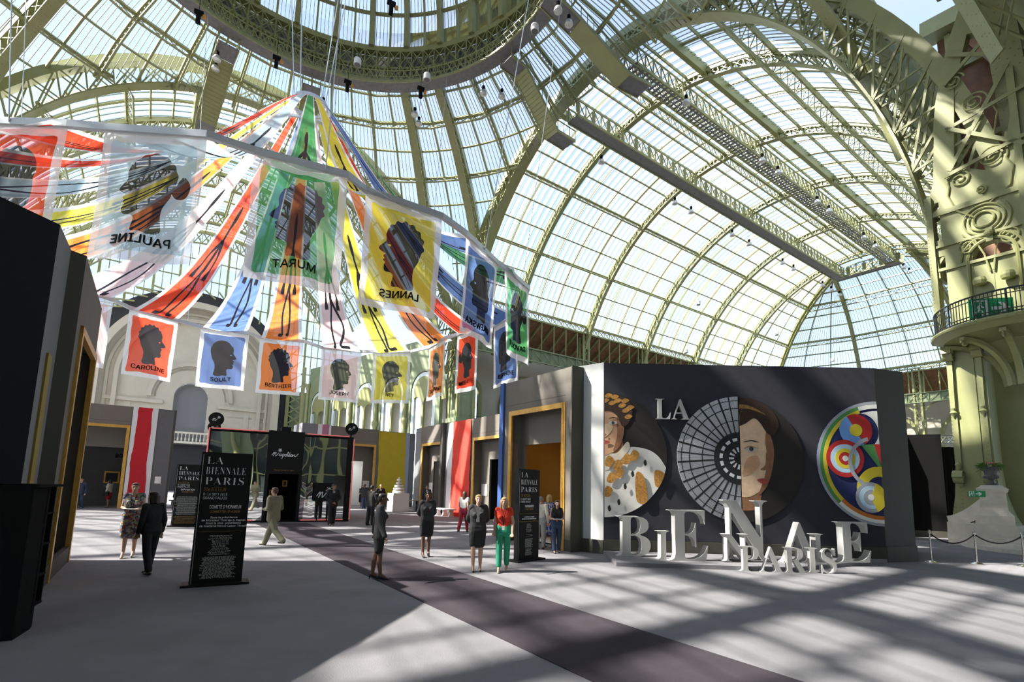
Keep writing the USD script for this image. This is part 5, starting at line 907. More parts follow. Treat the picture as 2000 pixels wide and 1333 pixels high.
TB_ = A([-6.75, 35.0, 0]); T = thing('trestle_table', 'small wooden table on black trestle legs right of the white pedestal', 'table', TB_); part(T, 'top', MB().box(TB_ + Z3 * .74, (1.0, .6, .04), .62), mat('pale_wood', (.45, .33, .2), .6))
for x in (-.36, .36):
    o = TB_ + A([math.cos(.62), math.sin(.62), 0]) * x
    for q in (-.25, .25): part(T, 'leg', MB().beam(o + A([-.3 * q, q, .72]), o + A([.3 * q, -q * .9, 0]), .03, .03), M['black'])
def bench(loc, rz, label):
    T = thing('bench', label, 'bench', loc, rz); part(T, 'seat', MB().box((0, 0, .43), (2.0, .46, .07)), M['white'], local=True)
    for x in (-.8, 0, .8):
        pr_ = Polygon([(-.2, 0), (.2, 0), (.13, .12), (.1, .24), (.16, .4), (-.16, .4), (-.1, .24), (-.13, .12)]); part(T, 'leg', MB().extr(pr_, (x - .06, 0, 0), A([0, 1., 0]), Z3, .12), M['white'], local=True)
    return T
fr_ = math.atan2(FD[1], FD[0]); bench(A([-3.5, 31.0, 0]) - PD_ * .5, fr_, 'white scroll-legged bench in front of the tall red cloth'); bench(A([-22.1, 32.0, 0]) + LN * .6 + LD * 1.6, math.atan2(LD[1], LD[0]), 'white bench right of the back-left stand, with two people sitting')

# ------------------------------------------------------------------ black book stand at the lower left
BA, BD = A([-5.78, 6.19, 0]), A([-.464, .886, 0]); BD = unit(BD); BN = A([BD[1], -BD[0], 0]); BS = -unit(A([.9, .44, 0])); br_ = math.atan2(BD[1], BD[0])
BK = thing('book_stand', 'black shelved book stand cut off by the lower left corner', 'bookshelf', BA)
bat = lambda x, z, d=0.0: BA + BD * x + Z3 * z - BN * d
part(BK, 'post', MB().box(bat(.31, .89, .25), (.62, .5, 1.78), br_), M['matblack']); part(BK, 'top', MB().box(bat(.5, 1.79, .6), (1.02, 1.3, .03), br_), M['matblack'])
for x0, x1 in ((.62, .97),):
    part(BK, 'side_panel', MB().box(bat(.955, 1.0, .28), (.03, .5, 1.55), br_), M['matblack']); part(BK, 'back_panel', MB().box(bat(.8, 1.0, .42), (.34, .02, 1.55), br_), M['matblack'])
    for z in (.25, .62, 1.02, 1.42): part(BK, 'shelf', MB().box(bat(.79, z, .22), (.34, .4, .025), br_), M['matblack'])
part(BK, 'plinth', MB().box(bat(.4, .12, .35), (.6, .6, .24), br_), M['matblack'])
LP_ = BA + BN * 0 ; sat = lambda x, z, d=0.0: BA + BS * x + Z3 * z + unit(np.cross(Z3, BS)) * d       # left run of shelves
SN = unit(np.cross(BS, Z3)); SN = SN if SN @ A([0, -1, 0]) > 0 else -SN; sat = lambda x, z, d=0.0: BA + BS * x + Z3 * z + SN * d; sr = math.atan2(BS[1], BS[0])
part(BK, 'back_panel', MB().box(sat(1.1, .89, -.5), (2.2, .03, 1.78), sr), M['matblack']); part(BK, 'top', MB().box(sat(1.1, 1.79, -.25), (2.2, .5, .03), sr), M['matblack']); part(BK, 'plinth', MB().box(sat(1.1, .1, -.27), (2.2, .45, .2), sr), M['matblack'])
for z in (.45, .86, 1.28): part(BK, 'shelf', MB().box(sat(1.1, z, -.25), (2.2, .48, .03), sr), M['matblack'])
for x in (.02, 1.2): part(BK, 'side_panel', MB().box(sat(x, .9, -.25), (.03, .48, 1.75), sr), M['matblack'])
M['bkred'] = mat('book_red', (.20, .02, .02), .6); M['bkwhite'] = mat('book_paper', (.62, .60, .57), .7)
rg = np.random.default_rng(12); SH_ = {1.28: 'top', .86: 'middle', .45: 'bottom'}
for z, nm in SH_.items():
    for j, x in enumerate((.22, .6)):
        for k in range(4):
            col = 'red' if (k < 2) ^ (j == 1) else 'white'; pos = ['lowest', 'second', 'third', 'uppermost'][k]
            T = thing('book', f'{col}-covered book, {pos} of the {"right" if j == 0 else "left"} stack on the {nm} shelf', 'book', sat(x, z + .018 + k * .034, -.2), sr + rg.uniform(-.04, .04), group=f'books on the {nm} shelf of the book stand')
            m_ = M['bkred'] if col == 'red' else M['bkwhite']; part(T, 'cover', MB().box((0, .11, .016), (.27, .006, .03)).box((0, 0, .030), (.27, .22, .004)).box((0, 0, .002), (.27, .22, .004)), m_, local=True); part(T, 'pages', MB().box((0, -.004, .016), (.26, .21, .024)), M['bkwhite'], local=True)
for z in (.62, 1.02, 1.42):
    for k in range(3):
        T = thing('booklet', f'pale booklet, {["bottom", "middle", "top"][k]} of the pile in the {["lowest", "middle", "upper"][[.62, 1.02, 1.42].index(z)]} niche of the book stand', 'booklet', bat(.79, z + .014 + k * .022, .2), br_)
        part(T, 'cover', MB().box((0, 0, .01), (.2, .26, .018)), M['bkwhite'], local=True)

# ------------------------------------------------------------------ rope barrier, urn with flowers, exit signs, dark partitions at the right
POSTS = [A([12.43, 15.16, 0]), A([13.68, 15.07, 0]), A([14.75, 14.75, 0])]
for k, p in enumerate(POSTS):
    T = thing('barrier_post', ['polished barrier post nearest the display wall', 'middle polished barrier post before the stone steps', 'polished barrier post at the right edge'][k], 'barrier post', p)
    part(T, 'base', MB().lathe([(0, 0), (.17, 0), (.17, .02), (.10, .05), (.03, .07), (0, .07)], 24, p), M['steel'], smooth=40); part(T, 'pole', MB().lathe([(.022, .06), (.022, .9), (.034, .9), (.034, .94), (.0, .965)], 14, p), M['steel'], smooth=40); part(T, 'collar', MB().lathe([(.03, .84), (.034, .85), (.034, .88), (.03, .89)], 14, p), M['steel'])
for k in range(2):
    a, b = POSTS[k] + Z3 * .86, POSTS[k + 1] + Z3 * .86; t = np.linspace(0, 1, 20)[:, None]; single('barrier_rope', MB().tube(a + (b - a) * t - Z3 * (.28 - .05 * k) * 4 * t * (1 - t), .018, 8), M['matblack'], ['black sagging rope between the first two barrier posts', 'black sagging rope between the middle and right barrier posts'][k], 'rope', smooth=40)
U0 = PD + Z3 * 2.42; T = thing('stone_urn', 'grey cast urn planted with pink flowers on the stone pedestal of the stair', 'urn', U0); M['lead'] = mat('cast_grey', (.10, .10, .105), .5, var=.15)
part(T, 'bowl', MB().lathe([(.2, 0), (.2, .05), (.1, .1), (.07, .18), (.12, .24), (.2, .3), (.22, .36), (.19, .40), (.2, .52), (.3, .66), (.36, .70), (.33, .72), (.25, .66), (0, .62)], 28, U0), M['lead'], smooth=40)
for k in range(18): a = k * 2 * math.pi / 18; part(T, 'gadroon', MB().lathe([(0, -.07), (.026, -.03), (.03, .02), (0, .06)], 6, U0 + A([.205 * math.cos(a), .205 * math.sin(a), .33])), M['lead'])
M['leaf'] = mat('fern_green', (.10, .20, .03), .6); M['petal'] = mat('pink_petal', (.72, .30, .36), .6, var=.2, scale=8); rg = np.random.default_rng(8)
mb = MB()
for k in range(160):
    a, b = rg.uniform(0, 6.28), rg.uniform(-.5, .9); d = A([math.cos(a) * math.cos(b), math.sin(a) * math.cos(b), math.sin(b) * .6]); s_ = U0 + Z3 * .72 + d * .2; L = rg.uniform(.14, .34); q = s_ + d * L - Z3 * .12 * rg.uniform(0, 1); sd = unit(np.cross(d, Z3 + .01)) * .018
    mb.add([s_, (s_ + q) / 2 + sd + Z3 * .03, q, (s_ + q) / 2 - sd + Z3 * .03], [[0, 1, 2], [0, 2, 3]])
single('foliage', mb, M['leaf'], 'feathery green foliage spilling from the cast urn on the stair pedestal', 'plant', kind='stuff')
for k in range(9):
    a = k * 2.4; r_ = .07 + .026 * k; o = U0 + A([r_ * math.cos(a), r_ * math.sin(a), .86 - .1 * r_ / .3 + (.05 if k % 2 else 0)]); mb = MB()
    for ring, n_, rr in ((0, 5, .03), (1, 8, .055), (2, 10, .075)):
        for j in range(n_):
            t = j * 2 * math.pi / n_ + ring; d = A([math.cos(t), math.sin(t), 0]); sd = A([-math.sin(t), math.cos(t), 0]); mb.add([o, o + d * rr * .6 + sd * rr * .4 + Z3 * (.05 - .02 * ring), o + d * rr + Z3 * (.06 - .025 * ring), o + d * rr * .6 - sd * rr * .4 + Z3 * (.05 - .02 * ring)], [[0, 1, 2], [0, 2, 3]])
    single('pink_flower', mb, M['petal'], 'round pink flower in the cast urn on the stair pedestal', 'flower', 'pink flowers in the urn')
M['exit'] = mat('exit_green', (.01, .30, .10), .5); M['exitw'] = mat('exit_white', (.8, .82, .8), .5)
def exit_sign(o, ex, w, h, label, flip=False):
    T = thing('exit_sign', label, 'sign', o); en = np.cross(ex, Z3); part(T, 'panel', MB().extr(sbox(0, 0, w, h), A(o) - en * .03, ex, Z3, .03), M['exit']); f = lambda x: (w - x) if flip else x
    S = lambda g: affinity.scale(affinity.scale(g, -1 if flip else 1, 1, origin=(0, 0)), h, h, origin=(0, 0)); k = w / h; sh = lambda g: affinity.translate(S(g), w if flip else 0, 0)
    part(T, 'doorway_mark', MB().extr(sh(sbox(.10, .08, .75, .92).difference(sbox(.19, .08, .66, .84))), A(o) + en * .001, ex, Z3, .003), M['exitw'])
    man = unary_union([Point(.46, .76).buffer(.055), LineString([(.45, .66), (.41, .46)]).buffer(.055), LineString([(.41, .46), (.52, .34), (.5, .16)]).buffer(.035), LineString([(.41, .46), (.33, .34), (.24, .3)]).buffer(.035), LineString([(.46, .64), (.56, .54), (.62, .57)]).buffer(.027), LineString([(.44, .64), (.33, .58), (.29, .48)]).buffer(.027)])
    part(T, 'running_figure', MB().extr(sh(man), A(o) + en * .001, ex, Z3, .003), M['exitw'])
    part(T, 'arrow', MB().extr(sh(Polygon([(.9, .42), (1.35, .42), (1.18, .2), (1.36, .2), (1.68, .5), (1.36, .8), (1.18, .8), (1.35, .58), (.9, .58)])), A(o) + en * .001, ex, Z3, .003), M['exitw']); return T
a_ = math.radians(166); eo = BC + N3 * (BR + .03) * math.cos(a_ - .1) + T3 * (BR + .03) * math.sin(a_ - .1) * .9
ex_ = unit(A([1, .0, 0]) * .97 + A([0, -.23, 0])); exit_sign(SIGN1 if 'SIGN1' in globals() else eo + Z3 * (BZ + .1), ex_, 1.45, .80, 'green exit sign with running figure and arrow on the pier balcony railing')
exit_sign(NP(5.6, 1.95, 1.85), unit(A([.8, -.6, 0])), .5, .24, 'small green exit sign on the stone pedestal under the urn')
exit_sign(NV(26.0, 21.2, 9.0), unit(N3), 1.9, 1.0, 'green exit sign on the far gallery railing above the red cloth')
for (p, q, h, lb) in ((A([17.6, 23.9, 0]), A([19.4, 24.6, 0]), 5.1, 'charcoal partition behind the right end of the display wall'), (A([19.4, 24.6, 0]), A([20.6, 24.0, 0]), 4.9, 'black partition left of the big pier')):
    T = thing('partition', lb, 'partition', (p + q) / 2); slabw(T, p, q, 0, h, .15, M['char'] if h > 5 else M['matblack'], 'panel'); slabw(T, p, q, 0, .3, .2, M['olive'], 'skirting', .03)
p, q = A([20.7, 24.2, 0]), A([27.5, 23.2, 0]); T = thing('stage_curtain', 'black curtain hanging from a truss behind the big pier', 'curtain', (p + q) / 2); tt = np.linspace(0, 1, 90)[:, None]; base = p + (q - p) * tt + unit(np.cross(q - p, Z3)) * (.07 * np.sin(tt * 140)); part(T, 'cloth', MB().grid(np.stack([base, base + Z3 * 4.3])), M['matblack'], smooth=True)
TR = thing('lighting_truss', 'aluminium lighting truss carrying the black curtain behind the big pier', 'truss', (p + q) / 2 + Z3 * 4.5); ks = np.linspace(0, 1, 22)[:, None]; mb = MB(); lt = MB()
for dz, dy in ((4.45, 0), (4.85, 0), (4.65, .3)): mb.tube(np.vstack([p, q]) + A([0, dy, dz]), .035, 8)
a2, b2, c2 = p + (q - p) * ks + Z3 * 4.45, p + (q - p) * ks + Z3 * 4.85, p + (q - p) * ks + A([0, .3, 4.65]); lt.beams(a2[:-1], b2[1:], .025, .025); lt.beams(b2[:-1], a2[1:], .025, .025); lt.beams(a2[:-1], c2[1:], .025, .025); part(TR, 'chord', mb, M['steel']); part(TR, 'bracing', lt, M['steel'])
# dark case and cables kept on the balcony
T = thing('equipment_case', 'grey flight case with black cloth on it on the pier balcony behind the railing', 'case', BC + A([.4, -1.6, BZ])); o = BC + A([.4, -1.7, BZ]); part(T, 'box', MB().box(o + Z3 * .3, (.8, .5, .6), .3), M['greyd']); part(T, 'cover', MB().mesh(trimesh.creation.icosphere(2, 1.0).apply_transform(np.diag([.55, .4, .22, 1])).apply_translation(o + Z3 * .68)), M['matblack'], smooth=True)
# ------------------------------------------------------------------ people
_sp = trimesh.creation.icosphere(1, 1.0).vertices
def hullpts(*sph):
    P = []
    for c, r in sph: P.append(_sp * (A(r) if np.ndim(r) else r) + A(c))
    return manifold3d.Manifold.hull_points(np.vstack(P))
def solid(hulls, ref=.02, it=6):
    m = manifold3d.Manifold.batch_boolean(hulls, manifold3d.OpType.Add).refine_to_length(ref).to_mesh()
    t = trimesh.Trimesh(np.asarray(m.vert_properties)[:, :3], np.asarray(m.tri_verts), process=True); trimesh.smoothing.filter_taubin(t, lamb=.5, nu=.52, iterations=it); return t
def chain(*js): return [hullpts(a, b) for a, b in zip(js[:-1], js[1:])]
SK = {'fair': mat('skin_fair', (.50, .30, .21), .5), 'tan': mat('skin_tan', (.34, .18, .10), .5), 'deep': mat('skin_deep', (.13, .06, .035), .45)}
HR = {'dark': mat('hair_dark', (.018, .012, .010), .45, var=.3, scale=30), 'brown': mat('hair_brown', (.09, .045, .022), .5, var=.3, scale=30), 'blond': mat('hair_blond', (.48, .30, .12), .5, var=.25, scale=30), 'auburn': mat('hair_auburn', (.14, .05, .025), .5, var=.3, scale=30), 'grey': mat('hair_grey', (.2, .19, .18), .6)}
CL = {k: mat('cloth_' + k, c, .85, var=.12, scale=9, bump=.3, bscale=14) for k, c in dict(black=(.012, .012, .013), soot=(.03, .03, .032), olive=(.20, .19, .12), white=(.66, .65, .62), crimson=(.26, .012, .035), red=(.60, .035, .012), green=(.015, .24, .13), denim=(.035, .06, .12), navy=(.02, .03, .06), scarlet=(.5, .02, .03), cream=(.60, .56, .48), greyc=(.34, .33, .32)).items()}
def floral(name, base, cols, sc):
    return usdkit.material(stage, f'/World/Looks/{name}', {'t': ('texture_coordinate', {}), 'v': ('voronoi_texture', {'scale': sc}), 'r': ('rgb_ramp', {'ramp': [(i / len(cols), c) for i, c in enumerate(cols)], 'interpolate': False}), 's': ('separate_color', {}), 'p': ('principled_bsdf', {'roughness': .85})},
        [('t.object', 'v.vector'), ('v.color', 's.color'), ('s.r', 'r.fac'), ('r.color', 'p.base_color')], surface='p.BSDF')
CL['print'] = floral('floral_print', None, [(.10, .12, .15), (.35, .36, .36), (.05, .06, .09), (.30, .03, .05), (.16, .2, .24), (.42, .36, .12)], 26)
CL['blueprint'] = floral('blue_print', None, [(.03, .07, .30), (.25, .28, .36), (.02, .04, .2), (.4, .3, .2), (.04, .10, .36)], 22)
M['shoe'] = mat('black_leather', (.015, .014, .014), .3); M['beige'] = mat('beige_leather', (.42, .30, .20), .45)
def person(label, loc, face, h=1.72, skin='fair', hair='dark', hs='short', top=('jacket', 'black'), low=('skirt', 'black'), shoe='shoe', heels=False, stride=0.0, lean=0.0, arms='behind', head=0.0, fem=True, sit=False, shirt=None, bald=False):
    k = h / 1.72; fa = A(face); rz = math.atan2(-fa[0], fa[1]); T = thing('person', label, 'person', A(list(loc) + [0]), rz, None)
    sw = .155 if fem else .185; hw = .085; hz = .055 if heels else 0.0; Lp = lambda n, mb, m, **q: part(T, n, mb, m, smooth=True, local=True, **q)
    tl = lambda x, y, z: (x * k, (y + lean * (z - .9)) * k, z * k)         # lean the trunk forwards
    leg = {}
    if sit:
        dz = -.47
        for s in (-1, 1): leg[s] = ((s * hw, 0, .93), (s * .11, .44, .95), (s * .11, .46, .50 + .02)); 
    else:
        for s in (-1, 1):
            a = stride * s; kb = max(0, -a) * 1.1
            kn = (s * .09, math.sin(a) * .44, .93 - .44 * math.cos(a)); an = (s * .085, kn[1] + math.sin(a - kb) * .42, kn[2] - .42 * math.cos(a - kb)); leg[s] = ((s * hw, 0, .93), kn, an)
        dz = .07 + hz - min(leg[1][2][2], leg[-1][2][2])
    off = dz; q3 = lambda p: ((p[0]) * k, (p[1]) * k, (p[2] + off) * k); t3 = lambda x, y, z: (x * k, (y + lean * (z - .9)) * k, (z + off) * k)
    sh = {s: (s * sw, -.01, 1.42) for s in (-1, 1)}
    AR = {'behind': lambda s: ((s * (sw + .07), -.10, 1.14), (s * .06, -.19, .98)), 'hang': lambda s: ((s * (sw + .07), -.03, 1.13), (s * (sw + .08), .05, .88)), 'walk': lambda s: ((s * (sw + .07), -.06 - s * .10, 1.14), (s * (sw + .07), .06 - s * .16, .90)),
          'clasp': lambda s: ((s * (sw + .09), .02, 1.14), (s * .035, .20, .97)), 'hold': lambda s: ((s * (sw + .06), -.02, 1.13), (s * .10, .24, 1.10)), 'phone': lambda s: ((s * (sw + .05), .04, 1.15), (s * .08, .26, 1.30)) if s > 0 else ((s * (sw + .07), -.02, 1.13), (s * (sw + .09), .06, .88)),
          'offer': lambda s: ((s * (sw + .08), -.08, 1.14), (s * (sw + .16), -.10, .88)) if s < 0 else ((s * (sw + .09), -.02, 1.13), (s * (sw + .22), .10, .86))}[arms]
    skinb, slv, sleeve, hands = [], [], [], []
    R_ = lambda r: r * k
    # head
    hd = math.radians(head); hc = A([0, .03, 1.60]); ch, shh = math.cos(hd), math.sin(hd); rot = lambda x, y, z: (hc[0] + x * ch - y * shh, hc[1] + x * shh + y * ch, hc[2] + z)
    H3 = lambda x, y, z: t3(*rot(x, y, z))
    skinb += [hullpts((H3(0, -.012, .03), (R_(.076), R_(.088), R_(.088))), (H3(0, .035, .02), R_(.062)), (H3(0, .055, -.075), R_(.032)), (H3(0, .0, -.045), (R_(.058), R_(.06), R_(.05))))]
    skinb += [hullpts((H3(0, .098, .01), R_(.008)), (H3(0, .118, -.022), R_(.011)), (H3(.016, .098, -.026), R_(.009)), (H3(-.016, .098, -.026), R_(.009)), (H3(0, .085, .03), R_(.01)))]
    for s in (-1, 1): skinb += [hullpts((H3(s * .076, -.005, .015), (R_(.012), R_(.02), R_(.028))), (H3(s * .07, .0, -.015), R_(.012)))]
    skinb += [hullpts((H3(.018, .083, -.052), R_(.009)), (H3(-.018, .083, -.052), R_(.009)), (H3(0, .092, -.05), R_(.009)))]
    skinb += chain((t3(0, -.01, 1.40), R_(.062)), (t3(0, .01, 1.53), R_(.052)))
    tor = [((hw, 0, .93), .105), ((.06, 0, 1.08), .098 if fem else .115), ((.08, .01, 1.27), .108 if fem else .118), ((sw - .03, -.01, 1.41), .055)]
    def trunk(g, lo=0, hi=4):
        out = []
        for (p, r), (q, s_) in list(zip(tor[:-1], tor[1:]))[lo:hi]:
            out.append(hullpts(*[(t3(s * p[0], p[1], p[2]), ((r + g) * k, (r + g) * k * .92, (r + g) * k)) for s in (-1, 1)], *[(t3(s * q[0], q[1], q[2]), ((s_ + g) * k, (s_ + g) * k * .92, (s_ + g) * k)) for s in (-1, 1)]))
        return out
    skinb += trunk(0)
    if fem: skinb += [hullpts((t3(s * .075, .085, 1.25), R_(.055)), (t3(s * .07, .03, 1.28), R_(.06))) for s in (-1, 1)]
    wr_all = {}
    for s in (-1, 1):
        el, wr = AR(s); S_, E_, W_ = t3(*sh[s]), t3(*el), t3(*wr); wr_all[s] = W_
        skinb += chain((S_, R_(.052)), (E_, R_(.040)), (W_, R_(.027))); sleeve.append((S_, E_, W_))
        d = unit(A(W_) - A(E_)); fw_ = A([0, 1, 0.0]); nrm = unit(np.cross(d, [s * 1.0, .35, 0])); sd = unit(np.cross(d, nrm)); p0 = A(W_) + d * .035 * k; p1 = A(W_) + d * .085 * k
        skinb += [hullpts((p0 + sd * .016 * k, R_(.013)), (p0 - sd * .016 * k, R_(.013)), (p1 + sd * .030 * k, R_(.011)), (p1 - sd * .030 * k, R_(.011)), (W_, R_(.022)))]
        for i, (o, l) in enumerate(zip((-.030, -.010, .010, .029), (.062, .074, .070, .052))):
            f0 = p1 + sd * o * k; f1 = f0 + (d * .9 + nrm * .25) * l * .55 * k; f2 = f1 + (d * .6 + nrm * .7) * l * .5 * k; skinb += chain((f0, R_(.0095)), (f1, R_(.0088)), (f2, R_(.007)))
        th0 = p0 - sd * .018 * k * s; skinb += chain((th0, R_(.012)), (th0 - sd * .028 * k * s + d * .03 * k, R_(.0105)), (th0 - sd * .034 * k * s + d * .062 * k, R_(.008)))
    for s in (-1, 1):
        hp, kn, an = (q3(x) for x in leg[s]); skinb += chain((hp, R_(.088)), (kn, R_(.056)), ); md = A(kn) * .62 + A(an) * .38 + A([0, -.018 * k, 0]); skinb += chain((kn, R_(.054)), (md, R_(.055)), (an, R_(.036)))
        toe = A(an) + A([0, .15 * k, -.045 * k - hz * k]); skinb += [hullpts((an, R_(.036)), (A(an) + A([0, -.03 * k, -.03 * k]), R_(.03)), (toe, R_(.022)))]
    Lp('body', solid(skinb, .019 * k, 4), SK[skin])
    # eyes, brows, mouth
    for nm, m_, ps, r in (('eye', M['iris'], [(s * .032, .082, .022) for s in (-1, 1)], (.011, .008, .008)), ('eyebrow', HR['dark' if hair == 'dark' else 'brown'], [(s * .033, .086, .044) for s in (-1, 1)], (.018, .006, .004))):
        for c in ps: Lp(nm, trimesh.creation.icosphere(1, 1.0).apply_transform(np.diag([r[0] * k, r[1] * k, r[2] * k, 1])).apply_translation(H3(*c)), m_)
    Lp('mouth', trimesh.creation.icosphere(1, 1.0).apply_transform(np.diag([.021 * k, .008 * k, .007 * k, 1])).apply_translation(H3(0, .092, -.052)), M['lips'])
    # hair
    if not bald:
        hh = [hullpts((H3(0, -.028, .05), (R_(.084), R_(.088), R_(.086))), (H3(0, .02, .085), (R_(.07), R_(.06), R_(.04))), (H3(0, -.06, .0), (R_(.07), R_(.05), R_(.06))))]
        if hs in ('bob', 'long'):
            zb = -.11 if hs == 'bob' else -.2; hh += [hullpts((H3(s * .07, -.02, .03), R_(.034)), (H3(s * .08, -.02, zb), R_(.026)), (H3(s * .03, -.085, zb), R_(.03)), (H3(s * .03, -.085, .03), R_(.04))) for s in (-1, 1)]; hh += [hullpts((H3(.03, -.085, .03), R_(.04)), (H3(-.03, -.085, zb), R_(.035)), (H3(.03, -.085, zb), R_(.035)), (H3(-.03, -.085, .03), R_(.04)))]
        if hs == 'bun': hh += [hullpts((H3(0, -.11, .09), R_(.045)), (H3(0, -.13, .10), R_(.04)))]
        if hs == 'tied': hh += [hullpts((H3(0, -.11, .0), R_(.04)), (H3(0, -.12, -.03), R_(.03)))]
        Lp('hair', solid(hh, .022 * k, 3), HR[hair])
    # garments
    kind, col = top
    if kind in ('jacket', 'shirt', 'tee', 'tank', 'dress'):
        g = .022 if kind == 'jacket' else .014; hs_ = trunk(g)
        if fem: hs_ += [hullpts((t3(s * .075, .085, 1.25), R_(.055 + g)), (t3(s * .07, .03, 1.28), R_(.06 + g))) for s in (-1, 1)]
        if kind == 'jacket': hs_ += [hullpts(*[(t3(s * (hw + .015), 0, .84), R_(.115)) for s in (-1, 1)], *[(t3(s * hw, 0, .98), R_(.118)) for s in (-1, 1)])]; hs_ += [hullpts((t3(0, -.03, 1.455), (R_(.075), R_(.07), R_(.03))), (t3(s * .10, -.015, 1.43), R_(.05))) for s in (-1, 1)]
        if kind == 'dress' and not sit: hs_ += [hullpts(*[(t3(s * hw, 0, .95), R_(.125)) for s in (-1, 1)], *[(t3(s * .10, 0, .50), R_(.115)) for s in (-1, 1)])]
        ex = {'jacket': 1.0, 'shirt': 1.0, 'tee': .35, 'dress': .18, 'tank': 0}[kind]
        for S_, E_, W_ in sleeve:
            if ex >= 1: hs_ += chain((S_, R_(.052 + g + .008)), (E_, R_(.042 + g)), (A(E_) * .06 + A(W_) * .94, R_(.032 + g)))
            elif ex: hs_ += chain((S_, R_(.056 + g)), (A(S_) * (1 - ex) + A(E_) * ex, R_(.052 + g)))
        tm = solid(hs_, .024 * k, 4); G = Lp({'jacket': 'jacket', 'shirt': 'shirt', 'tee': 'tee_shirt', 'tank': 'tank_top', 'dress': 'dress'}[kind], tm, CL[col])
        if kind == 'jacket' and shirt:
            v = MB().extr(Polygon([(0, -.26), (-.055, -.03), (-.03, .0), (.03, .0), (.055, -.03)]), (0, 0, 0), A([1., 0, 0]), Z3, .012); vv, ff = v.get(); vv = vv * k; c0 = A(t3(0, .11 if not fem else .105, 1.44)); vv = np.stack([vv[:, 0], vv[:, 1] + c0[1] + .018 * k - (vv[:, 2]) * -.18, vv[:, 2] + c0[2]], 1)
            part(T, 'shirt_front', trimesh.Trimesh(vv, ff, process=False), CL[shirt], local=True)
    kind, col = low
    hl = []
    if kind == 'skirt':
        if sit: hl += [hullpts((q3(leg[s][0]), R_(.11)), (A(q3(leg[s][1])) * .9, R_(.08))) for s in (-1, 1)]
        else: hl += [hullpts(*[(t3(s * hw, 0, 1.0), R_(.108)) for s in (-1, 1)], *[(t3(s * .085, 0, .88), R_(.125)) for s in (-1, 1)], *[(t3(s * .095, .0, .57), R_(.09)) for s in (-1, 1)])]
    elif kind == 'trousers':
        for s in (-1, 1):
            hp, kn, an = (q3(x) for x in leg[s]); w_ = .02 if fem else .03; hl += chain((hp, R_(.10)), (kn, R_(.058 + w_)), (A(an) * (.98 if not fem else .9) + A(kn) * (.02 if not fem else .1), R_(.046 + w_)))
        hl += [hullpts(*[(t3(s * hw, 0, 1.02), R_(.107)) for s in (-1, 1)], *[(t3(s * hw, 0, .90), R_(.118)) for s in (-1, 1)])]
    if hl: Lp('skirt' if kind == 'skirt' else 'trousers', solid(hl, .024 * k, 4), CL[col])
    for s in (-1, 1):
        an = A(q3(leg[s][2])); z_ = an[2]; toe = an + A([0, .16 * k, -.050 * k - hz * k]); hs2 = [hullpts((an + A([0, -.035 * k, -.035 * k]), R_(.034)), (an + A([0, .05 * k, -.045 * k - hz * .5 * k]), R_(.034)), (toe, R_(.024)))]
        if heels: hs2 += [hullpts((an + A([0, -.05 * k, -.05 * k]), R_(.018)), (an + A([0, -.055 * k, -.07 * k - hz * k + .01]), R_(.009)))]
        Lp('shoe', solid(hs2, .02 * k, 2), M[shoe])
    return T, t3, wr_all
tocam = lambda x, y, a=0.0: (lambda d: (d[0] * math.cos(a) - d[1] * math.sin(a), d[0] * math.sin(a) + d[1] * math.cos(a)))(unit(A([-x, -y])))
T, t3, wr = person('woman in a patterned sleeveless dress and lanyard reading papers at the left', (-9.12, 12.40), tocam(-9, 12.4, -.15), 1.72, 'fair', 'auburn', 'tied', ('dress', 'print'), ('none', ''), 'beige', True, .08, 0, 'hold', 5)
part(T, 'papers', MB().box((0, .34, 1.16), (.30, .22, .012)), CL['white'], local=True); part(T, 'lanyard', MB().tube([t3(-.05, .09, 1.45), t3(-.03, .16, 1.25), t3(0, .14, 1.08)], .007, 5).tube([t3(.05, .09, 1.45), t3(.03, .16, 1.25), t3(0, .14, 1.08)], .007, 5), M['black'], local=True)
person('person in black top and black trousers with a dark bob, back turned, at the left', (-7.18, 10.34), (-.75, .35), 1.64, 'tan', 'dark', 'bob', ('shirt', 'black'), ('trousers', 'black'), 'shoe', False, .16, .05, 'hang', 20)
person('man in a rumpled olive suit striding left past the kiosk', (-6.95, 15.1), (-.93, .36), 1.78, 'fair', 'brown', 'short', ('jacket', 'olive'), ('trousers', 'olive'), 'shoe', False, .42, .02, 'hold', 0, False)
person('guard in a black suit with hands clasped before the kiosk mirror', (-7.84, 22.6), tocam(-7.84, 22.7, .25), 1.80, 'tan', 'dark', 'short', ('jacket', 'black'), ('trousers', 'black'), 'shoe', False, .07, 0, 'clasp', 45, False, shirt='greyc')
person('man in a dark suit seen from behind, right of the kiosk', (-6.25, 23.0), (.45, .85), 1.78, 'tan', 'dark', 'short', ('jacket', 'soot'), ('trousers', 'black'), 'shoe', False, .06, 0, 'clasp', 10, False)
person('bald man in a black suit and white shirt left of the white pedestal', (-7.95, 31.2), tocam(-7.9, 31, .3), 1.80, 'tan', 'dark', 'short', ('jacket', 'black'), ('trousers', 'black'), 'shoe', False, .05, 0, 'clasp', 0, False, shirt='white', bald=True)
person('hostess in black uniform with hair in a bun, side-on, one hand held out', (-2.62, 10.40), (.96, .28), 1.66, 'deep', 'dark', 'bun', ('jacket', 'soot'), ('skirt', 'black'), 'shoe', True, .07, 0, 'offer', 0)
person('hostess in long black jacket and skirt facing the camera alone, mid-floor', (-2.21, 13.75), tocam(-2.2, 13.7, .2), 1.66, 'deep', 'dark', 'tied', ('jacket', 'soot'), ('skirt', 'black'), 'shoe', True, .05, 0, 'behind', -5)
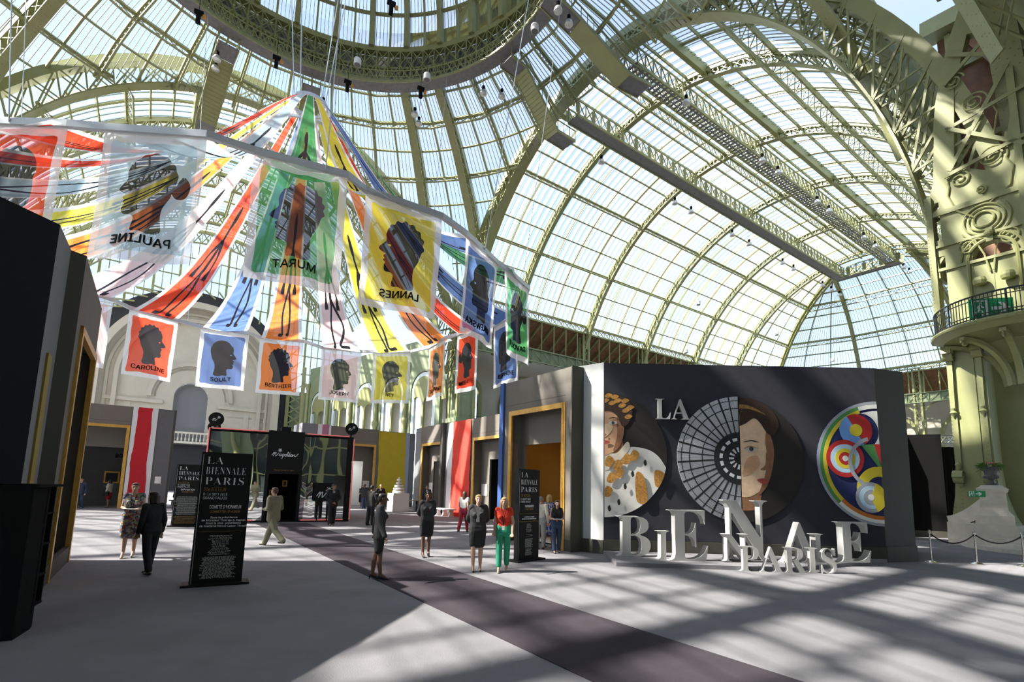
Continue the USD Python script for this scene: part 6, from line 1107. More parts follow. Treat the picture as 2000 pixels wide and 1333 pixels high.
T, t3, wr = person('woman in white tee and crimson trousers with long dark hair, walking by the red cloth', (-1.86, 20.8), (.25, .9), 1.68, 'tan', 'brown', 'long', ('tee', 'white'), ('trousers', 'crimson'), 'shoe', False, .28, .02, 'walk', 0)
part(T, 'shoulder_bag', MB().box(t3(.25, 0, 1.02), (.09, .26, .24)), CL['navy'], local=True)
T, t3, wr = person('blond hostess in black jacket, scarf and skirt, beside the woman in red', (-.72, 11.72), tocam(-.7, 11.7, .06), 1.66, 'fair', 'blond', 'tied', ('jacket', 'soot'), ('skirt', 'black'), 'shoe', True, .04, 0, 'behind', 0)
part(T, 'scarf', MB().extr(Polygon([(-.05, .02), (.05, .02), (.03, -.10), (.045, -.30), (-.03, -.30), (-.02, -.1)]), t3(0, .165, 1.40), A([1., 0, 0]), Z3, .02), CL['greyc'], local=True)
T, t3, wr = person('blond woman in a red top and green trousers walking towards the camera', (-.13, 11.75), tocam(-.1, 11.7, -.05), 1.62, 'fair', 'blond', 'long', ('tee', 'red'), ('trousers', 'green'), 'beige', True, .14, 0, 'walk', 0)
part(T, 'lanyard', MB().tube([t3(-.06, .08, 1.44), t3(-.02, .17, 1.25), t3(0, .14, 1.02)], .008, 5).tube([t3(.06, .08, 1.44), t3(.02, .17, 1.25), t3(0, .14, 1.02)], .008, 5), M['black'], local=True); part(T, 'badge', MB().box(t3(0, .15, 1.0), (.06, .01, .09)), CL['white'], local=True)
T, t3, wr = person('dark-haired woman in black vest and jeans holding a pad by the ochre doorway', (1.41, 15.2), tocam(1.4, 15.3, .15), 1.54, 'fair', 'dark', 'bob', ('tank', 'black'), ('trousers', 'denim'), 'shoe', False, .06, 0, 'hold', 0)
part(T, 'notepad', MB().box(t3(.02, .32, 1.12), (.26, .2, .015)), CL['white'], local=True)
person('woman in a blue patterned dress entering the ochre doorway behind the totem', (1.27, 16.5), (.5, .8), 1.68, 'fair', 'blond', 'bob', ('dress', 'blueprint'), ('none', ''), 'beige', False, .12, 0, 'hang', 0)
person('person in pale grey shirt half hidden by the partners totem', (.98, 16.0), (.3, .9), 1.62, 'fair', 'grey', 'short', ('shirt', 'cream'), ('trousers', 'greyc'), 'shoe', False, .05, 0, 'hang', 0)
T, t3, wr = person('person in white jacket and red shorts looking at a phone, far left', (-24.3, 30.9), (-.95, -.1), 1.66, 'tan', 'dark', 'bob', ('jacket', 'cream'), ('skirt', 'scarlet'), 'shoe', False, .05, 0, 'phone', 0)
part(T, 'handbag', MB().box(t3(-.26, .0, .86), (.12, .3, .26)), CL['black'], local=True)
person('person in navy clothes half hidden by the near left stand', (-24.6, 29.2), (.2, -.9), 1.74, 'fair', 'brown', 'short', ('jacket', 'navy'), ('trousers', 'denim'), 'shoe', False, .1, 0, 'hang', 0, False)
bq = A([-22.1, 32.0, 0]) + LN * .6 + LD * 1.6
person('person in dark clothes sitting at the left end of the far bench', (bq - LD * .55 - LN * .02)[:2], (-LN)[:2], 1.68, 'tan', 'dark', 'bob', ('shirt', 'black'), ('trousers', 'soot'), 'shoe', False, 0, .15, 'hold', 0, True, True)
person('person in white shirt sitting at the right end of the far bench', (bq + LD * .5 - LN * .02)[:2], (-LN)[:2], 1.68, 'fair', 'brown', 'short', ('shirt', 'white'), ('trousers', 'navy'), 'shoe', False, 0, .1, 'hold', 0, False, True)
person('man in dark jacket and jeans talking before the white room, right of the kiosk', (-10.55, 36.9), (-.3, .95), 1.76, 'tan', 'dark', 'short', ('jacket', 'soot'), ('trousers', 'denim'), 'shoe', False, .05, 0, 'clasp', 0, False)
person('woman in black with a blue badge in the bright white room doorway', (-11.05, 38.0), tocam(-11, 38, 0), 1.66, 'fair', 'brown', 'long', ('dress', 'black'), ('none', ''), 'shoe', False, .05, 0, 'hold', 0)
person('man in dark suit and white shirt at the doorway left of the red cloth', (-5.4, 33.0), tocam(-5.4, 33, 0), 1.78, 'fair', 'grey', 'short', ('jacket', 'soot'), ('trousers', 'black'), 'shoe', False, .05, 0, 'hang', 0, False, shirt='white')
# ------------------------------------------------------------------ canopy of painted cloths hung under the dome
def cloth(name, col, tr=.16, tl=.55):
    return usdkit.material(stage, f'/World/Looks/{name}', {'t': ('texture_coordinate', {}), 'n': ('noise_texture', {'scale': 1.3, 'detail': 4.0}), 'bp': ('bump', {'strength': .35, 'distance': .08}),
        'd': ('diffuse_bsdf', {'color': col}), 'l': ('translucent_bsdf', {'color': col}), 'x': ('transparent_bsdf', {'color': (1, 1, 1)}), 'a': ('mix_closure', {'fac': tl}), 'b': ('mix_closure', {'fac': tr})},
        [('t.object', 'n.vector'), ('n.fac', 'bp.height'), ('bp.normal', 'd.normal'), ('d.BSDF', 'a.closure1'), ('l.BSDF', 'a.closure2'), ('a.closure', 'b.closure1'), ('x.BSDF', 'b.closure2')], surface='b.closure')
HUE = {'red': (.80, .07, .03), 'sky': (.50, .66, .74), 'green': (.10, .40, .14), 'yellow': (.78, .68, .08), 'blue': (.12, .20, .44), 'orange': (.86, .24, .05), 'pink': (.80, .58, .58)}
FB = {k: cloth('cloth_' + k + '_strip', v, .05) for k, v in HUE.items()}; FS = {k: cloth('cloth_' + k + '_flag', v, .16) for k, v in HUE.items()}
WB, WS, INK, INKS = cloth('cloth_white_flag', (.82, .82, .82), .20), cloth('cloth_white_strip', (.84, .84, .84), .05), cloth('ink_flag', (.022, .02, .028), .13, .3), cloth('ink_strip', (.03, .028, .035), .02, .3)
HZ = 12.4; AZT = A([-146.6, -133.6, -128.8, -114.6, -108.6, -94.4, -90.5, -75.4, -67.7, -52.8, -49.8, -37.4, -19.8, -4.6, -1.6, 10.8, 17.5, 30, 38.7, 51.6, 55.7, 68.6, 74.1, 88.1, 91.9, 105.2, 111.7, 124.2, 129.8, 142, 148, 162, 167, 181, 186, 196, 199, 209]); RT = A([13.1, 12.3, 12.1, 12.1, 11.7, 11.7, 11.2, 11.7, 11.6, 11.6, 11.8, 12.7, 12.7, 12.4, 11.6, 11.6, 11.7, 13.2, 13.9, 13.7, 13.8, 13.3, 11.9, 12.5, 12.0, 12.9, 12.8, 13.1, 12.7, 13.2, 13.3, 12.6, 12.3, 12.0, 12.2, 12.6, 12.8, 13.0])
rT = lambda a: np.interp((A(a) + 151) % 360 - 151, AZT, RT, period=360)
hp = lambda a, z=HZ, dr_=0.0: CX + (rT(a) + dr_)[..., None] * (np.cos(np.radians(a))[..., None] * N3 + np.sin(np.radians(a))[..., None] * T3) + Z3 * z
def flatmap(T, nm, poly, fn, m, y0, y1, nb, label=None, parent=None, kind=None):
    mb = MB(); ys = np.linspace(y0, y1, nb + 1); xa, _, xb, _ = poly.bounds; nx = 7 if xb - xa > 2.2 else 3
    for a, b, c, d in [(a, b, c, d) for a, b in zip(ys[:-1], ys[1:]) for c, d in zip(np.linspace(xa, xb, nx)[:-1], np.linspace(xa, xb, nx)[1:])]:
        g = poly.intersection(sbox(c, a, d, b))
        if not g.is_empty: mb.flat(unary_union([p for p in getattr(g, 'geoms', [g]) if p.geom_type == 'Polygon']), fn)
    return part(parent or T, nm, mb, m, smooth=True, label=label, kind=kind)
def profile(rg, fem, style):
    """a head in profile looking to the right, about 2 units high"""
    j = lambda v, s=.03: v + rg.uniform(-s, s)
    face = [(.28, -1.0), (.24, -.72), (.34, -.62), (.56, -.60), (j(.62), -.47), (.57, -.36), (j(.64), -.30), (.58, -.25), (j(.65), -.19), (.57, -.10), (j(.80, .06), j(.0, .02)), (.62, .22), (.58, .32), (.60, .48), (.52, .66)]
    top = []
    n_ = {'curly': 17, 'bun': 14, 'smooth': 11, 'spiky': 15, 'long': 12}[style]
    for i, t in enumerate(np.linspace(.45, 3.5, n_)):
        rx, ry = (.66, .58); w_ = {'curly': .06 * (i % 2), 'bun': .03 * (i % 2), 'smooth': 0, 'spiky': .07 * (i % 2), 'long': .02}[style]; top.append((-.1 + (rx + w_) * math.cos(t), .36 + (ry + w_) * math.sin(t)))
    if style == 'bun': top += [(-.95, .42), (-1.15, .2), (-1.05, -.08), (-.8, -.12), (-.66, .0)]
    if style == 'long': top += [(-.78, -.1), (-.74, -.5), (-.55, -.62)]
    back = [(-.62, -.12), (-.45, -.40), (-.42, -.68), (-.46, -1.0), (-.2, -1.06), (.06, -1.0)]
    if style == 'long': back = [(-.42, -.68), (-.46, -1.0), (-.2, -1.06), (.06, -1.0)]
    g = blob(face + top + back, 5).buffer(.015); return g.difference(blob([(.40, .16), (.46, .20), (.53, .17), (.46, .13)], 4))
def rough(x0, x1, y0, y1, rg, amp):
    p = []
    for (ax, ay), (bx, by) in (((x0, y0), (x1, y0)), ((x1, y0), (x1, y1)), ((x1, y1), (x0, y1)), ((x0, y1), (x0, y0))):
        for t in np.linspace(0, 1, 7, endpoint=False): p.append((ax + (bx - ax) * t + rg.uniform(-amp, amp), ay + (by - ay) * t + rg.uniform(-amp, amp)))
    return blob(p, 3)
CLOTHS = [('red', '', 'long', 1), ('sky', 'PAULINE', 'bun', 1), ('green', 'MURAT', 'curly', 0), ('yellow', 'LANNES', 'spiky', 0), ('blue', 'WALEWSKA', 'long', 1), ('green', 'DAVOUT', 'bun', 0), ('blue', 'JOSÉPHINE', 'long', 1), ('red', 'MARIE-LOUISE', 'bun', 1), ('orange', 'TALLEYRAND', 'curly', 0), ('yellow', 'NEY', 'smooth', 0),
          ('pink', 'JOSEPH', 'smooth', 0), ('orange', 'BERTHIER', 'curly', 0), ('blue', 'SOULT', 'smooth', 0), ('red', 'CAROLINE', 'curly', 1), ('pink', 'LOUIS', 'curly', 0), ('orange', '', 'smooth', 0), ('yellow', '', 'smooth', 0), ('sky', '', 'smooth', 0), ('red', '', 'smooth', 0)]
LBL = ['red painted cloth at the left edge, its large head cut off by the frame', 'pale blue sheer cloth with a large mirrored head above the mirrored name PAULINE', 'green cloth with a large curly head and the mirrored name MURAT', 'yellow cloth with a large dark head and the mirrored name LANNES', 'slanting blue cloth with a long-haired head, right of the yellow LANNES cloth', 'green cloth at the right end of the canopy, with the mirrored name DAVOUT',
       'blue cloth with the name JOSÉPHINE at the far right of the canopy', 'red cloth with the name MARIE-LOUISE, right of the narrow orange one', 'narrow orange cloth with a curly head between NEY and MARIE-LOUISE', 'yellow cloth with a smooth head and the name NEY at the back', 'pink cloth with a head and the name JOSEPH at the back', 'orange cloth with a curly head and the name BERTHIER at the back', 'blue cloth with a bald-looking head and the name SOULT at the back', 'red cloth with a curly head and the name CAROLINE at the back', 'pink cloth half hidden by the near left stand, letter S showing',
       'orange cloth strip glimpsed low between the red and pale blue flags at left', 'yellow cloth strip glimpsed between the red and pale blue flags at left', 'pale blue cloth strip glimpsed between the red and pale blue flags at left', 'upper red cloth strip glimpsed between the red and pale blue flags at left']
AP_R, AP_Z = .95, 23.1; REVIEW = 0
for i, (hue, nm, style, fem) in enumerate(CLOTHS):
    a0, a1 = AZT[2 * i], AZT[2 * i + 1]; rg = np.random.default_rng(50 + i); pL, pR = hp(A([a1]))[0], hp(A([a0]))[0]      # left and right as seen from inside
    ex = unit(pR - pL); Wd = np.linalg.norm(pR - pL); mid = (pL + pR) / 2; out = unit((mid - CX) * A([1, 1, 0])); Hh = 4.15
    T = thing('painted_cloth', LBL[i], 'cloth banner', mid, group=None)
    sw_, ph = rg.uniform(-.15, .15), rg.uniform(0, 6)
    fn = lambda v, ex=ex, mid=mid, out=out, sw_=sw_, ph=ph: mid + v[:, :1] * ex + (v[:, 1:2] - .05) * Z3 + out * (.10 * np.sin(v[:, :1] * 2.6 + ph + .4 * v[:, 1:2]) * (-v[:, 1:2] / 4.2) + sw_ * (v[:, 1:2] / 4.2) ** 2)
    hw_ = Wd / 2; sheet = Polygon([(-hw_, 0), (hw_, 0), (hw_ * .99 + rg.uniform(-.03, .03), -Hh), (-hw_ * .99, -Hh + rg.uniform(-.06, .06))])
    field = rough(-hw_ + .26, hw_ - .26, -Hh + .28, -.32, rg, .035); sc_ = min(1.02, hw_ * .68); head = affinity.translate(affinity.scale(profile(rg, fem, style), sc_, 1.28 if sc_ > .9 else 1.2, origin=(0, 0)), .02, -Hh * .46)
    head = head.intersection(field)
    if i < 15:
        F = flatmap(T, 'flag', sheet.difference(field), fn, WB, -Hh - .1, 0, 8); flatmap(T, 'painted_field', field.difference(head), fn, FS[hue], -Hh - .1, 0, 8); flatmap(T, 'head_silhouette', head, fn, INK, -Hh - .1, 0, 8)
        if nm:
            m = meshkit.text_mesh(nm, .27, .05); v = A(m.vertices); v[:, 0] -= (v[:, 0].min() + v[:, 0].max()) / 2; wm = v[:, 0].max() * 2; v[:, 0] *= min(1, (Wd - .9) / wm)
            v[:, 1] += -Hh + .52 + .05 * np.sin(v[:, 0] * 4 + i); z_ = v[:, 2:] - .025; part(T, 'handwritten_name', trimesh.Trimesh(fn(v[:, :2]) + out * z_, m.faces, process=False), M['matblack'])
    # strip from the hoop up to the apex, with a stick figure
    L = 17.0; am = math.radians((a0 + a1) / 2); er = math.cos(am) * N3 + math.sin(am) * T3; et = np.cross(er, Z3); Rm = float(np.linalg.norm((mid - CX)[:2])); Wt = Wd * .93
    def sn(v, er=er, et=et, Rm=Rm, Wt=Wt, mid=mid, ph=ph):
        t = v[:, 1:2] / L; w_ = (.30 + (Wt - .30) * t ** 1.15) / 2; r = AP_R + (Rm - AP_R) * t ** .96; z = AP_Z - (AP_Z - HZ) * t - 2.0 * np.sin(np.pi * t ** 1.15)
        lat = (mid - CX) @ et
        return CX + er * r + et * (v[:, :1] * w_ + lat * t) + Z3 * (z + .10 * np.cos(v[:, :1] * 2.2 + ph) * t - .12 * t * (1 - v[:, :1] ** 2))
    b = .80; sheet = sbox(-1, 0, 1, L); field = Polygon([(-b + rg.uniform(-.02, .02), s) for s in np.linspace(.2, L - .2, 12)] + [(b + rg.uniform(-.02, .02), s) for s in np.linspace(L - .2, .2, 12)])
    j = lambda v, s=.06: v + rg.uniform(-s, s); h0 = 5.6 + rg.uniform(-.4, .8); k1, k2 = j(.3, .25), j(-.3, .25)
    ln = [[(j(0), h0 + .7), (j(.03), h0 + 1.6), (j(0), h0 + 4.0)], [(0, h0 + 1.6), (.34, h0 + 2.6), (j(.45), h0 + 4.1)], [(0, h0 + 1.6), (-.34, h0 + 2.6), (j(-.42), h0 + 4.0)], [(0, h0 + 4.0), (k1, h0 + 6.6), (j(.18, .2), h0 + 9.8), (j(.36, .2), h0 + 10.1)], [(0, h0 + 4.0), (k2, h0 + 6.7), (j(-.15, .2), h0 + 9.9), (j(-.3, .2), h0 + 10.2)]]
    for sx in (-1, 1):
        for d in (-.08, 0, .08): ln.append([(sx * .43, h0 + 4.0), (sx * .43 + d, h0 + 4.6)])
    fig = unary_union([Point(0, 0).buffer(1, 10).intersection(sbox(-2, -2, 2, 2)) if 0 else affinity.translate(affinity.scale(Point(0, 0).buffer(1, 10), .17, .72), 0, h0)] + [affinity.scale(LineString([(x * 6, s) for x, s in smooth_line(l, 5)]).buffer(.55 if n_ == 0 else .30), 1 / 6, 1, origin=(0, 0)) for n_, l in enumerate(ln)]).intersection(field)
    S_ = flatmap(T, 'canopy_strip', sheet.difference(field), sn, WS, 0, L, 20); flatmap(T, 'strip_field', field.difference(fig), sn, FB[hue], 0, L, 20); flatmap(T, 'stick_figure', fig, sn, INKS, 0, L, 20)
aa = np.linspace(-151, 209, 121)[:-1]; keyaz = np.sort(np.concatenate([AZT]))
HT = thing('canopy_hoop', 'pale metal hoop ring carrying the painted cloths under the dome', 'hoop', CX + Z3 * HZ); M['alu'] = mat('pale_aluminium', (.55, .57, .60), .35, metal=.4)
P = hp(keyaz, HZ + .05); part(HT, 'hoop', MB().sweep(P, .16, .22, Z3, True), M['alu'])
part(HT, 'apex_ring', MB().sweep(NV(AP_R * np.cos(np.linspace(0, 2 * np.pi, 25)[:-1]), AP_R * np.sin(np.linspace(0, 2 * np.pi, 25)[:-1]), np.full(24, AP_Z + .05)), .1, .16, Z3, True), M['alu'])
part(HT, 'upper_ring', MB().sweep(NV(2.3 * np.cos(np.linspace(0, 2 * np.pi, 33)[:-1]), 2.3 * np.sin(np.linspace(0, 2 * np.pi, 33)[:-1]), np.full(32, 20.7)), .1, .12, Z3, True), M['alu'])
mb = MB()
for k in range(4): a = math.pi / 4 + k * math.pi / 2; mb.tube([NV(AP_R * math.cos(a), AP_R * math.sin(a), AP_Z), NV(3 * math.cos(a), 3 * math.sin(a), 41.0)], .03, 5)
for a in (-141, -98, -60, -20, 34, 71, 109, 155): mb.tube([hp(A([a]), HZ)[0], NV(15.6 * math.cos(math.radians(a)), 15.6 * math.sin(math.radians(a)), 38.4)], .02, 5)
part(HT, 'suspension_cable', mb, M['alu'], kind='stuff')

# ------------------------------------------------------------------ catwalks under the roof
def catwalk(label, path, w=1.35, wall=True, grate=False):
    P = A(path); T = thing('catwalk', label, 'catwalk', P[0]); d = unit(P[-1] - P[0]); sd = unit(np.cross(d, Z3)); L = np.linalg.norm(P[-1] - P[0]); mb = MB()
    if grate:
        n = int(L / .5); k = np.linspace(0, 1, n + 1)[:, None]; q = P[0] + (P[-1] - P[0]) * k; mb.beams(q - sd * w / 2, q + sd * w / 2, .22, .05)
        for o in (-.5, -.2, .2, .5): mb.beam(P[0] + sd * w * o, P[-1] + sd * w * o, .08, .08)
    else: mb.beam(P[0], P[-1], w, .08)
    part(T, 'deck', mb, M['deck']); lt, ch = MB(), MB(); n = int(L / 1.0); k = np.linspace(0, 1, n + 1)[:, None]; q = P[0] + (P[-1] - P[0]) * k
    for s in (-1, 1):
        a_, b_ = q + sd * s * w / 2, q + sd * s * w / 2 + Z3 * 1.5; ch.beam(a_[0], a_[-1], .12, .25).beam(b_[0], b_[-1], .1, .12); lt.beams(a_[:-1], b_[1:], .08, .06); lt.beams(b_[:-1], a_[1:], .08, .06); lt.beams(a_, b_, .13, .1); (None if grate else lt.beams(a_[::2] + Z3 * .2, b_[::2] - Z3 * .3, .5, .05, sd))
    part(T, 'girder_chord', ch, M['iron']); part(T, 'girder_lattice', lt, M['iron']); mb = MB(); q2 = q[::6]
    mb.beams(q2 + sd * w / 2 + Z3 * 1.4, q2 + sd * w / 2 + Z3 * 2.3, .06, .06); mb.beams(q2 - sd * w / 2 + Z3 * 1.4, q2 - sd * w / 2 + Z3 * 2.3, .06, .06); part(T, 'hanger', mb, M['iron'], kind='stuff'); return T
catwalk('long grey catwalk under the nave roof, the nearer to the far side wall', [NV(XA + .8, 3.8, 36.2), NV(UF + 1.5, 3.8, 36.2)])
catwalk('long open-grating catwalk under the nave roof, beside the sunlit slope', [NV(XA + .8, -3.2, 36.4), NV(UF + 1.5, -3.2, 36.4)], grate=True)
catwalk('short catwalk joining the two long ones at the nave end', [NV(UF + 2.0, 4.6, 36.3), NV(UF + 2.0, -4.2, 36.3)], w=1.4)
RCW = thing('catwalk', 'round catwalk hanging inside the ring girder of the dome', 'catwalk', CX + Z3 * 38.2)
part(RCW, 'deck', MB().sweep(circ(16.0, 38.15), 1.2, .07, Z3, True), M['deck']); part(RCW, 'rail', MB().sweep(circ(15.4, 39.3), .07, .07, Z3, True).sweep(circ(15.4, 38.7), .05, .05, Z3, True).sweep(circ(15.4, 38.2), .1, .2, Z3, True), M['iron'])
lt = MB(); a_, b_ = circ(15.4, 38.2, 160), circ(15.4, 39.3, 160); lt.beams(a_, np.roll(b_, -1, 0), .04, .04); lt.beams(a_, b_, .05, .05); lt.beams(circ(15.4, 39.2, 64), circ(16.9, 41.2, 64), .06, .06); lt.beams(circ(15.2, 37.9, 160), np.roll(circ(15.2, 38.05, 160), -1, 0), .03, .03); part(RCW, 'rail_lattice', lt, M['iron'])
def stair(label, pts, w=1.5):
    P = A(pts); T = thing('catwalk_stair', label, 'stair', P[0]); sd = unit(np.cross(P[2] - P[1], Z3)); mb, ch = MB(), MB()
    part(T, 'landing', MB().beam(P[0], P[1], w, .08), M['deck']); part(T, 'landing', MB().beam(P[2], P[3], w, .08), M['deck']); n = 16; k = np.linspace(0, 1, n + 1)[:, None]; q = P[1] + (P[2] - P[1]) * k
    for a, b in zip(q[:-1], q[1:]): m_ = (a + b) / 2; h_ = unit((b - a) * A([1, 1, 0])); mb.beam(m_ - h_ * .16, m_ + h_ * .16, w, .05)
    part(T, 'tread', mb, M['iron'], kind='stuff')
    for s in (-1, 1):
        for dz in (0, 1.0): ch.sweep(P + sd * s * w / 2 + Z3 * dz, .08, .28 if dz == 0 else .07, Z3)
    part(T, 'stringer', ch, M['iron']); lt = MB(); q = np.vstack([np.linspace(P[0], P[1], 4), np.linspace(P[1], P[2], 9), np.linspace(P[2], P[3], 4)])
    for s in (-1, 1): lt.beams(q + sd * s * w / 2, q + sd * s * w / 2 + Z3, .05, .05)
    part(T, 'baluster', lt, M['iron'], kind='stuff'); part(T, 'soffit', MB().beam(P[1] - Z3 * .12, P[2] - Z3 * .12, w, .04), M['iron'])
stair('suspended iron stair from the dome ring down to the grey nave catwalk', [NV(15.6, 3.3, 37.3), NV(17.2, 3.4, 37.2), NV(21.0, 3.6, 33.2), NV(23.2, 3.7, 33.2)])
stair('suspended iron stair from the dome ring towards the open-grating catwalk', [NV(14.8, -2.9, 37.4), NV(17.6, -3.0, 36.7), NV(22.4, -3.5, 34.4), NV(24.6, -3.8, 34.4)])
stair('suspended iron stair by the far arch, left of the canopy top', [NV(-3.4, 15.6, 37.0), NV(-3.6, 17.2, 36.8), NV(-4.2, 20.8, 33.0), NV(-4.2, 23.8, 33.0)])
stair('small suspended stair by the far arch, just above the canopy top', [NV(3.1, 15.6, 36.8), NV(3.3, 16.8, 36.5), NV(3.6, 20.2, 33.0), NV(3.6, 22.0, 33.0)])

# ------------------------------------------------------------------ lamps, hoists and loudspeakers hanging from the iron
M['reflector'] = mat('ribbed_reflector', (.62, .62, .60), .25, metal=.5, bump=.5, bscale=30); M['hook'] = mat('hoist_orange', (.55, .25, .04), .5)
proto = None
def lamp(loc, up, label, grp):
    global proto
    if proto is None:
        T = proto = thing('pendant_lamp', label, 'lamp', loc, 0, grp)
        part(T, 'ballast', MB().lathe([(0, .78), (.13, .78), (.13, .48), (.09, .46), (0, .46)], 10), M['matblack'], local=True); part(T, 'reflector', MB().lathe([(.07, .46), (.16, .40), (.26, .28), (.31, .10), (.31, 0), (.29, 0), (.25, .26), (.06, .42)], 20), M['reflector'], smooth=40, local=True)
        part(T, 'lens', MB().lathe([(0, -.06), (.16, -.045), (.29, 0)], 20), M['reflector'], smooth=True, local=True); part(T, 'hanger', MB().tube([(0, 0, .78), (0, 0, 2.4)], .012, 5), M['black'], local=True); return T
    return dup(proto, 'pendant_lamp', loc, 0, label, grp)
ORD = ['first', 'second', 'third', 'fourth', 'fifth', 'sixth', 'seventh', 'eighth', 'ninth', 'tenth']
for k, u in enumerate((27.08, 38.5, 41.44, 49.81, 53.68, 62.27, 65.36, 74.42, 77.36, 80.4)): lamp(NV(u, 3.4, 32.9), 0, f'glass-fronted pendant lamp under the grey nave catwalk, {ORD[k]} from the crossing', 'lamps along the grey nave catwalk')
for k, u in enumerate((26.99, 38.81, 41.8, 50.17, 53.06, 62.69, 66.26, 76.3, 78.6)): lamp(NV(u, -6.1, 32.9), 0, f'glass-fronted pendant lamp beside the open-grating catwalk, {ORD[k]} from the crossing', 'lamps along the open-grating catwalk')
for (u, s), lb in zip(((15.23, -3.77), (16.55, -3.46), (15.15, 6.03), (16.63, 5.33), (11.49, 12.12), (12.32, 12.99), (-4.09, 16.33), (-4.07, 17.54), (4.31, 16.16), (4.59, 17.31)),
    ('upper of two lamps by the stair at the right of the dome ring', 'lower of two lamps by the stair at the right of the dome ring', 'left of two lamps below the ring beside the nearer stair', 'right of two lamps below the ring beside the nearer stair', 'upper of two lamps before the main pendentive ribs', 'lower of two lamps before the main pendentive ribs', 'upper of two lamps at the left stair', 'lower of two lamps at the left stair', 'upper of two lamps just over the canopy top', 'lower of two lamps just over the canopy top')): lamp(NV(u, s, 35.8), 0, 'pendant lamp, ' + lb, 'lamps under the dome ring')
SPK = None
for (u, s, z), lb in zip(((53.34, 10.61, 27), (74.61, 10.62, 27), (92.5, 9.6, 25.5), (57.51, 15.59, 22), (104, 4.5, 23), (5.43, 10.3, 36.3), (10.75, 8.16, 36.3), (15.2, -1.1, 36.3)), ('before the middle of the nave glazing', 'low before the far nave glazing', 'before the glazed nave end', 'low near the top of the display wall', 'by the far gallery, above the right end of the display wall', 'under the front of the dome ring', 'under the ring, right of the main ribs', 'under the right end of the dome ring')):
    if SPK is None:
        SPK = thing('loudspeaker', 'white drum loudspeaker hanging ' + lb, 'loudspeaker', NV(u, s, z), 0, 'white hanging loudspeakers'); part(SPK, 'drum', MB().lathe([(0, 0), (.29, 0), (.30, .05), (.30, .5), (.26, .56), (0, .56)], 18), M['white'], smooth=40, local=True); part(SPK, 'wire', MB().tube([(0, 0, .55), (0, 0, 3.0)], .014, 5), M['black'], local=True); part(SPK, 'grille', MB().lathe([(0, -.02), (.26, -.02), (.26, 0)], 18), M['greyd'], local=True)
    else: dup(SPK, 'loudspeaker', NV(u, s, z), 0, 'white drum loudspeaker hanging ' + lb)
for (u, s), lb in zip(((-5.64, 13.4), (-.04, 14.21), (5.53, 13.11), (10.98, 9.84), (5.69, 3.82)), ('at the upper left of the dome ring', 'left of the canopy top', 'above the canopy, right of its top', 'under the ring near the main ribs', 'inside the dome at the top edge')):
    o = NV(u, s, 36.2); T = thing('chain_hoist', 'black chain hoist with orange hook block hanging ' + lb, 'hoist', o); part(T, 'motor', MB().box(o + Z3 * .1, (.28, .3, .9), .5).box(o + Z3 * .55, (.6, .25, .25), .5), M['matblack']); part(T, 'hook_block', MB().lathe([(0, -.2), (.12, -.1), (.14, .1), (0, .22)], 10, o + A([.38, .1, .25])), M['hook']); part(T, 'chain', MB().tube([o + Z3 * .6, o + Z3 * 2.4], .02, 5).tube([o - Z3 * .3, o - Z3 * 1.2], .012, 4), M['black'])

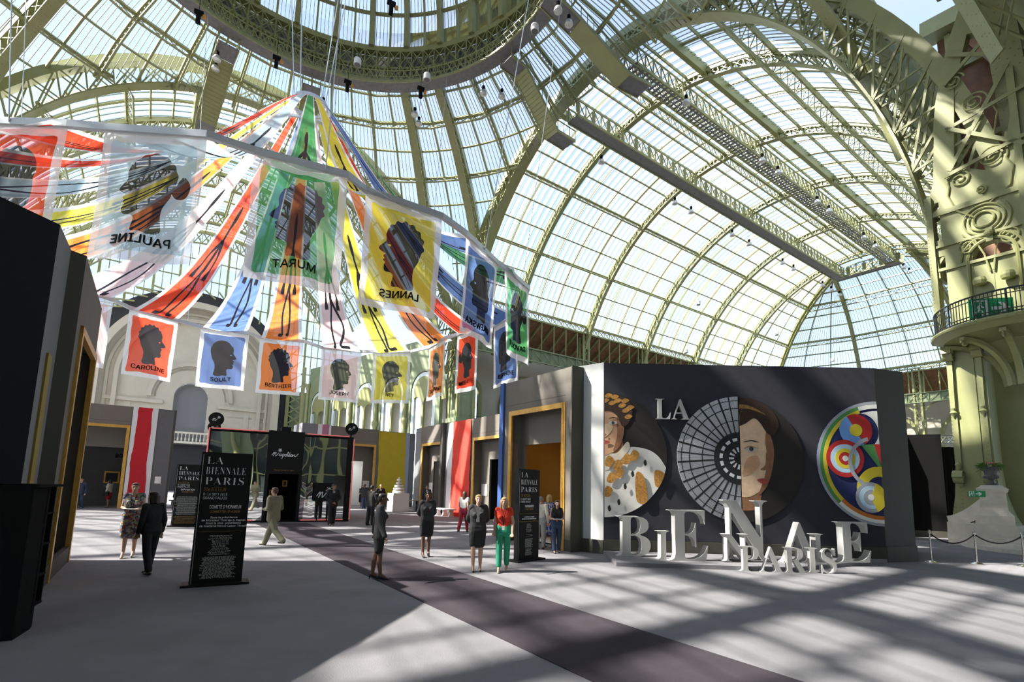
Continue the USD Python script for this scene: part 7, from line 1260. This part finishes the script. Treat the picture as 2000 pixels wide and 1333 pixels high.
# ------------------------------------------------------------------ entrance side of the hall, behind the camera (seen in the mirrors of the kiosk)
EV = -36.5; FWl = thing('wall_front', kind='structure', loc=NV(0, EV, 0)); rzN = math.pi / 2 - AL
for u in (-26, -15, -7, 7, 15, 26):
    part(FWl, 'pier_panel', MB().box(NV(u, EV, 0) + Z3 * 12.5, (3.4, 1.0, 25), rzN), M['fascia']); part(FWl, 'column', MB().lathe([(.5, 0), (.3, .8), (.28, 9), (.5, 9.6), (.28, 10), (.26, 22), (.5, 23)], 12, NV(u, EV + 1.0, 0)), M['iron'], smooth=40)
part(FWl, 'lintel', MB().box(NV(0, EV, 0) + Z3 * 9.0, (70, .9, 1.4), rzN).box(NV(0, EV, 0) + Z3 * 16.5, (70, .9, 1.0), rzN).box(NV(0, EV, 0) + Z3 * 24.5, (70, .9, 1.6), rzN), M['fascia'])
M['doorglass'] = mat('door_glass', (.03, .04, .04), .06); gb = MB()
for u in (-20.5, -11, 0, 11, 20.5):
    w_ = 12.5 if u == 0 else 6.0; part(FWl, 'door_leaf', MB().box(NV(u, EV, 0) + Z3 * 4.1, (w_, .12, 8.2), rzN), M['doorglass'])
    for z0_, z1_ in ((9.8, 16.0), (17, 23.6)): part(FWl, 'window_pane', MB().box(NV(u, EV, 0) + Z3 * (z0_ + z1_) / 2, (w_, .06, z1_ - z0_), rzN), M['block'] if z0_ > 16 else M['doorglass'])
    for x in np.linspace(-w_ / 2, w_ / 2, int(w_ / 1.4) + 1): gb.beam(NV(u + x, EV + .1, 0), NV(u + x, EV + .1, 24), .16, .16)
    for z in (2.6, 5.6, 11.5, 13.5, 18.5, 21): gb.beam(NV(u - w_ / 2, EV + .1, z), NV(u + w_ / 2, EV + .1, z), .14, .14)
part(FWl, 'glazing_bar', gb, M['iron'])
ER = thing('ceiling', kind='structure', loc=NV(0, -30, 25)); part(ER, 'boarded_ceiling', MB().box(NV(0, -31.2, 25.6), (64, 11.5, .3), rzN), M['wood'])
mb = MB()
for u in np.arange(-30, 31, 3.0): mb.beam(NV(u, -25.5, 25.2), NV(u, -36.5, 25.2), .25, .6)
part(ER, 'beam', mb, M['iron'])
pane = MB(); bars = MB()
for u in np.arange(-24, 24, 3.0):
    pu = A([u, u + 3.0]); tp = np.minimum(ell(24.2, 27.0, np.clip(pu, -24.1, 24.1)), 60); tp = np.maximum(tp, 25.8); part(ER, 'window_pane', MB().grid(np.stack([NV(pu, [-25.2] * 2, [25.8] * 2), NV(pu, [-25.2] * 2, tp)])), M['glass']); bars.beam(NV(u, -25.2, 25.8), NV(u, -25.2, float(tp[0])), .12, .16)
part(ER, 'glazing_bar', bars, M['iron'])
